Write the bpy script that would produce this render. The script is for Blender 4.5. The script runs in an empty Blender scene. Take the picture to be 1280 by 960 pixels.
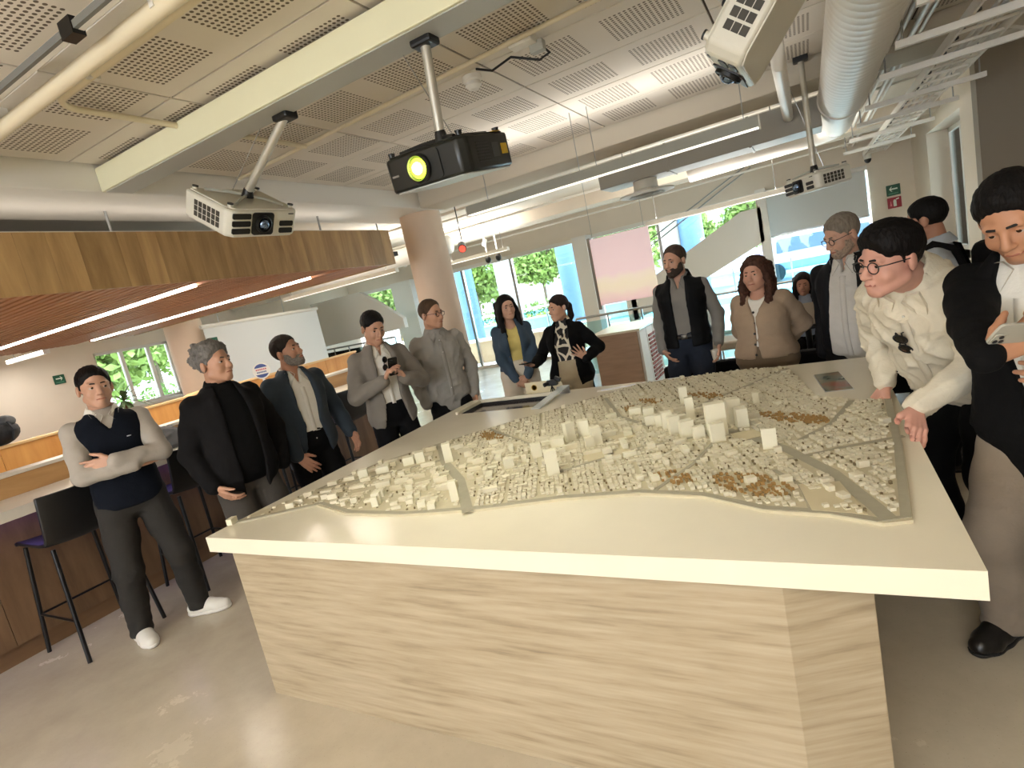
import bpy, math, random
import numpy as np
from mathutils import Matrix, Vector

random.seed(7); np.random.seed(7)
scene = bpy.context.scene
COL = scene.collection

# ------------------------------------------------------------------ camera
cam_data = bpy.data.cameras.new('camera')
cam_data.sensor_fit = 'HORIZONTAL'; cam_data.sensor_width = 36.0
cam_data.lens = 702.0 / 1280.0 * 36.0
cam_data.clip_start = 0.05; cam_data.clip_end = 300
cam = bpy.data.objects.new('camera', cam_data); COL.objects.link(cam)
CR = ((0.866963, 0.107165, 0.486714), (0.452795, 0.238635, -0.859087), (-0.208211, 0.965178, 0.158364))
cam.matrix_world = Matrix(((*CR[0], 0), (*CR[1], 0), (*CR[2], 1.68), (0, 0, 0, 1)))
scene.camera = cam

# ------------------------------------------------------------------ world, sun, exposure
scene.view_settings.view_transform = 'Standard'
scene.view_settings.look = 'None'
scene.view_settings.gamma = 1.0
scene.view_settings.use_curve_mapping = False
scene.view_settings.exposure = 0.34
world = bpy.data.worlds.new('daylight'); scene.world = world; world.use_nodes = True
bg = world.node_tree.nodes['Background']
bg.inputs[0].default_value = (0.86, 0.93, 1.0, 1); bg.inputs[1].default_value = 9.0
sun_d = bpy.data.lights.new('sun', 'SUN'); sun_d.energy = 12.0; sun_d.angle = 0.02; sun_d.color = (1, 0.94, 0.84)
sun = bpy.data.objects.new('sun', sun_d); COL.objects.link(sun)
sun.rotation_euler = Vector((0.25, -0.55, -1.0)).to_track_quat('-Z', 'Y').to_euler()
scene.cycles.max_bounces = 7; scene.cycles.diffuse_bounces = 4; scene.cycles.glossy_bounces = 3
scene.cycles.transparent_max_bounces = 10; scene.cycles.caustics_reflective = False; scene.cycles.caustics_refractive = False
scene.cycles.sample_clamp_indirect = 6.0; scene.cycles.use_denoising = True

def area_light(name, loc, direction, sx, sy, power, color):
    d = bpy.data.lights.new(name, 'AREA'); d.shape = 'RECTANGLE'; d.size = sx; d.size_y = sy; d.energy = power; d.color = color
    o = bpy.data.objects.new(name, d); COL.objects.link(o); o.location = loc
    o.rotation_euler = Vector(direction).to_track_quat('-Z', 'Y').to_euler()
    return o
WARM = (1.0, 0.96, 0.90)
# tubes of the pendant linear fittings and added ceiling fill lamps (the fittings themselves are built below)
area_light('tube_over_table', (-1.48, 4.70, 2.437), (0, 0, -1), 2.4, 0.05, 1.2, WARM)
area_light('tube_near_window', (-1.05, 8.10, 2.157), (0, 0, -1), 1.7, 0.05, 10, WARM)
for q, (lx, ly) in enumerate(((-2.6, -0.9), (0.7, -0.9), (-2.6, -2.9), (0.7, -2.9))):
    area_light('tube_rear', (lx, ly, 2.437), (0, 0, -1), 2.4, 0.05, 13, WARM); area_light('tube_rear_uplight', (lx, ly, 2.535), (0, 0, 1), 2.4, 0.06, 46, WARM)  # unseen rear row lights the fronts; its upward lamps are added ceiling fill
area_light('table_tube_uplight', (-1.48, 4.70, 2.535), (0, 0, 1), 2.4, 0.06, 9, WARM)  # upward fill added above the fitting to brighten the ceiling
area_light('window_tube_uplight', (-1.05, 8.10, 2.235), (0, 0, 1), 1.7, 0.06, 40, WARM)  # added as well, brightens the ceiling near the glazing
area_light('screen_tube_uplight', (-6.9, 7.1, 2.425), (0, 0, 1), 2.5, 0.06, 48, WARM)  # added fill for the ceiling over the hanging screen
area_light('column_tube_uplight', (-5.25, 9.0, 2.465), (0, 0, 1), 1.2, 0.06, 28, WARM)  # added fill for the far ceiling by the column
area_light('left_tube_light', (-10.0, 3.9, 2.197), (0, 0, -1), 1.2, 0.05, 12, WARM)
area_light('canopy_cove_light', (-4.25, 2.0, 2.625), (0, 0, 1), 0.04, 5.6, 2.2, (1.0, 0.88, 0.78))
area_light('canopy_strip_light', (-6.1, 2.85, 2.235), (0, 0, -1), 4.2, 0.04, 30, (1, 0.9, 0.78))
area_light('canopy_strip_light', (-6.4, 4.27, 2.235), (0, 0, -1), 4.2, 0.04, 30, (1, 0.9, 0.78))

# ------------------------------------------------------------------ materials
def lin(c):
    r = []
    for v in c[:3]:
        v = v / 255.0
        r.append(v / 12.92 if v <= 0.04045 else ((v + 0.055) / 1.055) ** 2.4)
    return (*r, 1.0)
MATS = {}
def pmat(name, rgb, rough=0.6, metal=0.0, noise=None, bump=None, emit=None, coat=0.0, rand=0.0, sheen=0.0, stretch=None, spec=0.5):
    """procedural principled material; noise=(scale, amount), bump=(scale, strength), rand = per object value change"""
    if name in MATS: return MATS[name]
    m = bpy.data.materials.new(name); m.use_nodes = True; MATS[name] = m
    nt = m.node_tree; b = nt.nodes['Principled BSDF']
    b.inputs['Base Color'].default_value = lin(rgb); b.inputs['Roughness'].default_value = rough
    b.inputs['Metallic'].default_value = metal; b.inputs['Coat Weight'].default_value = coat
    b.inputs['Sheen Weight'].default_value = sheen; b.inputs['Specular IOR Level'].default_value = spec
    tc = nt.nodes.new('ShaderNodeTexCoord'); src = tc.outputs['Object']
    if stretch:
        mp = nt.nodes.new('ShaderNodeMapping'); mp.inputs['Scale'].default_value = stretch
        nt.links.new(src, mp.inputs['Vector']); src = mp.outputs['Vector']
    col = None
    if noise:
        n = nt.nodes.new('ShaderNodeTexNoise'); n.inputs['Scale'].default_value = noise[0]; n.inputs['Detail'].default_value = 5
        nt.links.new(src, n.inputs['Vector'])
        hs = nt.nodes.new('ShaderNodeHueSaturation'); hs.inputs['Color'].default_value = lin(rgb)
        mr = nt.nodes.new('ShaderNodeMapRange'); mr.inputs[1].default_value = 0.25; mr.inputs[2].default_value = 0.75
        mr.inputs[3].default_value = 1 - noise[1]; mr.inputs[4].default_value = 1 + noise[1]
        nt.links.new(n.outputs['Fac'], mr.inputs[0]); nt.links.new(mr.outputs[0], hs.inputs['Value'])
        nt.links.new(hs.outputs[0], b.inputs['Base Color']); col = hs
    if rand:
        oi = nt.nodes.new('ShaderNodeObjectInfo'); h2 = nt.nodes.new('ShaderNodeHueSaturation')
        mr = nt.nodes.new('ShaderNodeMapRange'); mr.inputs[3].default_value = 1 - rand; mr.inputs[4].default_value = 1 + rand
        nt.links.new(oi.outputs['Random'], mr.inputs[0]); nt.links.new(mr.outputs[0], h2.inputs['Value'])
        if col: nt.links.new(col.outputs[0], h2.inputs['Color'])
        else: h2.inputs['Color'].default_value = lin(rgb)
        nt.links.new(h2.outputs[0], b.inputs['Base Color'])
    if bump:
        n = nt.nodes.new('ShaderNodeTexNoise'); n.inputs['Scale'].default_value = bump[0]; n.inputs['Detail'].default_value = 4
        nt.links.new(src, n.inputs['Vector'])
        bp = nt.nodes.new('ShaderNodeBump'); bp.inputs['Strength'].default_value = bump[1]; bp.inputs['Distance'].default_value = 0.01
        nt.links.new(n.outputs['Fac'], bp.inputs['Height']); nt.links.new(bp.outputs[0], b.inputs['Normal'])
    if emit:
        b.inputs['Emission Color'].default_value = lin(emit[0]); b.inputs['Emission Strength'].default_value = emit[1]
    return m

def wood_mat(name, dark, light, axis_scale, rough=0.45, rand=0.15):
    if name in MATS: return MATS[name]
    m = bpy.data.materials.new(name); m.use_nodes = True; MATS[name] = m
    nt = m.node_tree; b = nt.nodes['Principled BSDF']; b.inputs['Roughness'].default_value = rough
    tc = nt.nodes.new('ShaderNodeTexCoord'); mp = nt.nodes.new('ShaderNodeMapping'); mp.inputs['Scale'].default_value = axis_scale
    oi = nt.nodes.new('ShaderNodeObjectInfo'); ad = nt.nodes.new('ShaderNodeVectorMath'); ad.operation = 'ADD'
    sc_ = nt.nodes.new('ShaderNodeVectorMath'); sc_.operation = 'SCALE'; sc_.inputs['Scale'].default_value = 30
    nt.links.new(oi.outputs['Random'], sc_.inputs[0]); nt.links.new(tc.outputs['Object'], mp.inputs['Vector'])
    nt.links.new(mp.outputs[0], ad.inputs[0]); nt.links.new(sc_.outputs[0], ad.inputs[1])
    n = nt.nodes.new('ShaderNodeTexNoise'); n.inputs['Scale'].default_value = 1.0; n.inputs['Detail'].default_value = 8; n.inputs['Roughness'].default_value = 0.62; n.inputs['Distortion'].default_value = 0.4
    nt.links.new(ad.outputs[0], n.inputs['Vector'])
    cr = nt.nodes.new('ShaderNodeValToRGB'); cr.color_ramp.elements[0].position = 0.3; cr.color_ramp.elements[1].position = 0.7
    cr.color_ramp.elements[0].color = lin(dark); cr.color_ramp.elements[1].color = lin(light)
    nt.links.new(n.outputs['Fac'], cr.inputs[0])
    h2 = nt.nodes.new('ShaderNodeHueSaturation'); mr = nt.nodes.new('ShaderNodeMapRange'); mr.inputs[3].default_value = 1 - rand; mr.inputs[4].default_value = 1 + rand
    nt.links.new(oi.outputs['Random'], mr.inputs[0]); nt.links.new(mr.outputs[0], h2.inputs['Value']); nt.links.new(cr.outputs[0], h2.inputs['Color'])
    nt.links.new(h2.outputs[0], b.inputs['Base Color'])
    bp = nt.nodes.new('ShaderNodeBump'); bp.inputs['Strength'].default_value = 0.08; bp.inputs['Distance'].default_value = 0.004
    nt.links.new(n.outputs['Fac'], bp.inputs['Height']); nt.links.new(bp.outputs[0], b.inputs['Normal'])
    return m

def glass_mat(name, tint, gloss=0.12):
    if name in MATS: return MATS[name]
    m = bpy.data.materials.new(name); m.use_nodes = True; MATS[name] = m
    nt = m.node_tree; nt.nodes.remove(nt.nodes['Principled BSDF']); out = nt.nodes['Material Output']
    t = nt.nodes.new('ShaderNodeBsdfTransparent'); t.inputs[0].default_value = (*tint, 1)
    g = nt.nodes.new('ShaderNodeBsdfGlossy'); g.inputs['Roughness'].default_value = 0.03
    fr = nt.nodes.new('ShaderNodeFresnel'); fr.inputs[0].default_value = 1.45
    mx = nt.nodes.new('ShaderNodeMixShader')
    nt.links.new(fr.outputs[0], mx.inputs[0]); nt.links.new(t.outputs[0], mx.inputs[1]); nt.links.new(g.outputs[0], mx.inputs[2]); nt.links.new(mx.outputs[0], out.inputs[0])
    return m

# ------------------------------------------------------------------ mesh builder
WM = {}
class MB:
    def __init__(s): s.v = []; s.f = []; s.mi = []; s.cur = 0
    def add(s, vs, fs):
        o = len(s.v); s.v.extend([tuple(map(float, p)) for p in vs]); s.f.extend([tuple(i + o for i in f) for f in fs]); s.mi.extend([s.cur] * len(fs)); return s
    def box(s, x0, x1, y0, y1, z0, z1):
        vs = [(x, y, z) for z in (z0, z1) for y in (y0, y1) for x in (x0, x1)]
        return s.add(vs, [(0, 2, 3, 1), (4, 5, 7, 6), (0, 1, 5, 4), (2, 6, 7, 3), (0, 4, 6, 2), (1, 3, 7, 5)])
    def obox(s, c, size, M=None):
        """box centred at c, size, oriented by 3x3 matrix M (columns = axes)"""
        M = M or Matrix.Identity(3); c = Vector(c); hx, hy, hz = (q / 2 for q in size)
        vs = [c + M @ Vector((x, y, z)) for z in (-hz, hz) for y in (-hy, hy) for x in (-hx, hx)]
        return s.add(vs, [(0, 2, 3, 1), (4, 5, 7, 6), (0, 1, 5, 4), (2, 6, 7, 3), (0, 4, 6, 2), (1, 3, 7, 5)])
    def tube(s, p0, p1, r, n=14, r2=None, cap=True):
        p0 = Vector(p0); p1 = Vector(p1); d = (p1 - p0).normalized(); r2 = r if r2 is None else r2
        a = d.orthogonal().normalized(); b = d.cross(a)
        vs = []
        for p, rr in ((p0, r), (p1, r2)):
            for i in range(n):
                t = 2 * math.pi * i / n; vs.append(p + (a * math.cos(t) + b * math.sin(t)) * rr)
        fs = [(i, (i + 1) % n, n + (i + 1) % n, n + i) for i in range(n)]
        if cap: fs += [tuple(range(n - 1, -1, -1)), tuple(range(n, 2 * n))]
        return s.add(vs, fs)
    def path(s, pts, r, n=10, closed=False):
        pts = [Vector(p) for p in pts]; N = len(pts); rs = r if isinstance(r, (list, tuple)) else [r] * N
        vs = []; a = None
        for i, p in enumerate(pts):
            if closed: d = (pts[(i + 1) % N] - pts[i - 1]).normalized()
            else: d = (pts[min(i + 1, N - 1)] - pts[max(i - 1, 0)]).normalized()
            a = d.orthogonal() if a is None else a - d * a.dot(d)
            a.normalize(); b = d.cross(a)
            for k in range(n):
                t = 2 * math.pi * k / n; vs.append(p + (a * math.cos(t) + b * math.sin(t)) * rs[i])
        fs = []
        for i in range(N if closed else N - 1):
            j = (i + 1) % N
            fs += [(i * n + k, i * n + (k + 1) % n, j * n + (k + 1) % n, j * n + k) for k in range(n)]
        if not closed: fs += [tuple(range(n - 1, -1, -1)), tuple(range((N - 1) * n, N * n))]
        return s.add(vs, fs)
    def lathe(s, prof, c=(0, 0, 0), n=28, axis=(0, 0, 1)):
        d = Vector(axis).normalized(); a = d.orthogonal().normalized(); b = d.cross(a); c = Vector(c); vs = []; m = len(prof)
        for r, h in prof:
            for k in range(n):
                t = 2 * math.pi * k / n; vs.append(c + d * h + (a * math.cos(t) + b * math.sin(t)) * max(r, 1e-4))
        fs = [(i * n + k, i * n + (k + 1) % n, (i + 1) * n + (k + 1) % n, (i + 1) * n + k) for i in range(m - 1) for k in range(n)]
        fs += [tuple(range(n - 1, -1, -1)), tuple(range((m - 1) * n, m * n))]
        return s.add(vs, fs)
    def prism(s, poly, w0, w1, fn):
        """polygon in (u,v) extruded along w; fn(u,v,w) -> xyz"""
        n = len(poly); vs = [fn(u, v, w0) for u, v in poly] + [fn(u, v, w1) for u, v in poly]
        fs = [tuple(range(n - 1, -1, -1)), tuple(range(n, 2 * n))] + [(i, (i + 1) % n, n + (i + 1) % n, n + i) for i in range(n)]
        return s.add(vs, fs)
    def ell(s, c, r, n=16, m=10, M=None):
        c = Vector(c); vs = []; M = M or Matrix.Identity(3)
        for i in range(m + 1):
            ph = math.pi * i / m
            for k in range(n):
                t = 2 * math.pi * k / n
                vs.append(c + M @ Vector((r[0] * math.sin(ph) * math.cos(t), r[1] * math.sin(ph) * math.sin(t), r[2] * math.cos(ph))))
        fs = [(i * n + k, (i + 1) * n + k, (i + 1) * n + (k + 1) % n, i * n + (k + 1) % n) for i in range(m) for k in range(n)]
        return s.add(vs, fs)
    def build(s, name, mat, parent=None, bevel=0.0, smooth=False, origin=None, props=None):
        me = bpy.data.meshes.new(name)
        V = np.array(s.v, dtype=float)
        if parent is not None: M = WM[parent.name]
        else:
            if origin is None:
                lo = V.min(0); hi = V.max(0); origin = ((lo[0] + hi[0]) / 2, (lo[1] + hi[1]) / 2, lo[2])
            M = Matrix.Translation(origin)
        Mi = np.array(M.inverted()); V = V @ Mi[:3, :3].T + Mi[:3, 3]
        me.from_pydata(V.tolist(), [], s.f); me.validate()
        mats = mat if isinstance(mat, (list, tuple)) else [mat]
        for q in mats: me.materials.append(q)
        if len(mats) > 1 and len(me.polygons) == len(s.mi): me.polygons.foreach_set('material_index', s.mi)
        if smooth: me.polygons.foreach_set('use_smooth', [True] * len(me.polygons))
        me.update()
        o = bpy.data.objects.new(name, me); COL.objects.link(o)
        if parent is not None: o.parent = parent; WM[o.name] = M
        else: o.location = origin; WM[o.name] = M
        if bevel:
            b = o.modifiers.new('bevel', 'BEVEL'); b.width = bevel; b.segments = 2; b.limit_method = 'ANGLE'; b.angle_limit = 0.6
        if smooth and smooth != 'all':
            try: me.set_sharp_from_angle(angle=0.7)
            except Exception: pass
        return o

def thing(name, label, cat, loc, rz=0.0, group=None):
    o = bpy.data.objects.new(name, None); COL.objects.link(o); o.location = loc; o.rotation_euler = (0, 0, rz)
    o.empty_display_size = 0.1
    WM[o.name] = Matrix.Translation(loc) @ Matrix.Rotation(rz, 4, 'Z')
    o['label'] = label; o['category'] = cat
    if group: o['group'] = group
    return o
def tag(o, label, cat, group=None, kind=None):
    o['label'] = label; o['category'] = cat
    if group: o['group'] = group
    if kind: o['kind'] = kind
    return o
def struct(o, label=None):
    o['kind'] = 'structure'
    if label: o['label'] = label
    return o
def copy_part(o, parent, loc):
    c = o.copy(); COL.objects.link(c); c.parent = parent; c.location = loc; WM[c.name] = WM[parent.name]
    return c
def copy_tree(src, loc, rz, label, group=None):
    def rec(o, par):
        c = o.copy(); COL.objects.link(c); c.parent = par
        for ch in list(o.children): rec(ch, c)
        return c
    r = rec(src, None); r.location = loc; r.rotation_euler = (0, 0, rz); r['label'] = label
    if group: r['group'] = group
    WM[r.name] = Matrix.Translation(loc) @ Matrix.Rotation(rz, 4, 'Z')
    return r

M_wall = pmat('warm_plaster', (228, 216, 199), 0.85, noise=(3, 0.03))
M_ceil = pmat('ceiling_paint', (226, 219, 207), 0.85, noise=(4, 0.03))
M_slab = pmat('dark_ceiling_void', (92, 80, 66), 0.9)
M_white = pmat('white_paint', (232, 228, 220), 0.6)
M_cream = pmat('cream_beam_paint', (233, 229, 196), 0.55, noise=(6, 0.02))
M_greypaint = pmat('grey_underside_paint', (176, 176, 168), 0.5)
M_pier = pmat('grey_pier_paint', (150, 140, 126), 0.85)  # on the pier wall, backlit shade is put into this grey
M_black = pmat('black_plastic', (18, 18, 19), 0.4)
M_blackm = pmat('black_steel', (16, 16, 17), 0.35, metal=0.3)
M_steel = pmat('brushed_steel', (170, 170, 168), 0.3, metal=1.0)
M_lamp = pmat('lit_diffuser', (255, 250, 240), 0.4, emit=((255, 246, 230), 6.0))
M_glass = glass_mat('window_glass', (0.86, 0.95, 0.97))
M_rail = glass_mat('railing_glass', (0.72, 0.9, 0.93))

# perforated ceiling tile: two square fields of small round holes
def perf_mat():
    m = bpy.data.materials.new('perforated_tile'); m.use_nodes = True; nt = m.node_tree; b = nt.nodes['Principled BSDF']
    b.inputs['Roughness'].default_value = 0.85
    tc = nt.nodes.new('ShaderNodeTexCoord'); sp = nt.nodes.new('ShaderNodeSeparateXYZ'); nt.links.new(tc.outputs['Object'], sp.inputs[0])
    def mt(op, a, b_=None):
        n = nt.nodes.new('ShaderNodeMath'); n.operation = op
        for i, q in enumerate((a, b_)):
            if q is None: continue
            if isinstance(q, (int, float)): n.inputs[i].default_value = q
            else: nt.links.new(q, n.inputs[i])
        return n.outputs[0]
    x, y = sp.outputs[0], sp.outputs[1]
    def between(v, lo, hi): return mt('MULTIPLY', mt('GREATER_THAN', v, lo), mt('LESS_THAN', v, hi))
    P = 0.027
    inx = mt('ADD', between(x, 4 * P + 0.004, 19 * P + 0.004), between(x, 25 * P + 0.004, 40 * P + 0.004))
    field = mt('MULTIPLY', inx, between(y, 4 * P - 0.01, 18 * P - 0.01))
    fx = mt('SUBTRACT', mt('FRACT', mt('DIVIDE', mt('SUBTRACT', x, 0.004), P)), 0.5)
    fy = mt('SUBTRACT', mt('FRACT', mt('DIVIDE', mt('ADD', y, 0.01), P)), 0.5)
    d = mt('SQRT', mt('ADD', mt('MULTIPLY', fx, fx), mt('MULTIPLY', fy, fy)))
    hole = mt('MULTIPLY', mt('LESS_THAN', d, 0.31), field)
    mx = nt.nodes.new('ShaderNodeMix'); mx.data_type = 'RGBA'
    nt.links.new(hole, mx.inputs[0]); mx.inputs[6].default_value = lin((224, 216, 204)); mx.inputs[7].default_value = lin((104, 92, 78))
    nt.links.new(mx.outputs[2], b.inputs['Base Color'])
    return m
M_perf = perf_mat()

# ------------------------------------------------------------------ floor
def floor_mat():
    m = bpy.data.materials.new('polished_floor'); m.use_nodes = True; nt = m.node_tree; b = nt.nodes['Principled BSDF']
    tc = nt.nodes.new('ShaderNodeTexCoord')
    n = nt.nodes.new('ShaderNodeTexNoise'); n.inputs['Scale'].default_value = 1.6; n.inputs['Detail'].default_value = 8; n.inputs['Roughness'].default_value = 0.7
    nt.links.new(tc.outputs['Object'], n.inputs['Vector'])
    cr = nt.nodes.new('ShaderNodeValToRGB'); cr.color_ramp.elements[0].position = 0.3; cr.color_ramp.elements[1].position = 0.75
    cr.color_ramp.elements[0].color = lin((176, 165, 146)); cr.color_ramp.elements[1].color = lin((200, 190, 170))
    nt.links.new(n.outputs['Fac'], cr.inputs[0])
    v = nt.nodes.new('ShaderNodeTexVoronoi'); v.inputs['Scale'].default_value = 60
    nt.links.new(tc.outputs['Object'], v.inputs['Vector'])
    lt = nt.nodes.new('ShaderNodeMath'); lt.operation = 'LESS_THAN'; lt.inputs[1].default_value = 0.09; nt.links.new(v.outputs['Distance'], lt.inputs[0])
    ml = nt.nodes.new('ShaderNodeMath'); ml.operation = 'MULTIPLY'; ml.inputs[1].default_value = 0.35; nt.links.new(lt.outputs[0], ml.inputs[0])
    mx = nt.nodes.new('ShaderNodeMix'); mx.data_type = 'RGBA'; nt.links.new(ml.outputs[0], mx.inputs[0]); nt.links.new(cr.outputs[0], mx.inputs[6]); mx.inputs[7].default_value = lin((120, 105, 88))
    nt.links.new(mx.outputs[2], b.inputs['Base Color'])
    rr = nt.nodes.new('ShaderNodeMapRange'); rr.inputs[3].default_value = 0.16; rr.inputs[4].default_value = 0.34; nt.links.new(n.outputs['Fac'], rr.inputs[0]); nt.links.new(rr.outputs[0], b.inputs['Roughness'])
    return m
M_floor = floor_mat()
struct(MB().box(-12, 6, -5, 11.9, -0.1, 0).build('floor', M_floor), 'polished cream concrete floor')

# ------------------------------------------------------------------ walls
FW = 11.7
struct(MB().box(0.97, 1.9, FW, FW + 0.2, 0, 3.02).build('wall_far', M_wall))
struct(MB().box(-12, 0.97, FW - 0.02, FW + 0.2, 2.5, 3.02).build('wall_header', M_wall))
wr = MB()
WY0, WY1, WZ0, WZ1 = 8.35, 10.4, 0.95, 2.62      # window recess in the right wall
wr.box(1.6, 1.95, 7.8, WY0, 0, 3.02); wr.box(1.6, 1.95, WY1, FW, 0, 3.02); wr.box(1.6, 1.95, WY0, WY1, 0, WZ0); wr.box(1.6, 1.95, WY0, WY1, WZ1, 3.02)
struct(wr.build('wall_right', M_wall))
wn = MB(); wn.box(1.85, 1.9, WY0, WY0 + 0.06, WZ0, WZ1); wn.box(1.85, 1.9, WY1 - 0.06, WY1, WZ0, WZ1); wn.box(1.85, 1.9, WY0, WY1, WZ0, WZ0 + 0.06); wn.box(1.85, 1.9, WY0, WY1, WZ1 - 0.06, WZ1)
wo = struct(wn.build('window_1', M_white))
for k in range(1, 3):
    yy = WY0 + (WY1 - WY0) * k / 3; MB().box(1.85, 1.9, yy - 0.025, yy + 0.025, WZ0 + 0.06, WZ1 - 0.06).build('mullion', M_white, wo)
MB().box(1.87, 1.88, WY0 + 0.06, WY1 - 0.06, WZ0 + 0.06, WZ1 - 0.06).build('pane', M_glass, wo)
MB().box(1.52, 1.84, WY0 - 0.05, WY1 + 0.05, WZ0 - 0.03, WZ0).build('window_sill', M_white, wo, bevel=0.005)
struct(MB().box(1.6, 6.2, 7.6, 7.8, 0, 3.02).build('wall_pier', M_pier))  # backlit wall face, its shade painted in by the darker grey
struct(MB().box(6.0, 6.2, -5, 7.6, 0, 3.02).build('wall_east', M_wall))
# rear wall with a wide window band (behind the viewpoint, daylight enters here as well)
wb = MB(); wb.box(-12, -4.5, -5.2, -5, 0, 3.02); wb.box(.8, 6.2, -5.2, -5, 0, 3.02); wb.box(-4.5, .8, -5.2, -5, 0, 0.8); wb.box(-4.5, .8, -5.2, -5, 2.3, 3.02)
struct(wb.build('wall_rear', M_wall))
# left wall with window
LX = -11.0; LY0, LY1, LZ0, LZ1 = 5.2, 6.56, 1.1, 2.16
wl = MB(); wl.box(LX - 0.2, LX, -5, LY0, 0, 3.02); wl.box(LX - 0.2, LX, LY1, FW, 0, 3.02); wl.box(LX - 0.2, LX, LY0, LY1, 0, LZ0); wl.box(LX - 0.2, LX, LY0, LY1, LZ1, 3.02)
struct(wl.build('wall_left', M_wall))
w2 = MB()
for y0, y1, z0, z1 in ((LY0, LY1, LZ0, LZ0 + .05), (LY0, LY1, LZ1 - .05, LZ1), (LY0, LY0 + .05, LZ0, LZ1), (LY1 - .05, LY1, LZ0, LZ1)): w2.box(LX - .12, LX - .06, y0, y1, z0, z1)
w2o = struct(w2.build('window_2', M_white))
for yy in (LY0 + 0.48, LY0 + 0.96): MB().box(LX - .12, LX - .06, yy - .03, yy + .03, LZ0 + .05, LZ1 - .05).build('mullion', M_white, w2o)
MB().box(LX - .1, LX - .09, LY0 + .05, LY1 - .05, LZ0 + .05, LZ1 - .05).build('pane', M_glass, w2o)
MB().box(LX - .05, LX + .1, LY0 - .05, LY1 + .05, LZ0 - .04, LZ0).build('window_sill', M_white, w2o)

# far glazing: posts, mullions and panes of the window wall
gz = MB(); gz.box(-11, 0.97, FW, FW + 0.08, 2.42, 2.5); gz.box(-11, 0.97, FW, FW + 0.08, 0.0, 0.06)
gl = struct(gz.build('window_3', M_white))
for xa, xb in ((-9.28, -8.66), (-4.32, -4.0)):
    struct(MB().box(xa, xb, FW - 0.35, FW + 0.1, 0, 2.5).build('wall_post', M_white))
for xm in (-7.35, -6.0, -2.6, -0.75): MB().box(xm - .03, xm + .03, FW, FW + .08, 0.06, 2.42).build('mullion', M_steel, gl)
for xa, xb in ((-10.9, -9.3), (-8.64, -7.4), (-7.3, -6.05), (-5.95, -4.34), (-3.98, -2.65), (-2.55, -0.8), (-0.7, 0.95)):
    MB().box(xa, xb, FW + .03, FW + .045, 0.06, 2.42).build('pane', M_glass, gl)
# white roller shade hanging in the right bay
rs = thing('roller_shade', 'white roller shade half lowered over the far right glazing', 'shade', (0.13, FW - 0.06, 1.65))
MB().box(-0.70, 0.93, FW - 0.055, FW - 0.045, 1.68, 2.47).build('cloth', pmat('shade_cloth', (222, 226, 226), 0.8), rs)
MB().box(-0.70, 0.93, FW - 0.062, FW - 0.038, 1.65, 1.68).build('bottom_bar', M_steel, rs)
MB().tube((-0.70, FW - 0.06, 2.455), (0.93, FW - 0.06, 2.455), 0.035).build('roll', M_white, rs)
# ------------------------------------------------------------------ ceiling, beams, columns
ceil = struct(MB().box(-12, 6.2, -5.2, 11.9, 3.02, 3.12).build('ceiling', M_ceil), 'pale ceiling with perforated acoustic tiles')
void = MB().box(-3.86, 2.04, 0.27, 5.57, 3.012, 3.02).build('tile_void', M_slab, ceil)
TX = [-3.85, -2.755, -1.56, -0.365, 0.83, 2.025]; TY = [0.275 + 0.585 * k for k in range(10)]
tile_me = {}
for i in range(len(TX) - 1):
    for j in range(len(TY) - 1):
        w = TX[i + 1] - TX[i] - 0.012; h = 0.585 - 0.010
        key = round(w, 3)
        if key not in tile_me:
            o = MB().box(0, w, 0, h, -0.012, 0).build('ceiling_tile', M_perf, ceil, bevel=0.003); o.data.transform(Matrix.Translation(ceil.location)); tile_me[key] = o
        else:
            o = tile_me[key].copy(); COL.objects.link(o); o.parent = ceil
        # every tile keeps its own corner as origin so the hole fields follow the tile
        o.location = Vector((TX[i] + 0.006 + (0 if i else -0.0), TY[j] + 0.005, 3.012)) - Vector(ceil.location)
struct(MB().box(-4.57, -3.86, -5, 6.1, 2.83, 3.02).build('ceiling_beam', M_white, bevel=0.01), 'deep downstand beam above the timber canopy')
struct(MB().box(-3.86, 1.6, 5.58, 6.1, 2.83, 3.02).build('ceiling_beam', pmat('beam_paint', (206, 196, 178), 0.8), bevel=0.01), 'downstand beam crossing behind the table')
struct(MB().box(-11, 1.6, 9.3, 9.7, 2.8, 3.02).build('ceiling_beam', M_wall, bevel=0.01), 'beam close to the far glazing')
M_col = pmat('column_plaster', (228, 206, 184), 0.7, noise=(5, 0.02))
struct(MB().lathe([(0.25, 0), (0.25, 2.83)], (-4.13, 5.92, 0), 40).build('column_1', M_col, smooth=True), 'round plastered column behind the grey shirted man')
struct(MB().lathe([(0.29, 0), (0.29, 3.02)], (-9.4, 5.9, 0), 36).build('column_2', M_col, smooth=True), 'round peach column beside the left window')

# ------------------------------------------------------------------ suspended cream beam carrying the projectors
bm = thing('projector_beam', 'cream boxed steel beam fixed across the ceiling carrying the projectors', 'beam', (-1.2, 2.26, 2.83))
MB().box(-3.855, 1.7, 2.17, 2.36, 2.831, 2.975).build('beam_box', M_cream, bm, bevel=0.004)
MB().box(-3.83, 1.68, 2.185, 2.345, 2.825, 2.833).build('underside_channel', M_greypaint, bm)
for bx in (-3.2, -0.8, 1.1): MB().box(bx - .04, bx + .04, 2.22, 2.31, 2.975, 3.0).build('fixing_block', M_steel, bm)

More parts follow.
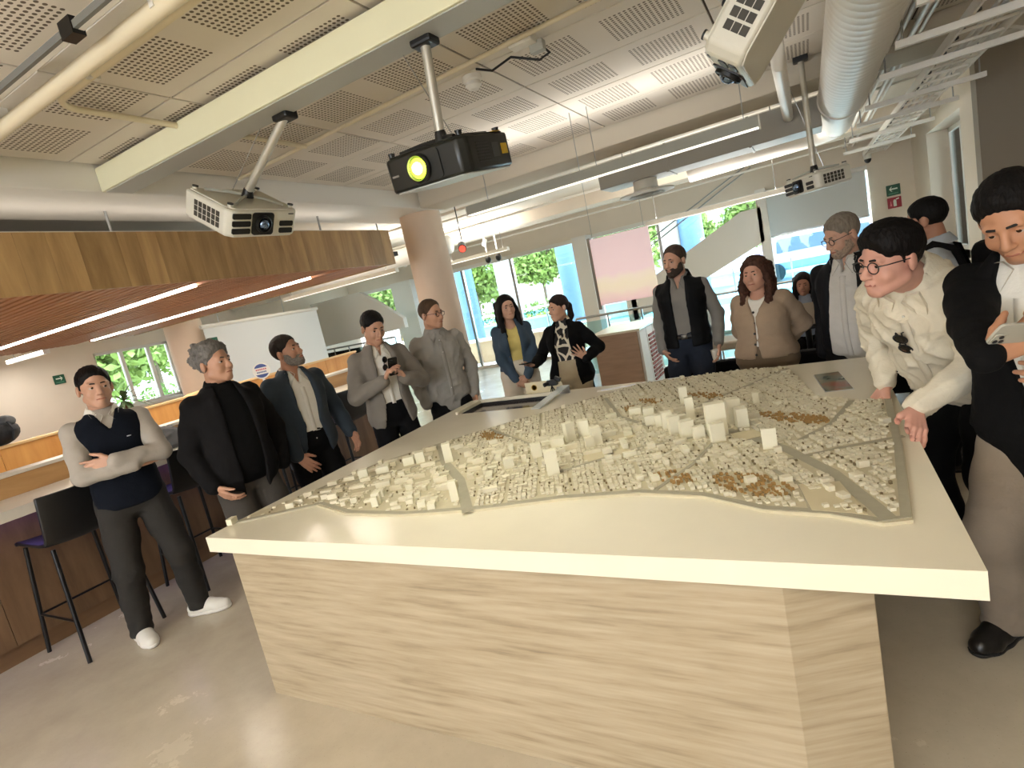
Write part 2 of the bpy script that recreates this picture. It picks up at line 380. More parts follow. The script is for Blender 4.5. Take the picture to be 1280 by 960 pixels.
# conduits and pipes near the top left
c1 = MB().tube((-3.84, 1.46, 2.91), (1.9, 1.46, 2.91), 0.032, 16)
o = tag(c1.build('ceiling_pipe', pmat('pipe_paint', (226, 214, 186), 0.5), smooth=True), 'thick cream pipe running along the ceiling at upper left', 'pipe')
for cx in (-3.2, -1.9, -0.6): MB().box(cx - .012, cx + .012, 1.425, 1.495, 2.9, 3.02).build('pipe_strap', M_white, o)
pts = [(1.9, 1.575, 2.955), (-2.85, 1.575, 2.955)] + [(-2.85 - 0.12 * math.sin(t), 1.575 + 0.12 * (1 - math.cos(t)), 2.955) for t in np.linspace(0.2, math.pi / 2, 7)] + [(-2.97, 3.1, 2.955)]
o = tag(MB().path(pts, 0.016, 12).build('ceiling_conduit', MATS['pipe_paint'], smooth=True), 'thin cream conduit with an elbow above the white projector', 'conduit')
for cx in (-2.6, -1.3): MB().box(cx - .015, cx + .015, 1.55, 1.6, 2.94, 3.0).build('conduit_clip', M_white, o)
tr = thing('ceiling_track', 'narrow white and dark lighting track at the upper left corner', 'track', (-2, 1.32, 2.9))
MB().box(-3.84, 0.4, 1.315, 1.335, 2.90, 2.94).build('track_rail', M_white, tr); MB().box(-3.84, 0.4, 1.3, 1.315, 2.9, 2.925).build('track_slot', pmat('track_grey', (112, 112, 108), .5), tr)
MB().box(-2.25, -2.17, 1.295, 1.34, 2.885, 2.945).build('track_joint', M_blackm, tr)
MB().path([(-2.45, 1.33, 2.93), (-2.6, 1.38, 2.97), (-2.75, 1.42, 3.0)], 0.006, 6).build('track_cable', M_greypaint, tr)
for tx in (-3.2, -1.2): MB().tube((tx, 1.325, 2.94), (tx, 1.325, 3.0), 0.006, 6).build('track_hanger', M_steel, tr)
# second conduit run with junction box and black cable
o = tag(MB().path([(1.8, 2.99, 2.972), (-0.85, 2.99, 2.972), (-3.84, 3.205, 2.985)], 0.013, 10).build('ceiling_conduit', MATS['pipe_paint'], smooth=True), 'slim conduit crossing the tiles behind the black projector', 'conduit')
jb = thing('junction_box', 'white junction box with a grey socket and black cable on the ceiling', 'junction box', (-1.22, 3.08, 2.9))
MB().box(-1.3, -1.16, 3.03, 3.11, 2.95, 3.0).build('box_body', M_white, jb, bevel=0.004); MB().box(-1.21, -1.13, 3.10, 3.15, 2.91, 2.965).build('socket', M_greypaint, jb, bevel=0.003)
MB().path([(-1.15, 3.12, 2.94), (-1.12, 3.16, 2.9), (-1.2, 3.2, 2.9), (-1.35, 3.16, 2.96), (-1.5, 3.2, 2.95), (-1.6, 3.2, 2.995)], 0.007, 8).build('cable', M_black, jb)
sd = thing('smoke_detector', 'white round smoke detector on the perforated ceiling', 'smoke detector', (-1.68, 3.28, 2.93))
MB().lathe([(0.06, 3.0), (0.06, 2.975), (0.05, 2.965)], (-1.68, 3.28, 0), 24).build('detector_base', M_white, sd, smooth=True)
MB().lathe([(0.048, 2.966), (0.05, 2.945), (0.032, 2.925), (0.02, 2.922)], (-1.68, 3.28, 0), 24).build('detector_head', M_white, sd, smooth=True)
# ------------------------------------------------------------------ pendant linear lights
M_fix = pmat('light_housing', (150, 150, 140), 0.45)
M_tube = pmat('dim_diffuser', (250, 246, 236), .4, emit=((255, 248, 236), .8))
M_fixw = pmat('light_housing_white', (226, 220, 206), 0.5)
def linear_light(x0, x1, y, z0, h, label, mat, wires, zt=3.0):
    t = thing('pendant_light', label, 'ceiling light', ((x0 + x1) / 2, y, z0))
    MB().box(x0, x1, y - .04, y + .04, z0 + .012, z0 + h).build('housing', mat, t, bevel=0.003)
    MB().box(x0 + .01, x1 - .01, y - .033, y + .033, z0 + .004, z0 + .013).build('diffuser', M_tube, t)
    for xe in (x0, x1): MB().box(xe - .004, xe + .004, y - .041, y + .041, z0, z0 + h + .002).build('end_cap', M_white, t)
    for wx in wires: MB().tube((wx, y, z0 + h), (wx, y, zt), 0.004, 6).build('hanging_wire', M_steel, t)
    return t
linear_light(-2.73, -0.22, 4.70, 2.44, 0.09, 'long grey linear pendant light behind the black projector', M_fix, (-2.5, -1.6, -1.45, -0.32))
linear_light(-1.95, -0.15, 8.1, 2.16, 0.07, 'cream linear pendant light close to the far glazing', M_fixw, (-1.8, -0.3), 2.99)
linear_light(-5.9, -4.6, 9.0, 2.40, 0.06, 'pale linear pendant light left of the round column', M_fixw, (-5.8, -4.7), 3.02)
linear_light(-8.2, -5.6, 7.1, 2.35, 0.07, 'linear pendant light above the white hanging screen at left', M_fixw, (-8.0, -5.8), 3.02)
linear_light(-10.6, -9.4, 3.9, 2.2, 0.06, 'short linear pendant light beside the left wall', M_lamp, (-10.4, -9.6), 3.02)
for lx, ly, lab in ((-2.6, -0.9, 'linear pendant light of the rear row, nearer left one'), (0.7, -0.9, 'linear pendant light of the rear row, nearer right one'), (-2.6, -2.9, 'linear pendant light of the rear row, farther left one'), (0.7, -2.9, 'linear pendant light of the rear row, farther right one')):
    linear_light(lx - 1.25, lx + 1.25, ly, 2.44, 0.09, lab, M_fix, (lx - 1, lx + 1), 3.02)

# ------------------------------------------------------------------ ducts
M_duct = pmat('duct_paint', (240, 235, 226), 0.45, noise=(8, 0.03))
M_duct2 = pmat('duct_grey_paint', (170, 166, 156), 0.5)
dx, dz, dr = 0.392, 2.756, 0.19
prof = []; yy = 0.6
while yy < 6.25:
    prof += [(dr, yy), (dr, yy + .07), (dr + .002, yy + .078), (dr + .002, yy + .09)]; yy += 0.098
du = thing('spiral_duct', 'fat white spiral ventilation duct running along the ceiling at right', 'duct', (dx, 3.4, dz - dr))
MB().lathe(prof, (dx, 0, dz), 40, (0, 1, 0)).build('spiral_pipe', M_duct, du, smooth='all')
for yb in (3.05, 6.25): MB().lathe([(dr + .001, yb - .02), (dr + .012, yb - .015), (dr + .012, yb + .015), (dr + .001, yb + .02)], (dx, 0, dz), 40, (0, 1, 0)).build('joint_collar', M_duct, du, smooth=True)
MB().lathe([(dr, 6.25), (0.165, 6.45), (0.165, 7.55)], (dx, 0, dz - .01), 36, (0, 1, 0)).build('reducer_pipe', M_duct, du, smooth='all')
el = [(dx - 0.3 + 0.3 * math.cos(t), 7.55 + 0.3 * math.sin(t), dz - .01) for t in np.linspace(0, math.pi / 2, 9)] + [(-1.25, 7.85, dz - .03)]
MB().path(el, 0.165, 28).build('elbow_branch', M_duct, du, smooth='all')
for yb in (2.2, 4.6): MB().box(dx - .008, dx + .008, yb - .012, yb + .012, dz + dr - .004, 3.0).build('duct_hanger', M_steel, du)
rd = thing('rectangular_duct', 'grey rectangular air duct branching from the spiral duct', 'duct', (-0.9, 6.5, 2.55))
MB().box(-1.95, 0.215, 6.3, 6.72, 2.56, 2.83).build('duct_box', M_duct2, rd, bevel=0.006)
for xb in (-1.2, -0.4): MB().box(xb - .012, xb + .012, 6.29, 6.73, 2.55, 2.84).build('duct_flange', M_duct2, rd)
for xb in (-1.7, -0.2): MB().tube((xb, 6.5, 2.82), (xb, 6.5, 3.02), 0.006, 6).build('duct_hanger', M_steel, rd)
df = thing('round_diffuser', 'white round ceiling air diffuser hanging under the grey duct', 'air diffuser', (-1.5, 6.5, 2.4))
MB().lathe([(0.13, 2.56), (0.13, 2.47), (0.17, 2.445)], (-1.5, 6.5, 0), 32).build('neck', M_fixw, df, smooth=True)
MB().lathe([(0.3, 2.43), (0.3, 2.415), (0.24, 2.40), (0.2, 2.418)], (-1.5, 6.5, 0), 36).build('flange', M_fixw, df, smooth=True)
for r in (0.18, 0.12, 0.06): MB().lathe([(r, 2.412), (r + .02, 2.40), (r + .016, 2.396), (r - .004, 2.408)], (-1.5, 6.5, 0), 30).build('ring_blade', M_greypaint, df, smooth=True)
MB().lathe([(0.23, 2.44), (0.23, 2.42)], (-1.5, 6.5, 0), 30).build('throat', M_duct2, df)
# pipes next to the duct
for k, (px, pz, pr_, lab) in enumerate(((0.66, 2.86, .02, 'first thin conduit between the spiral duct and cable tray'), (0.72, 2.88, .016, 'second thin conduit between the spiral duct and cable tray'), (0.79, 2.86, .02, 'third thin conduit between the spiral duct and cable tray'), (0.86, 2.89, .014, 'conduit nearest the cable tray'))):
    tag(MB().tube((px, 0.8, pz), (px, 11.6, pz), pr_, 10).build('ceiling_conduit', M_duct, smooth=True), lab, 'conduit', 'conduits along the right side')
o = tag(MB().path([(-0.05, 4.25, 3.0), (-0.05, 4.25, 2.8), (-0.05, 4.3, 2.72), (-0.05, 6.28, 2.72)], 0.045, 14).build('drain_pipe', M_duct, smooth=True), 'white pipe dropping beside the third projector', 'pipe')
# wavy lath pattern panels above the tray are one soffit
# cable tray with struts and the coiled hose on it
ct = thing('cable_tray', 'white ladder cable tray with struts running to the far wall', 'cable tray', (1.05, 6.5, 2.6))
for rx in (0.92, 1.22): MB().box(rx - .008, rx + .008, 1.2, 11.5, 2.63, 2.69).build('side_rail', M_duct, ct)
for k in range(34): MB().box(0.92, 1.22, 1.4 + k * .3, 1.43 + k * .3, 2.635, 2.65).build('rung', M_duct, ct)
for k, ys in enumerate((3.6, 4.35, 5.2, 6.4, 7.4, 8.6, 10.0)):
    MB().box(0.56, 1.42, ys - .02, ys + .02, 2.59, 2.63).build('strut', M_duct, ct)
    for xs in (0.6, 1.38): MB().tube((xs, ys, 2.6), (xs, ys, 3.02), 0.006, 6).build('strut_rod', M_steel, ct)
pts = []
for k in range(360):
    t = k / 359; pts.append((0.95 + .022 * math.cos(k * 0.9), 1.6 + 9.6 * t, 2.672 + .022 * math.sin(k * 0.9)))
tag(MB().path(pts, 0.008, 5).build('coiled_cable', pmat('dark_cable', (52, 52, 56), 0.5), smooth=True), 'dark coiled cable lying along the cable tray', 'cable')
for k, (xa, r, lab) in enumerate(((1.03, .012, 'thin white cable on the tray beside the coiled one'), (1.08, .014, 'thick white cable in the middle of the tray'), (1.14, .012, 'white cable on the wall side of the tray'))):
    tag(MB().path([(xa + .012 * math.sin(y * 1.7 + k), y, 2.652 + r) for y in np.arange(1.5, 11.4, .25)], r, 6).build('tray_cable', M_white, smooth=True), lab, 'cable')
for k, lab in enumerate(('upper white cable looping off the tray to the right', 'middle white cable looping off the tray to the right', 'lowest white cable sagging off the tray to the right')):
    y0 = 4.2 + .5 * k
    tag(MB().path([(1.22, y0, 2.72), (1.5, y0 + .1, 2.66 - .03 * k), (1.9, y0 + .2, 2.72), (2.5, y0 + .2, 2.86), (3.2, y0 + .1, 3.01)], 0.012, 8).build('loose_cable', M_fixw, smooth=True), lab, 'cable')
# small things on the far ceiling
sc_ = thing('dome_camera', 'black dome security camera at the end of the cable tray', 'camera', (0.95, 11.2, 2.46))
MB().lathe([(0.055, 2.62), (0.055, 2.56), (0.05, 2.55)], (0.95, 11.2, 0), 20).build('camera_base', M_white, sc_, smooth=True); MB().ell((0.95, 11.2, 2.545), (.05, .05, .06)).build('dome', M_black, sc_, smooth=True)
for q, (cx, cy, lab) in enumerate(((-5.15, 9.2, 'left black dome camera hanging by the far beam'), (-4.93, 9.2, 'right black dome camera hanging by the far beam'))):
    t = thing('dome_camera', lab, 'camera', (cx, cy, 2.3))
    MB().tube((cx, cy, 2.4), (cx, cy, 3.02), .012, 8).build('camera_stem', M_white, t); MB().ell((cx, cy, 2.34), (.055, .055, .065)).build('dome', M_black, t, smooth=True)
sp = thing('spotlight', 'small black spotlight with red lens hanging beside the round column', 'spotlight', (-4.15, 6.75, 2.3))
MB().tube((-4.12, 6.75, 2.5), (-4.12, 6.75, 3.02), .008, 8).build('stem', M_black, sp); MB().tube((-4.2, 6.85, 2.45), (-4.06, 6.62, 2.38), .055, 16).build('lamp_body', M_black, sp, smooth=True)
MB().tube((-4.055, 6.612, 2.377), (-4.05, 6.604, 2.375), .045, 16).build('lens', pmat('red_lens', (190, 60, 50), .3, emit=((255, 90, 70), 1.2)), sp)
ep = thing('emergency_unit', 'flat dark ventilation unit near the end of the timber canopy', 'unit', (-5.0, 6.3, 2.5))
MB().box(-5.35, -5.0, 6.25, 6.45, 2.5, 2.56).build('casing', M_blackm, ep, bevel=.004); MB().tube((-5.17, 6.35, 2.56), (-5.17, 6.35, 3.02), .01, 8).build('stem', M_steel, ep)
# thin pipes under the far ceiling
for k, (y, z, r) in enumerate(((6.9, 2.93, .02), (7.3, 2.9, .014), (8.5, 2.9, .02), (10.1, 2.85, .022), (10.6, 2.8, .016))):
    tag(MB().tube((-10.9, y, z), (1.5, y, z), r, 8).build('ceiling_pipe', M_duct, smooth=True), ['thin ceiling pipe just behind the cross beam', 'second thin ceiling pipe behind the cross beam', 'thin ceiling pipe in front of the far beam', 'ceiling pipe between the far beam and the glazing', 'lowest ceiling pipe above the far glazing'][k], 'pipe')
dd = MB().path([(-10.9, 8.1, 2.66), (-5.2, 8.1, 2.66)], .15, 20)
tag(dd.build('round_duct', M_duct, smooth='all'), 'round white duct above the hanging white screen at left', 'duct')
for k, (xs, ys) in enumerate(((-5.3, 9.45), (-6.6, 9.45), (-7.2, 9.45))):
    t = thing('track_spot', ['small white track spot under the far beam, rightmost', 'small white track spot under the far beam, middle', 'small white track spot under the far beam, leftmost'][k], 'spotlight', (xs, ys, 2.6))
    MB().tube((xs, ys, 2.72), (xs, ys, 2.8), .01, 6).build('stem', M_white, t); MB().tube((xs, ys + .05, 2.72), (xs + .02, ys - .06, 2.64), .04, 12).build('lamp_body', M_white, t, smooth=True)

# ------------------------------------------------------------------ projectors
def proj_axes(yaw, pitch, roll):
    f0 = Vector((math.cos(yaw), math.sin(yaw), 0)); s0 = Vector((-math.sin(yaw), math.cos(yaw), 0)); u0 = Vector((0, 0, 1))
    f = f0 * math.cos(pitch) - u0 * math.sin(pitch); u = u0 * math.cos(pitch) + f0 * math.sin(pitch)
    return f, s0 * math.cos(roll) + u * math.sin(roll), u * math.cos(roll) - s0 * math.sin(roll)
M_pw = pmat('projector_white', (214, 210, 196), 0.42); M_pg = pmat('projector_grey', (176, 174, 162), 0.45)
M_pb = pmat('projector_black', (24, 26, 24), 0.32); M_lens = pmat('lens_glass', (120, 140, 170), 0.05, metal=0.9)
M_lenson = pmat('lit_lens', (255, 255, 210), 0.2, emit=((236, 255, 120), 40.0)); M_halo = pmat('lit_lens_ring', (200, 230, 60), 0.3, emit=((190, 225, 40), 5.0))
M_lab = pmat('yellow_warning_label', (214, 176, 40), 0.5)
def rounded_rect(w, h, r, n=5):
    p = []
    for cx, cy, a0 in ((w / 2 - r, h / 2 - r, 0), (-w / 2 + r, h / 2 - r, 90), (-w / 2 + r, -h / 2 + r, 180), (w / 2 - r, -h / 2 + r, 270)):
        for k in range(n): a = math.radians(a0 + 90 * k / (n - 1)); p.append((cx + r * math.cos(a), cy + r * math.sin(a)))
    return p
def projector(label, c, yaw, pitch, roll, W, D, H, style, pole_top, mount):
    f, s, u = proj_axes(yaw, pitch, roll); c = Vector(c)
    P = lambda a, b, h: c + f * a + s * b + u * h              # a forward, b to its left, h up, in metres
    M3 = Matrix((f, s, u)).transposed()
    t = thing('projector', label, 'projector', c - Vector((0, 0, H)))
    body = M_pb if style == 'black' else M_pw
    ch = 0.035
    hexa = [(-D / 2, -W / 2), (D / 2 - ch, -W / 2), (D / 2, -W / 2 + ch), (D / 2, W / 2 - ch), (D / 2 - ch, W / 2), (-D / 2, W / 2)]
    MB().prism(hexa, -H / 2, H / 2, P).build('case', body, t, bevel=0.012, smooth=True)
    MB().prism([(x * .93, y * .93) for x, y in hexa], H / 2 - .001, H / 2 + .008, P).build('top_cover', body, t, bevel=0.006)
    MB().prism([(x * .95, y * .95) for x, y in hexa], -H / 2 - .006, -H / 2 + .001, P).build('bottom_cover', M_pw if style != 'black' else pmat('projector_dark_grey', (186, 190, 190), .45), t, bevel=0.004)  # black style: underside coloured pale for light bounced off the table
    for a, b in ((-.42, -.42), (-.42, .42), (.38, -.42), (.38, .42)):
        ft = MB().tube(P(a * D, b * W, H / 2 + .004), P(a * D, b * W, H / 2 + .022), .014, 14).build('foot', body, t, smooth=True)
        MB().tube(P(a * D, b * W, H / 2 + .02), P(a * D, b * W, H / 2 + .027), .016, 14).build('rubber_pad', M_black, ft)
    lb = -0.02 if style == 'white' else -0.015
    fr = D / 2
    if style == 'black':
        MB().prism(rounded_rect(W * .5, H * .86, .02), fr - .004, fr + .006, lambda q, h, w: P(w, q + lb, h)).build('front_bezel', M_pb, t)
        MB().lathe([(.062, fr), (.062, fr + .02), (.052, fr + .03), (.045, fr + .018)], P(0, lb, 0), 28, f).build('lens_barrel', M_black, t, smooth=True)
        MB().lathe([(.045, fr + .012), (.043, fr + .02), (.03, fr + .024)], P(0, lb, 0), 26, f).build('lens_ring', M_halo, t)
        MB().ell(P(fr + .02, lb, 0), (.026, .026, .026), 16, 10).build('lens', M_lenson, t, smooth=True)
        for k in range(7): MB().obox(P(D * .12, W / 2 + .001, H * (.26 - .085 * k)), (D * .26, .004, H * .035), M3).build('vent_slot', M_black, t)
        MB().obox(P(-D * .36, W / 2 + .001, H * .02), (.05, .004, .045), M3).build('warning_label', M_lab, t)
        MB().obox(P(-D * .30, W * .44, H / 2 + .008), (.06, .045, .003), M3).build('warning_label', M_lab, t)
        MB().obox(P(-D * .16, W / 2 + .001, H * .02), (.055, .003, .06), M3).build('rating_plate', pmat('rating_plate', (70, 72, 74), .5), t)
        MB().obox(P(fr + .001, -W * .36, -H * .02), (.003, .04, .008), M3).build('badge', pmat('badge_silver', (160, 162, 165), .3, metal=.8), t)
    else:
        MB().prism(rounded_rect(W * .30, H * .86, .018), fr - .004, fr + .006, lambda q, h, w: P(w, q + lb, h)).build('lens_panel', M_black, t)
        MB().lathe([(.05, fr), (.05, fr + .018), (.042, fr + .022), (.038, fr + .008)], P(0, lb, 0), 26, f).build('lens_barrel', M_black, t, smooth=True)
        MB().ell(P(fr + .004, lb, 0), (.034, .034, .034), 18, 12).build('lens', M_lens, t, smooth=True)
        for k in range(3):
            hh = H * (.28 - .28 * k)
            MB().prism(rounded_rect(W * .24, H * .21, .008), fr - .003, fr + .004, lambda q, h, w: P(w, q - W * .33, h + hh)).build('front_grille', M_black, t)
            if k: MB().prism(rounded_rect(W * .20, H * .21, .008), fr - .003, fr + .004, lambda q, h, w: P(w, q + W * .30, h + hh)).build('front_grille', M_black, t)
        for sd in (-1, 1):
            for k in range(6):
                for r_ in range(3): MB().obox(P(D * (.26 - .1 * k), sd * (W / 2 + .0005), H * (.19 - .21 * r_)), (D * .075, .003, H * .185), M3).build('side_grille', pmat('grille_dark', (58, 54, 46), .6), t)
        MB().obox(P(fr + .001, W * .36, H * .38), (.003, .035, .006), M3).build('badge', pmat('badge_dark', (60, 60, 62), .4), t)
    # mount: spider bracket, knuckle, pole, ceiling plate
    top = P(mount[0], mount[1], H / 2 + .035)
    mt_ = MB()
    for a, b in ((-.36, -.34), (-.36, .34), (.34, -.34), (.34, .34)): 
        e = P(a * D, b * W, H / 2 + .014); mt_.path([top, top.lerp(e, .5) + u * .004, e], .009, 6)
    mt_.build('mount_bracket', M_pg if style != 'black' else M_blackm, t)
    MB().tube(top - u * .012, top + u * .035, .034, 16, .024).build('mount_knuckle', M_black, t, smooth=True)
    pt = Vector(pole_top)
    MB().tube(top + u * .02, pt, .0225, 18).build('pole', pmat('pole_steel', (196, 192, 180), .35, metal=.5), t, smooth=True)
    MB().obox(pt + Vector((0, 0, .012)), (.11, .09, .07)).build('pole_plate', M_black, t, bevel=.012)
    MB().path([pt + Vector((-.16, .02, .05)), (pt + Vector((-.16, .02, .05))).lerp(P(-D * .3, 0, H / 2 + .02), .55), P(-D * .3, 0, H / 2 + .02)], .0025, 5).build('safety_wire', M_steel, t)
    return t
projector('white ceiling projector tilted on a leaning pole above the timber bar', (-2.848, 2.35, 2.454), math.radians(-2.4), math.radians(33), math.radians(.9), .468, .376, .148, 'white', (-2.32, 2.33, 2.82), (0.02, 0.0))
projector('black projector with glowing lens hanging in the centre', (-1.416, 2.35, 2.316), math.radians(-94.6), math.radians(8.7), math.radians(-2.9), .46, .38, .147, 'black', (-1.37, 2.30, 2.82), (0.0, 0.0))
projector('white projector aimed steeply down at the upper right', (-0.061, 2.35, 2.426), math.radians(176.8), math.radians(49), math.radians(-2.2), .44, .38, .135, 'white', (-0.36, 2.33, 2.82), (0.0, 0.0))
p4 = projector('small white projector on a pole near the far window', (0.10, 5.45, 2.03), math.radians(215), math.radians(4), math.radians(0), .42, .30, .12, 'white', (0.09, 5.47, 2.985), (0.0, 0.0))
ld = bpy.data.lights.new('projector_beam_light', 'SPOT'); ld.energy = 38; ld.spot_size = math.radians(105); ld.spot_blend = 1.0; ld.shadow_soft_size = 0.03; ld.color = (1.0, 1.0, 0.82)
lo = bpy.data.objects.new('projector_beam_light', ld); COL.objects.link(lo); lo.location = (-1.53, 2.08, 2.26)
lo.rotation_euler = (Vector((-1.2, 2.2, 0.8)) - Vector(lo.location)).to_track_quat('-Z', 'Y').to_euler()

# ------------------------------------------------------------------ timber canopy over the bar
cn = thing('timber_canopy', 'suspended timber canopy with slatted underside over the bar', 'canopy', (-6.4, 2.0, 2.24))
M_fascia = wood_mat('canopy_oak', (150, 116, 74), (200, 164, 112), (3, 9, 1.2), 0.45, 0.16)
M_slat = wood_mat('canopy_slats', (158, 104, 70), (190, 138, 100), (1.2, 20, 20), 0.5, 0.0)
MB().box(-9.2, -3.96, -1.0, 4.98, 2.30, 2.6).build('canopy_core', pmat('canopy_core', (120, 74, 40), .7), cn)
MB().box(-9.2, -3.96, -1.0, 4.98, 2.6, 2.612).build('top_board', M_white, cn); MB().box(-4.28, -4.22, -.8, 4.8, 2.612, 2.622).build('cove_strip', M_tube, cn)  # unseen white board added on top to bounce light onto the soffit
y = -1.0; k = 0
rnd = random.Random(3)
while y < 5.0:
    w = rnd.choice((.13, .16, .2, .24)); y1 = min(y + w, 5.0)
    MB().box(-3.96, -3.935, y + .0006, y1 - .0006, 2.24, 2.6).build('fascia_plank', M_fascia, cn); y = y1
x = -9.2
while x < -3.96:
    x1 = min(x + .3, -3.96); MB().box(x + .0008, x1 - .0008, 4.98, 5.0, 2.24, 2.6).build('end_plank', M_fascia, cn); x = x1
sl = MB(); y = -0.96
while y < 4.96:
    if not any(abs(y + .012 - q) < .05 for q in (2.85, 4.27)): sl.box(-9.2, -3.97, y, y + .040, 2.25, 2.30)
    y += .07
o = sl.build('slats', M_slat, cn); o['kind'] = 'stuff'
for yl, xa, xb in ((2.85, -8.4, -4.25), (4.27, -8.9, -4.5)):
    MB().box(xa, xb, yl - .028, yl + .028, 2.24, 2.262).build('led_strip', pmat('led_strip', (255, 250, 240), .4, emit=((255, 246, 232), 9.0)), cn)
for yb in (1.45, 3.55): MB().box(-9.2, -3.97, yb - .012, yb + .012, 2.243, 2.252).build('seam_batten', M_slat, cn)
for hx in (-4.3, -6.5, -8.7):
    for hy in (0.5, 2.4, 4.4): MB().tube((hx, hy, 2.6), (hx, hy, 2.83 if hx > -4.5 else 3.02), .01, 6).build('hanger_rod', M_steel, cn)

# ------------------------------------------------------------------ bar with counter
bar = thing('bar_counter', 'long timber bar counter with pale top along the left', 'bar counter', (-4.8, 2.5, 0))
M_bar = wood_mat('bar_oak', (82, 60, 41), (126, 97, 70), (6, 6, .8), .5, .12)
M_barhi = wood_mat('bar_upstand_oak', (150, 110, 66), (196, 156, 104), (6, .8, 6), .5, .1)
M_top = pmat('counter_top', (208, 200, 186), .35, noise=(12, .03))
for k in range(11):
    y0 = -1.2 + k * .62; MB().box(-4.80, -4.76, y0 + .002, min(y0 + .618, 5.3), .12, .93).build('front_panel', M_bar, bar)
MB().box(-5.05, -4.80, -1.2, 5.3, 0, .95).build('carcass', M_bar, bar)
MB().box(-4.83, -4.79, -1.2, 5.3, 0, .115).build('plinth', wood_mat('plinth_oak', (92, 66, 44), (120, 90, 62), (6, .8, 6), .6, .05), bar)
MB().box(-5.02, -4.48, -1.22, 5.32, .955, 1.025).build('counter_slab', M_top, bar, bevel=.004)
MB().box(-5.08, -5.02, -1.22, 5.32, .93, 1.165).build('upstand', M_barhi, bar); MB().box(-5.2, -5.01, -1.22, 5.32, 1.165, 1.19).build('upstand_cap', M_top, bar, bevel=.003)
MB().box(-4.74, -4.72, -1.1, 5.2, .938, .954).build('violet_led', pmat('violet_led', (120, 90, 255), .4, emit=((110, 80, 255), 1.2)), bar)
area_light('violet_led_light', (-4.70, 2.1, .935), (-.35, 0, -1), .03, 6.0, 2.6, (.36, .25, 1.0)).rotation_euler = (0, math.radians(-15), 0)

# bar stools
def make_stool():
    t = thing('bar_stool', 'black bar stool in front of the left end of the bar', 'stool', (0, 0, 0), 0, 'black bar stools at the timber bar')
    # local: faces -X (toward the bar); back on +X
    sp = MB()
    prof = [(-.21, .755), (-.19, .74), (0.0, .728), (.14, .735), (.19, .77)]
    for i in range(len(prof)): pass
    n = 12; vs = []; fs = []
    def sheet(mb, pts, w0, w1, th, ny=9):
        m = len(pts); vs = []
        for side in (0, 1):
            for i, (x, z) in enumerate(pts):
                a = pts[max(i - 1, 0)]; b = pts[min(i + 1, m - 1)]; L = math.hypot(b[0] - a[0], b[1] - a[1]) or 1; nx, nz = -(b[1] - a[1]) / L, (b[0] - a[0]) / L
                w = w0 + (w1 - w0) * i / (m - 1)
                for j in range(ny):
                    v = -1 + 2 * j / (ny - 1); cup = .02 * v * v
                    vs.append((x + nx * (th * side + cup), v * w / 2, z + nz * (th * side + cup)))
        A = m * ny; fs = []
        for i in range(m - 1):
            for j in range(ny - 1):
                q = (i * ny + j, i * ny + j + 1, (i + 1) * ny + j + 1, (i + 1) * ny + j); fs.append(q); fs.append(tuple(A + z for z in q[::-1]))
        for i in range(m - 1):
            fs.append((i * ny, (i + 1) * ny, A + (i + 1) * ny, A + i * ny)); k = ny - 1; fs.append(((i + 1) * ny + k, i * ny + k, A + i * ny + k, A + (i + 1) * ny + k))
        for j in range(ny - 1):
            fs.append((j + 1, j, A + j, A + j + 1)); b = (m - 1) * ny; fs.append((b + j, b + j + 1, A + b + j + 1, A + b + j))
        mb.add(vs, fs)
    s1 = MB(); sheet(s1, [(-.23, .735), (-.2, .745), (-.05, .738), (.1, .735), (.19, .745)], .44, .44, .025); s1.build('seat', M_black, t, bevel=.006, smooth='all')
    s2 = MB(); sheet(s2, [(.19, .745), (.225, .79), (.245, .9), (.262, 1.0), (.27, 1.075)], .44, .42, .025); s2.build('backrest', M_black, t, bevel=.008, smooth='all')
    for sx in (-1, 1):
        for sy in (-1, 1): MB().tube((sx * .19, sy * .19, .735), (sx * .27, sy * .235, 0), .013, 12).build('leg', M_blackm, t, smooth=True)
    for sy in (-1, 1): MB().tube((-.243, sy * .218, .27), (.243, sy * .218, .27), .008, 8).build('stretcher', M_blackm, t)
    MB().tube((-.243, -.218, .27), (-.243, .218, .27), .008, 8).build('foot_rail', M_blackm, t)
    return t
st = make_stool()
labs = ('black bar stool behind the man with crossed arms', 'black bar stool behind the curly grey-haired man', 'black bar stool between the blue blazer man and the grey blazer man', 'black bar stool behind the man holding up a phone')
for k, yy in enumerate((1.635, 2.44, 3.35, 4.15)):
    if k == 0: st.location = (-4.43, yy, 0); st['label'] = labs[0]
    else: copy_tree(st, (-4.43, yy, 0), 0, labs[k])

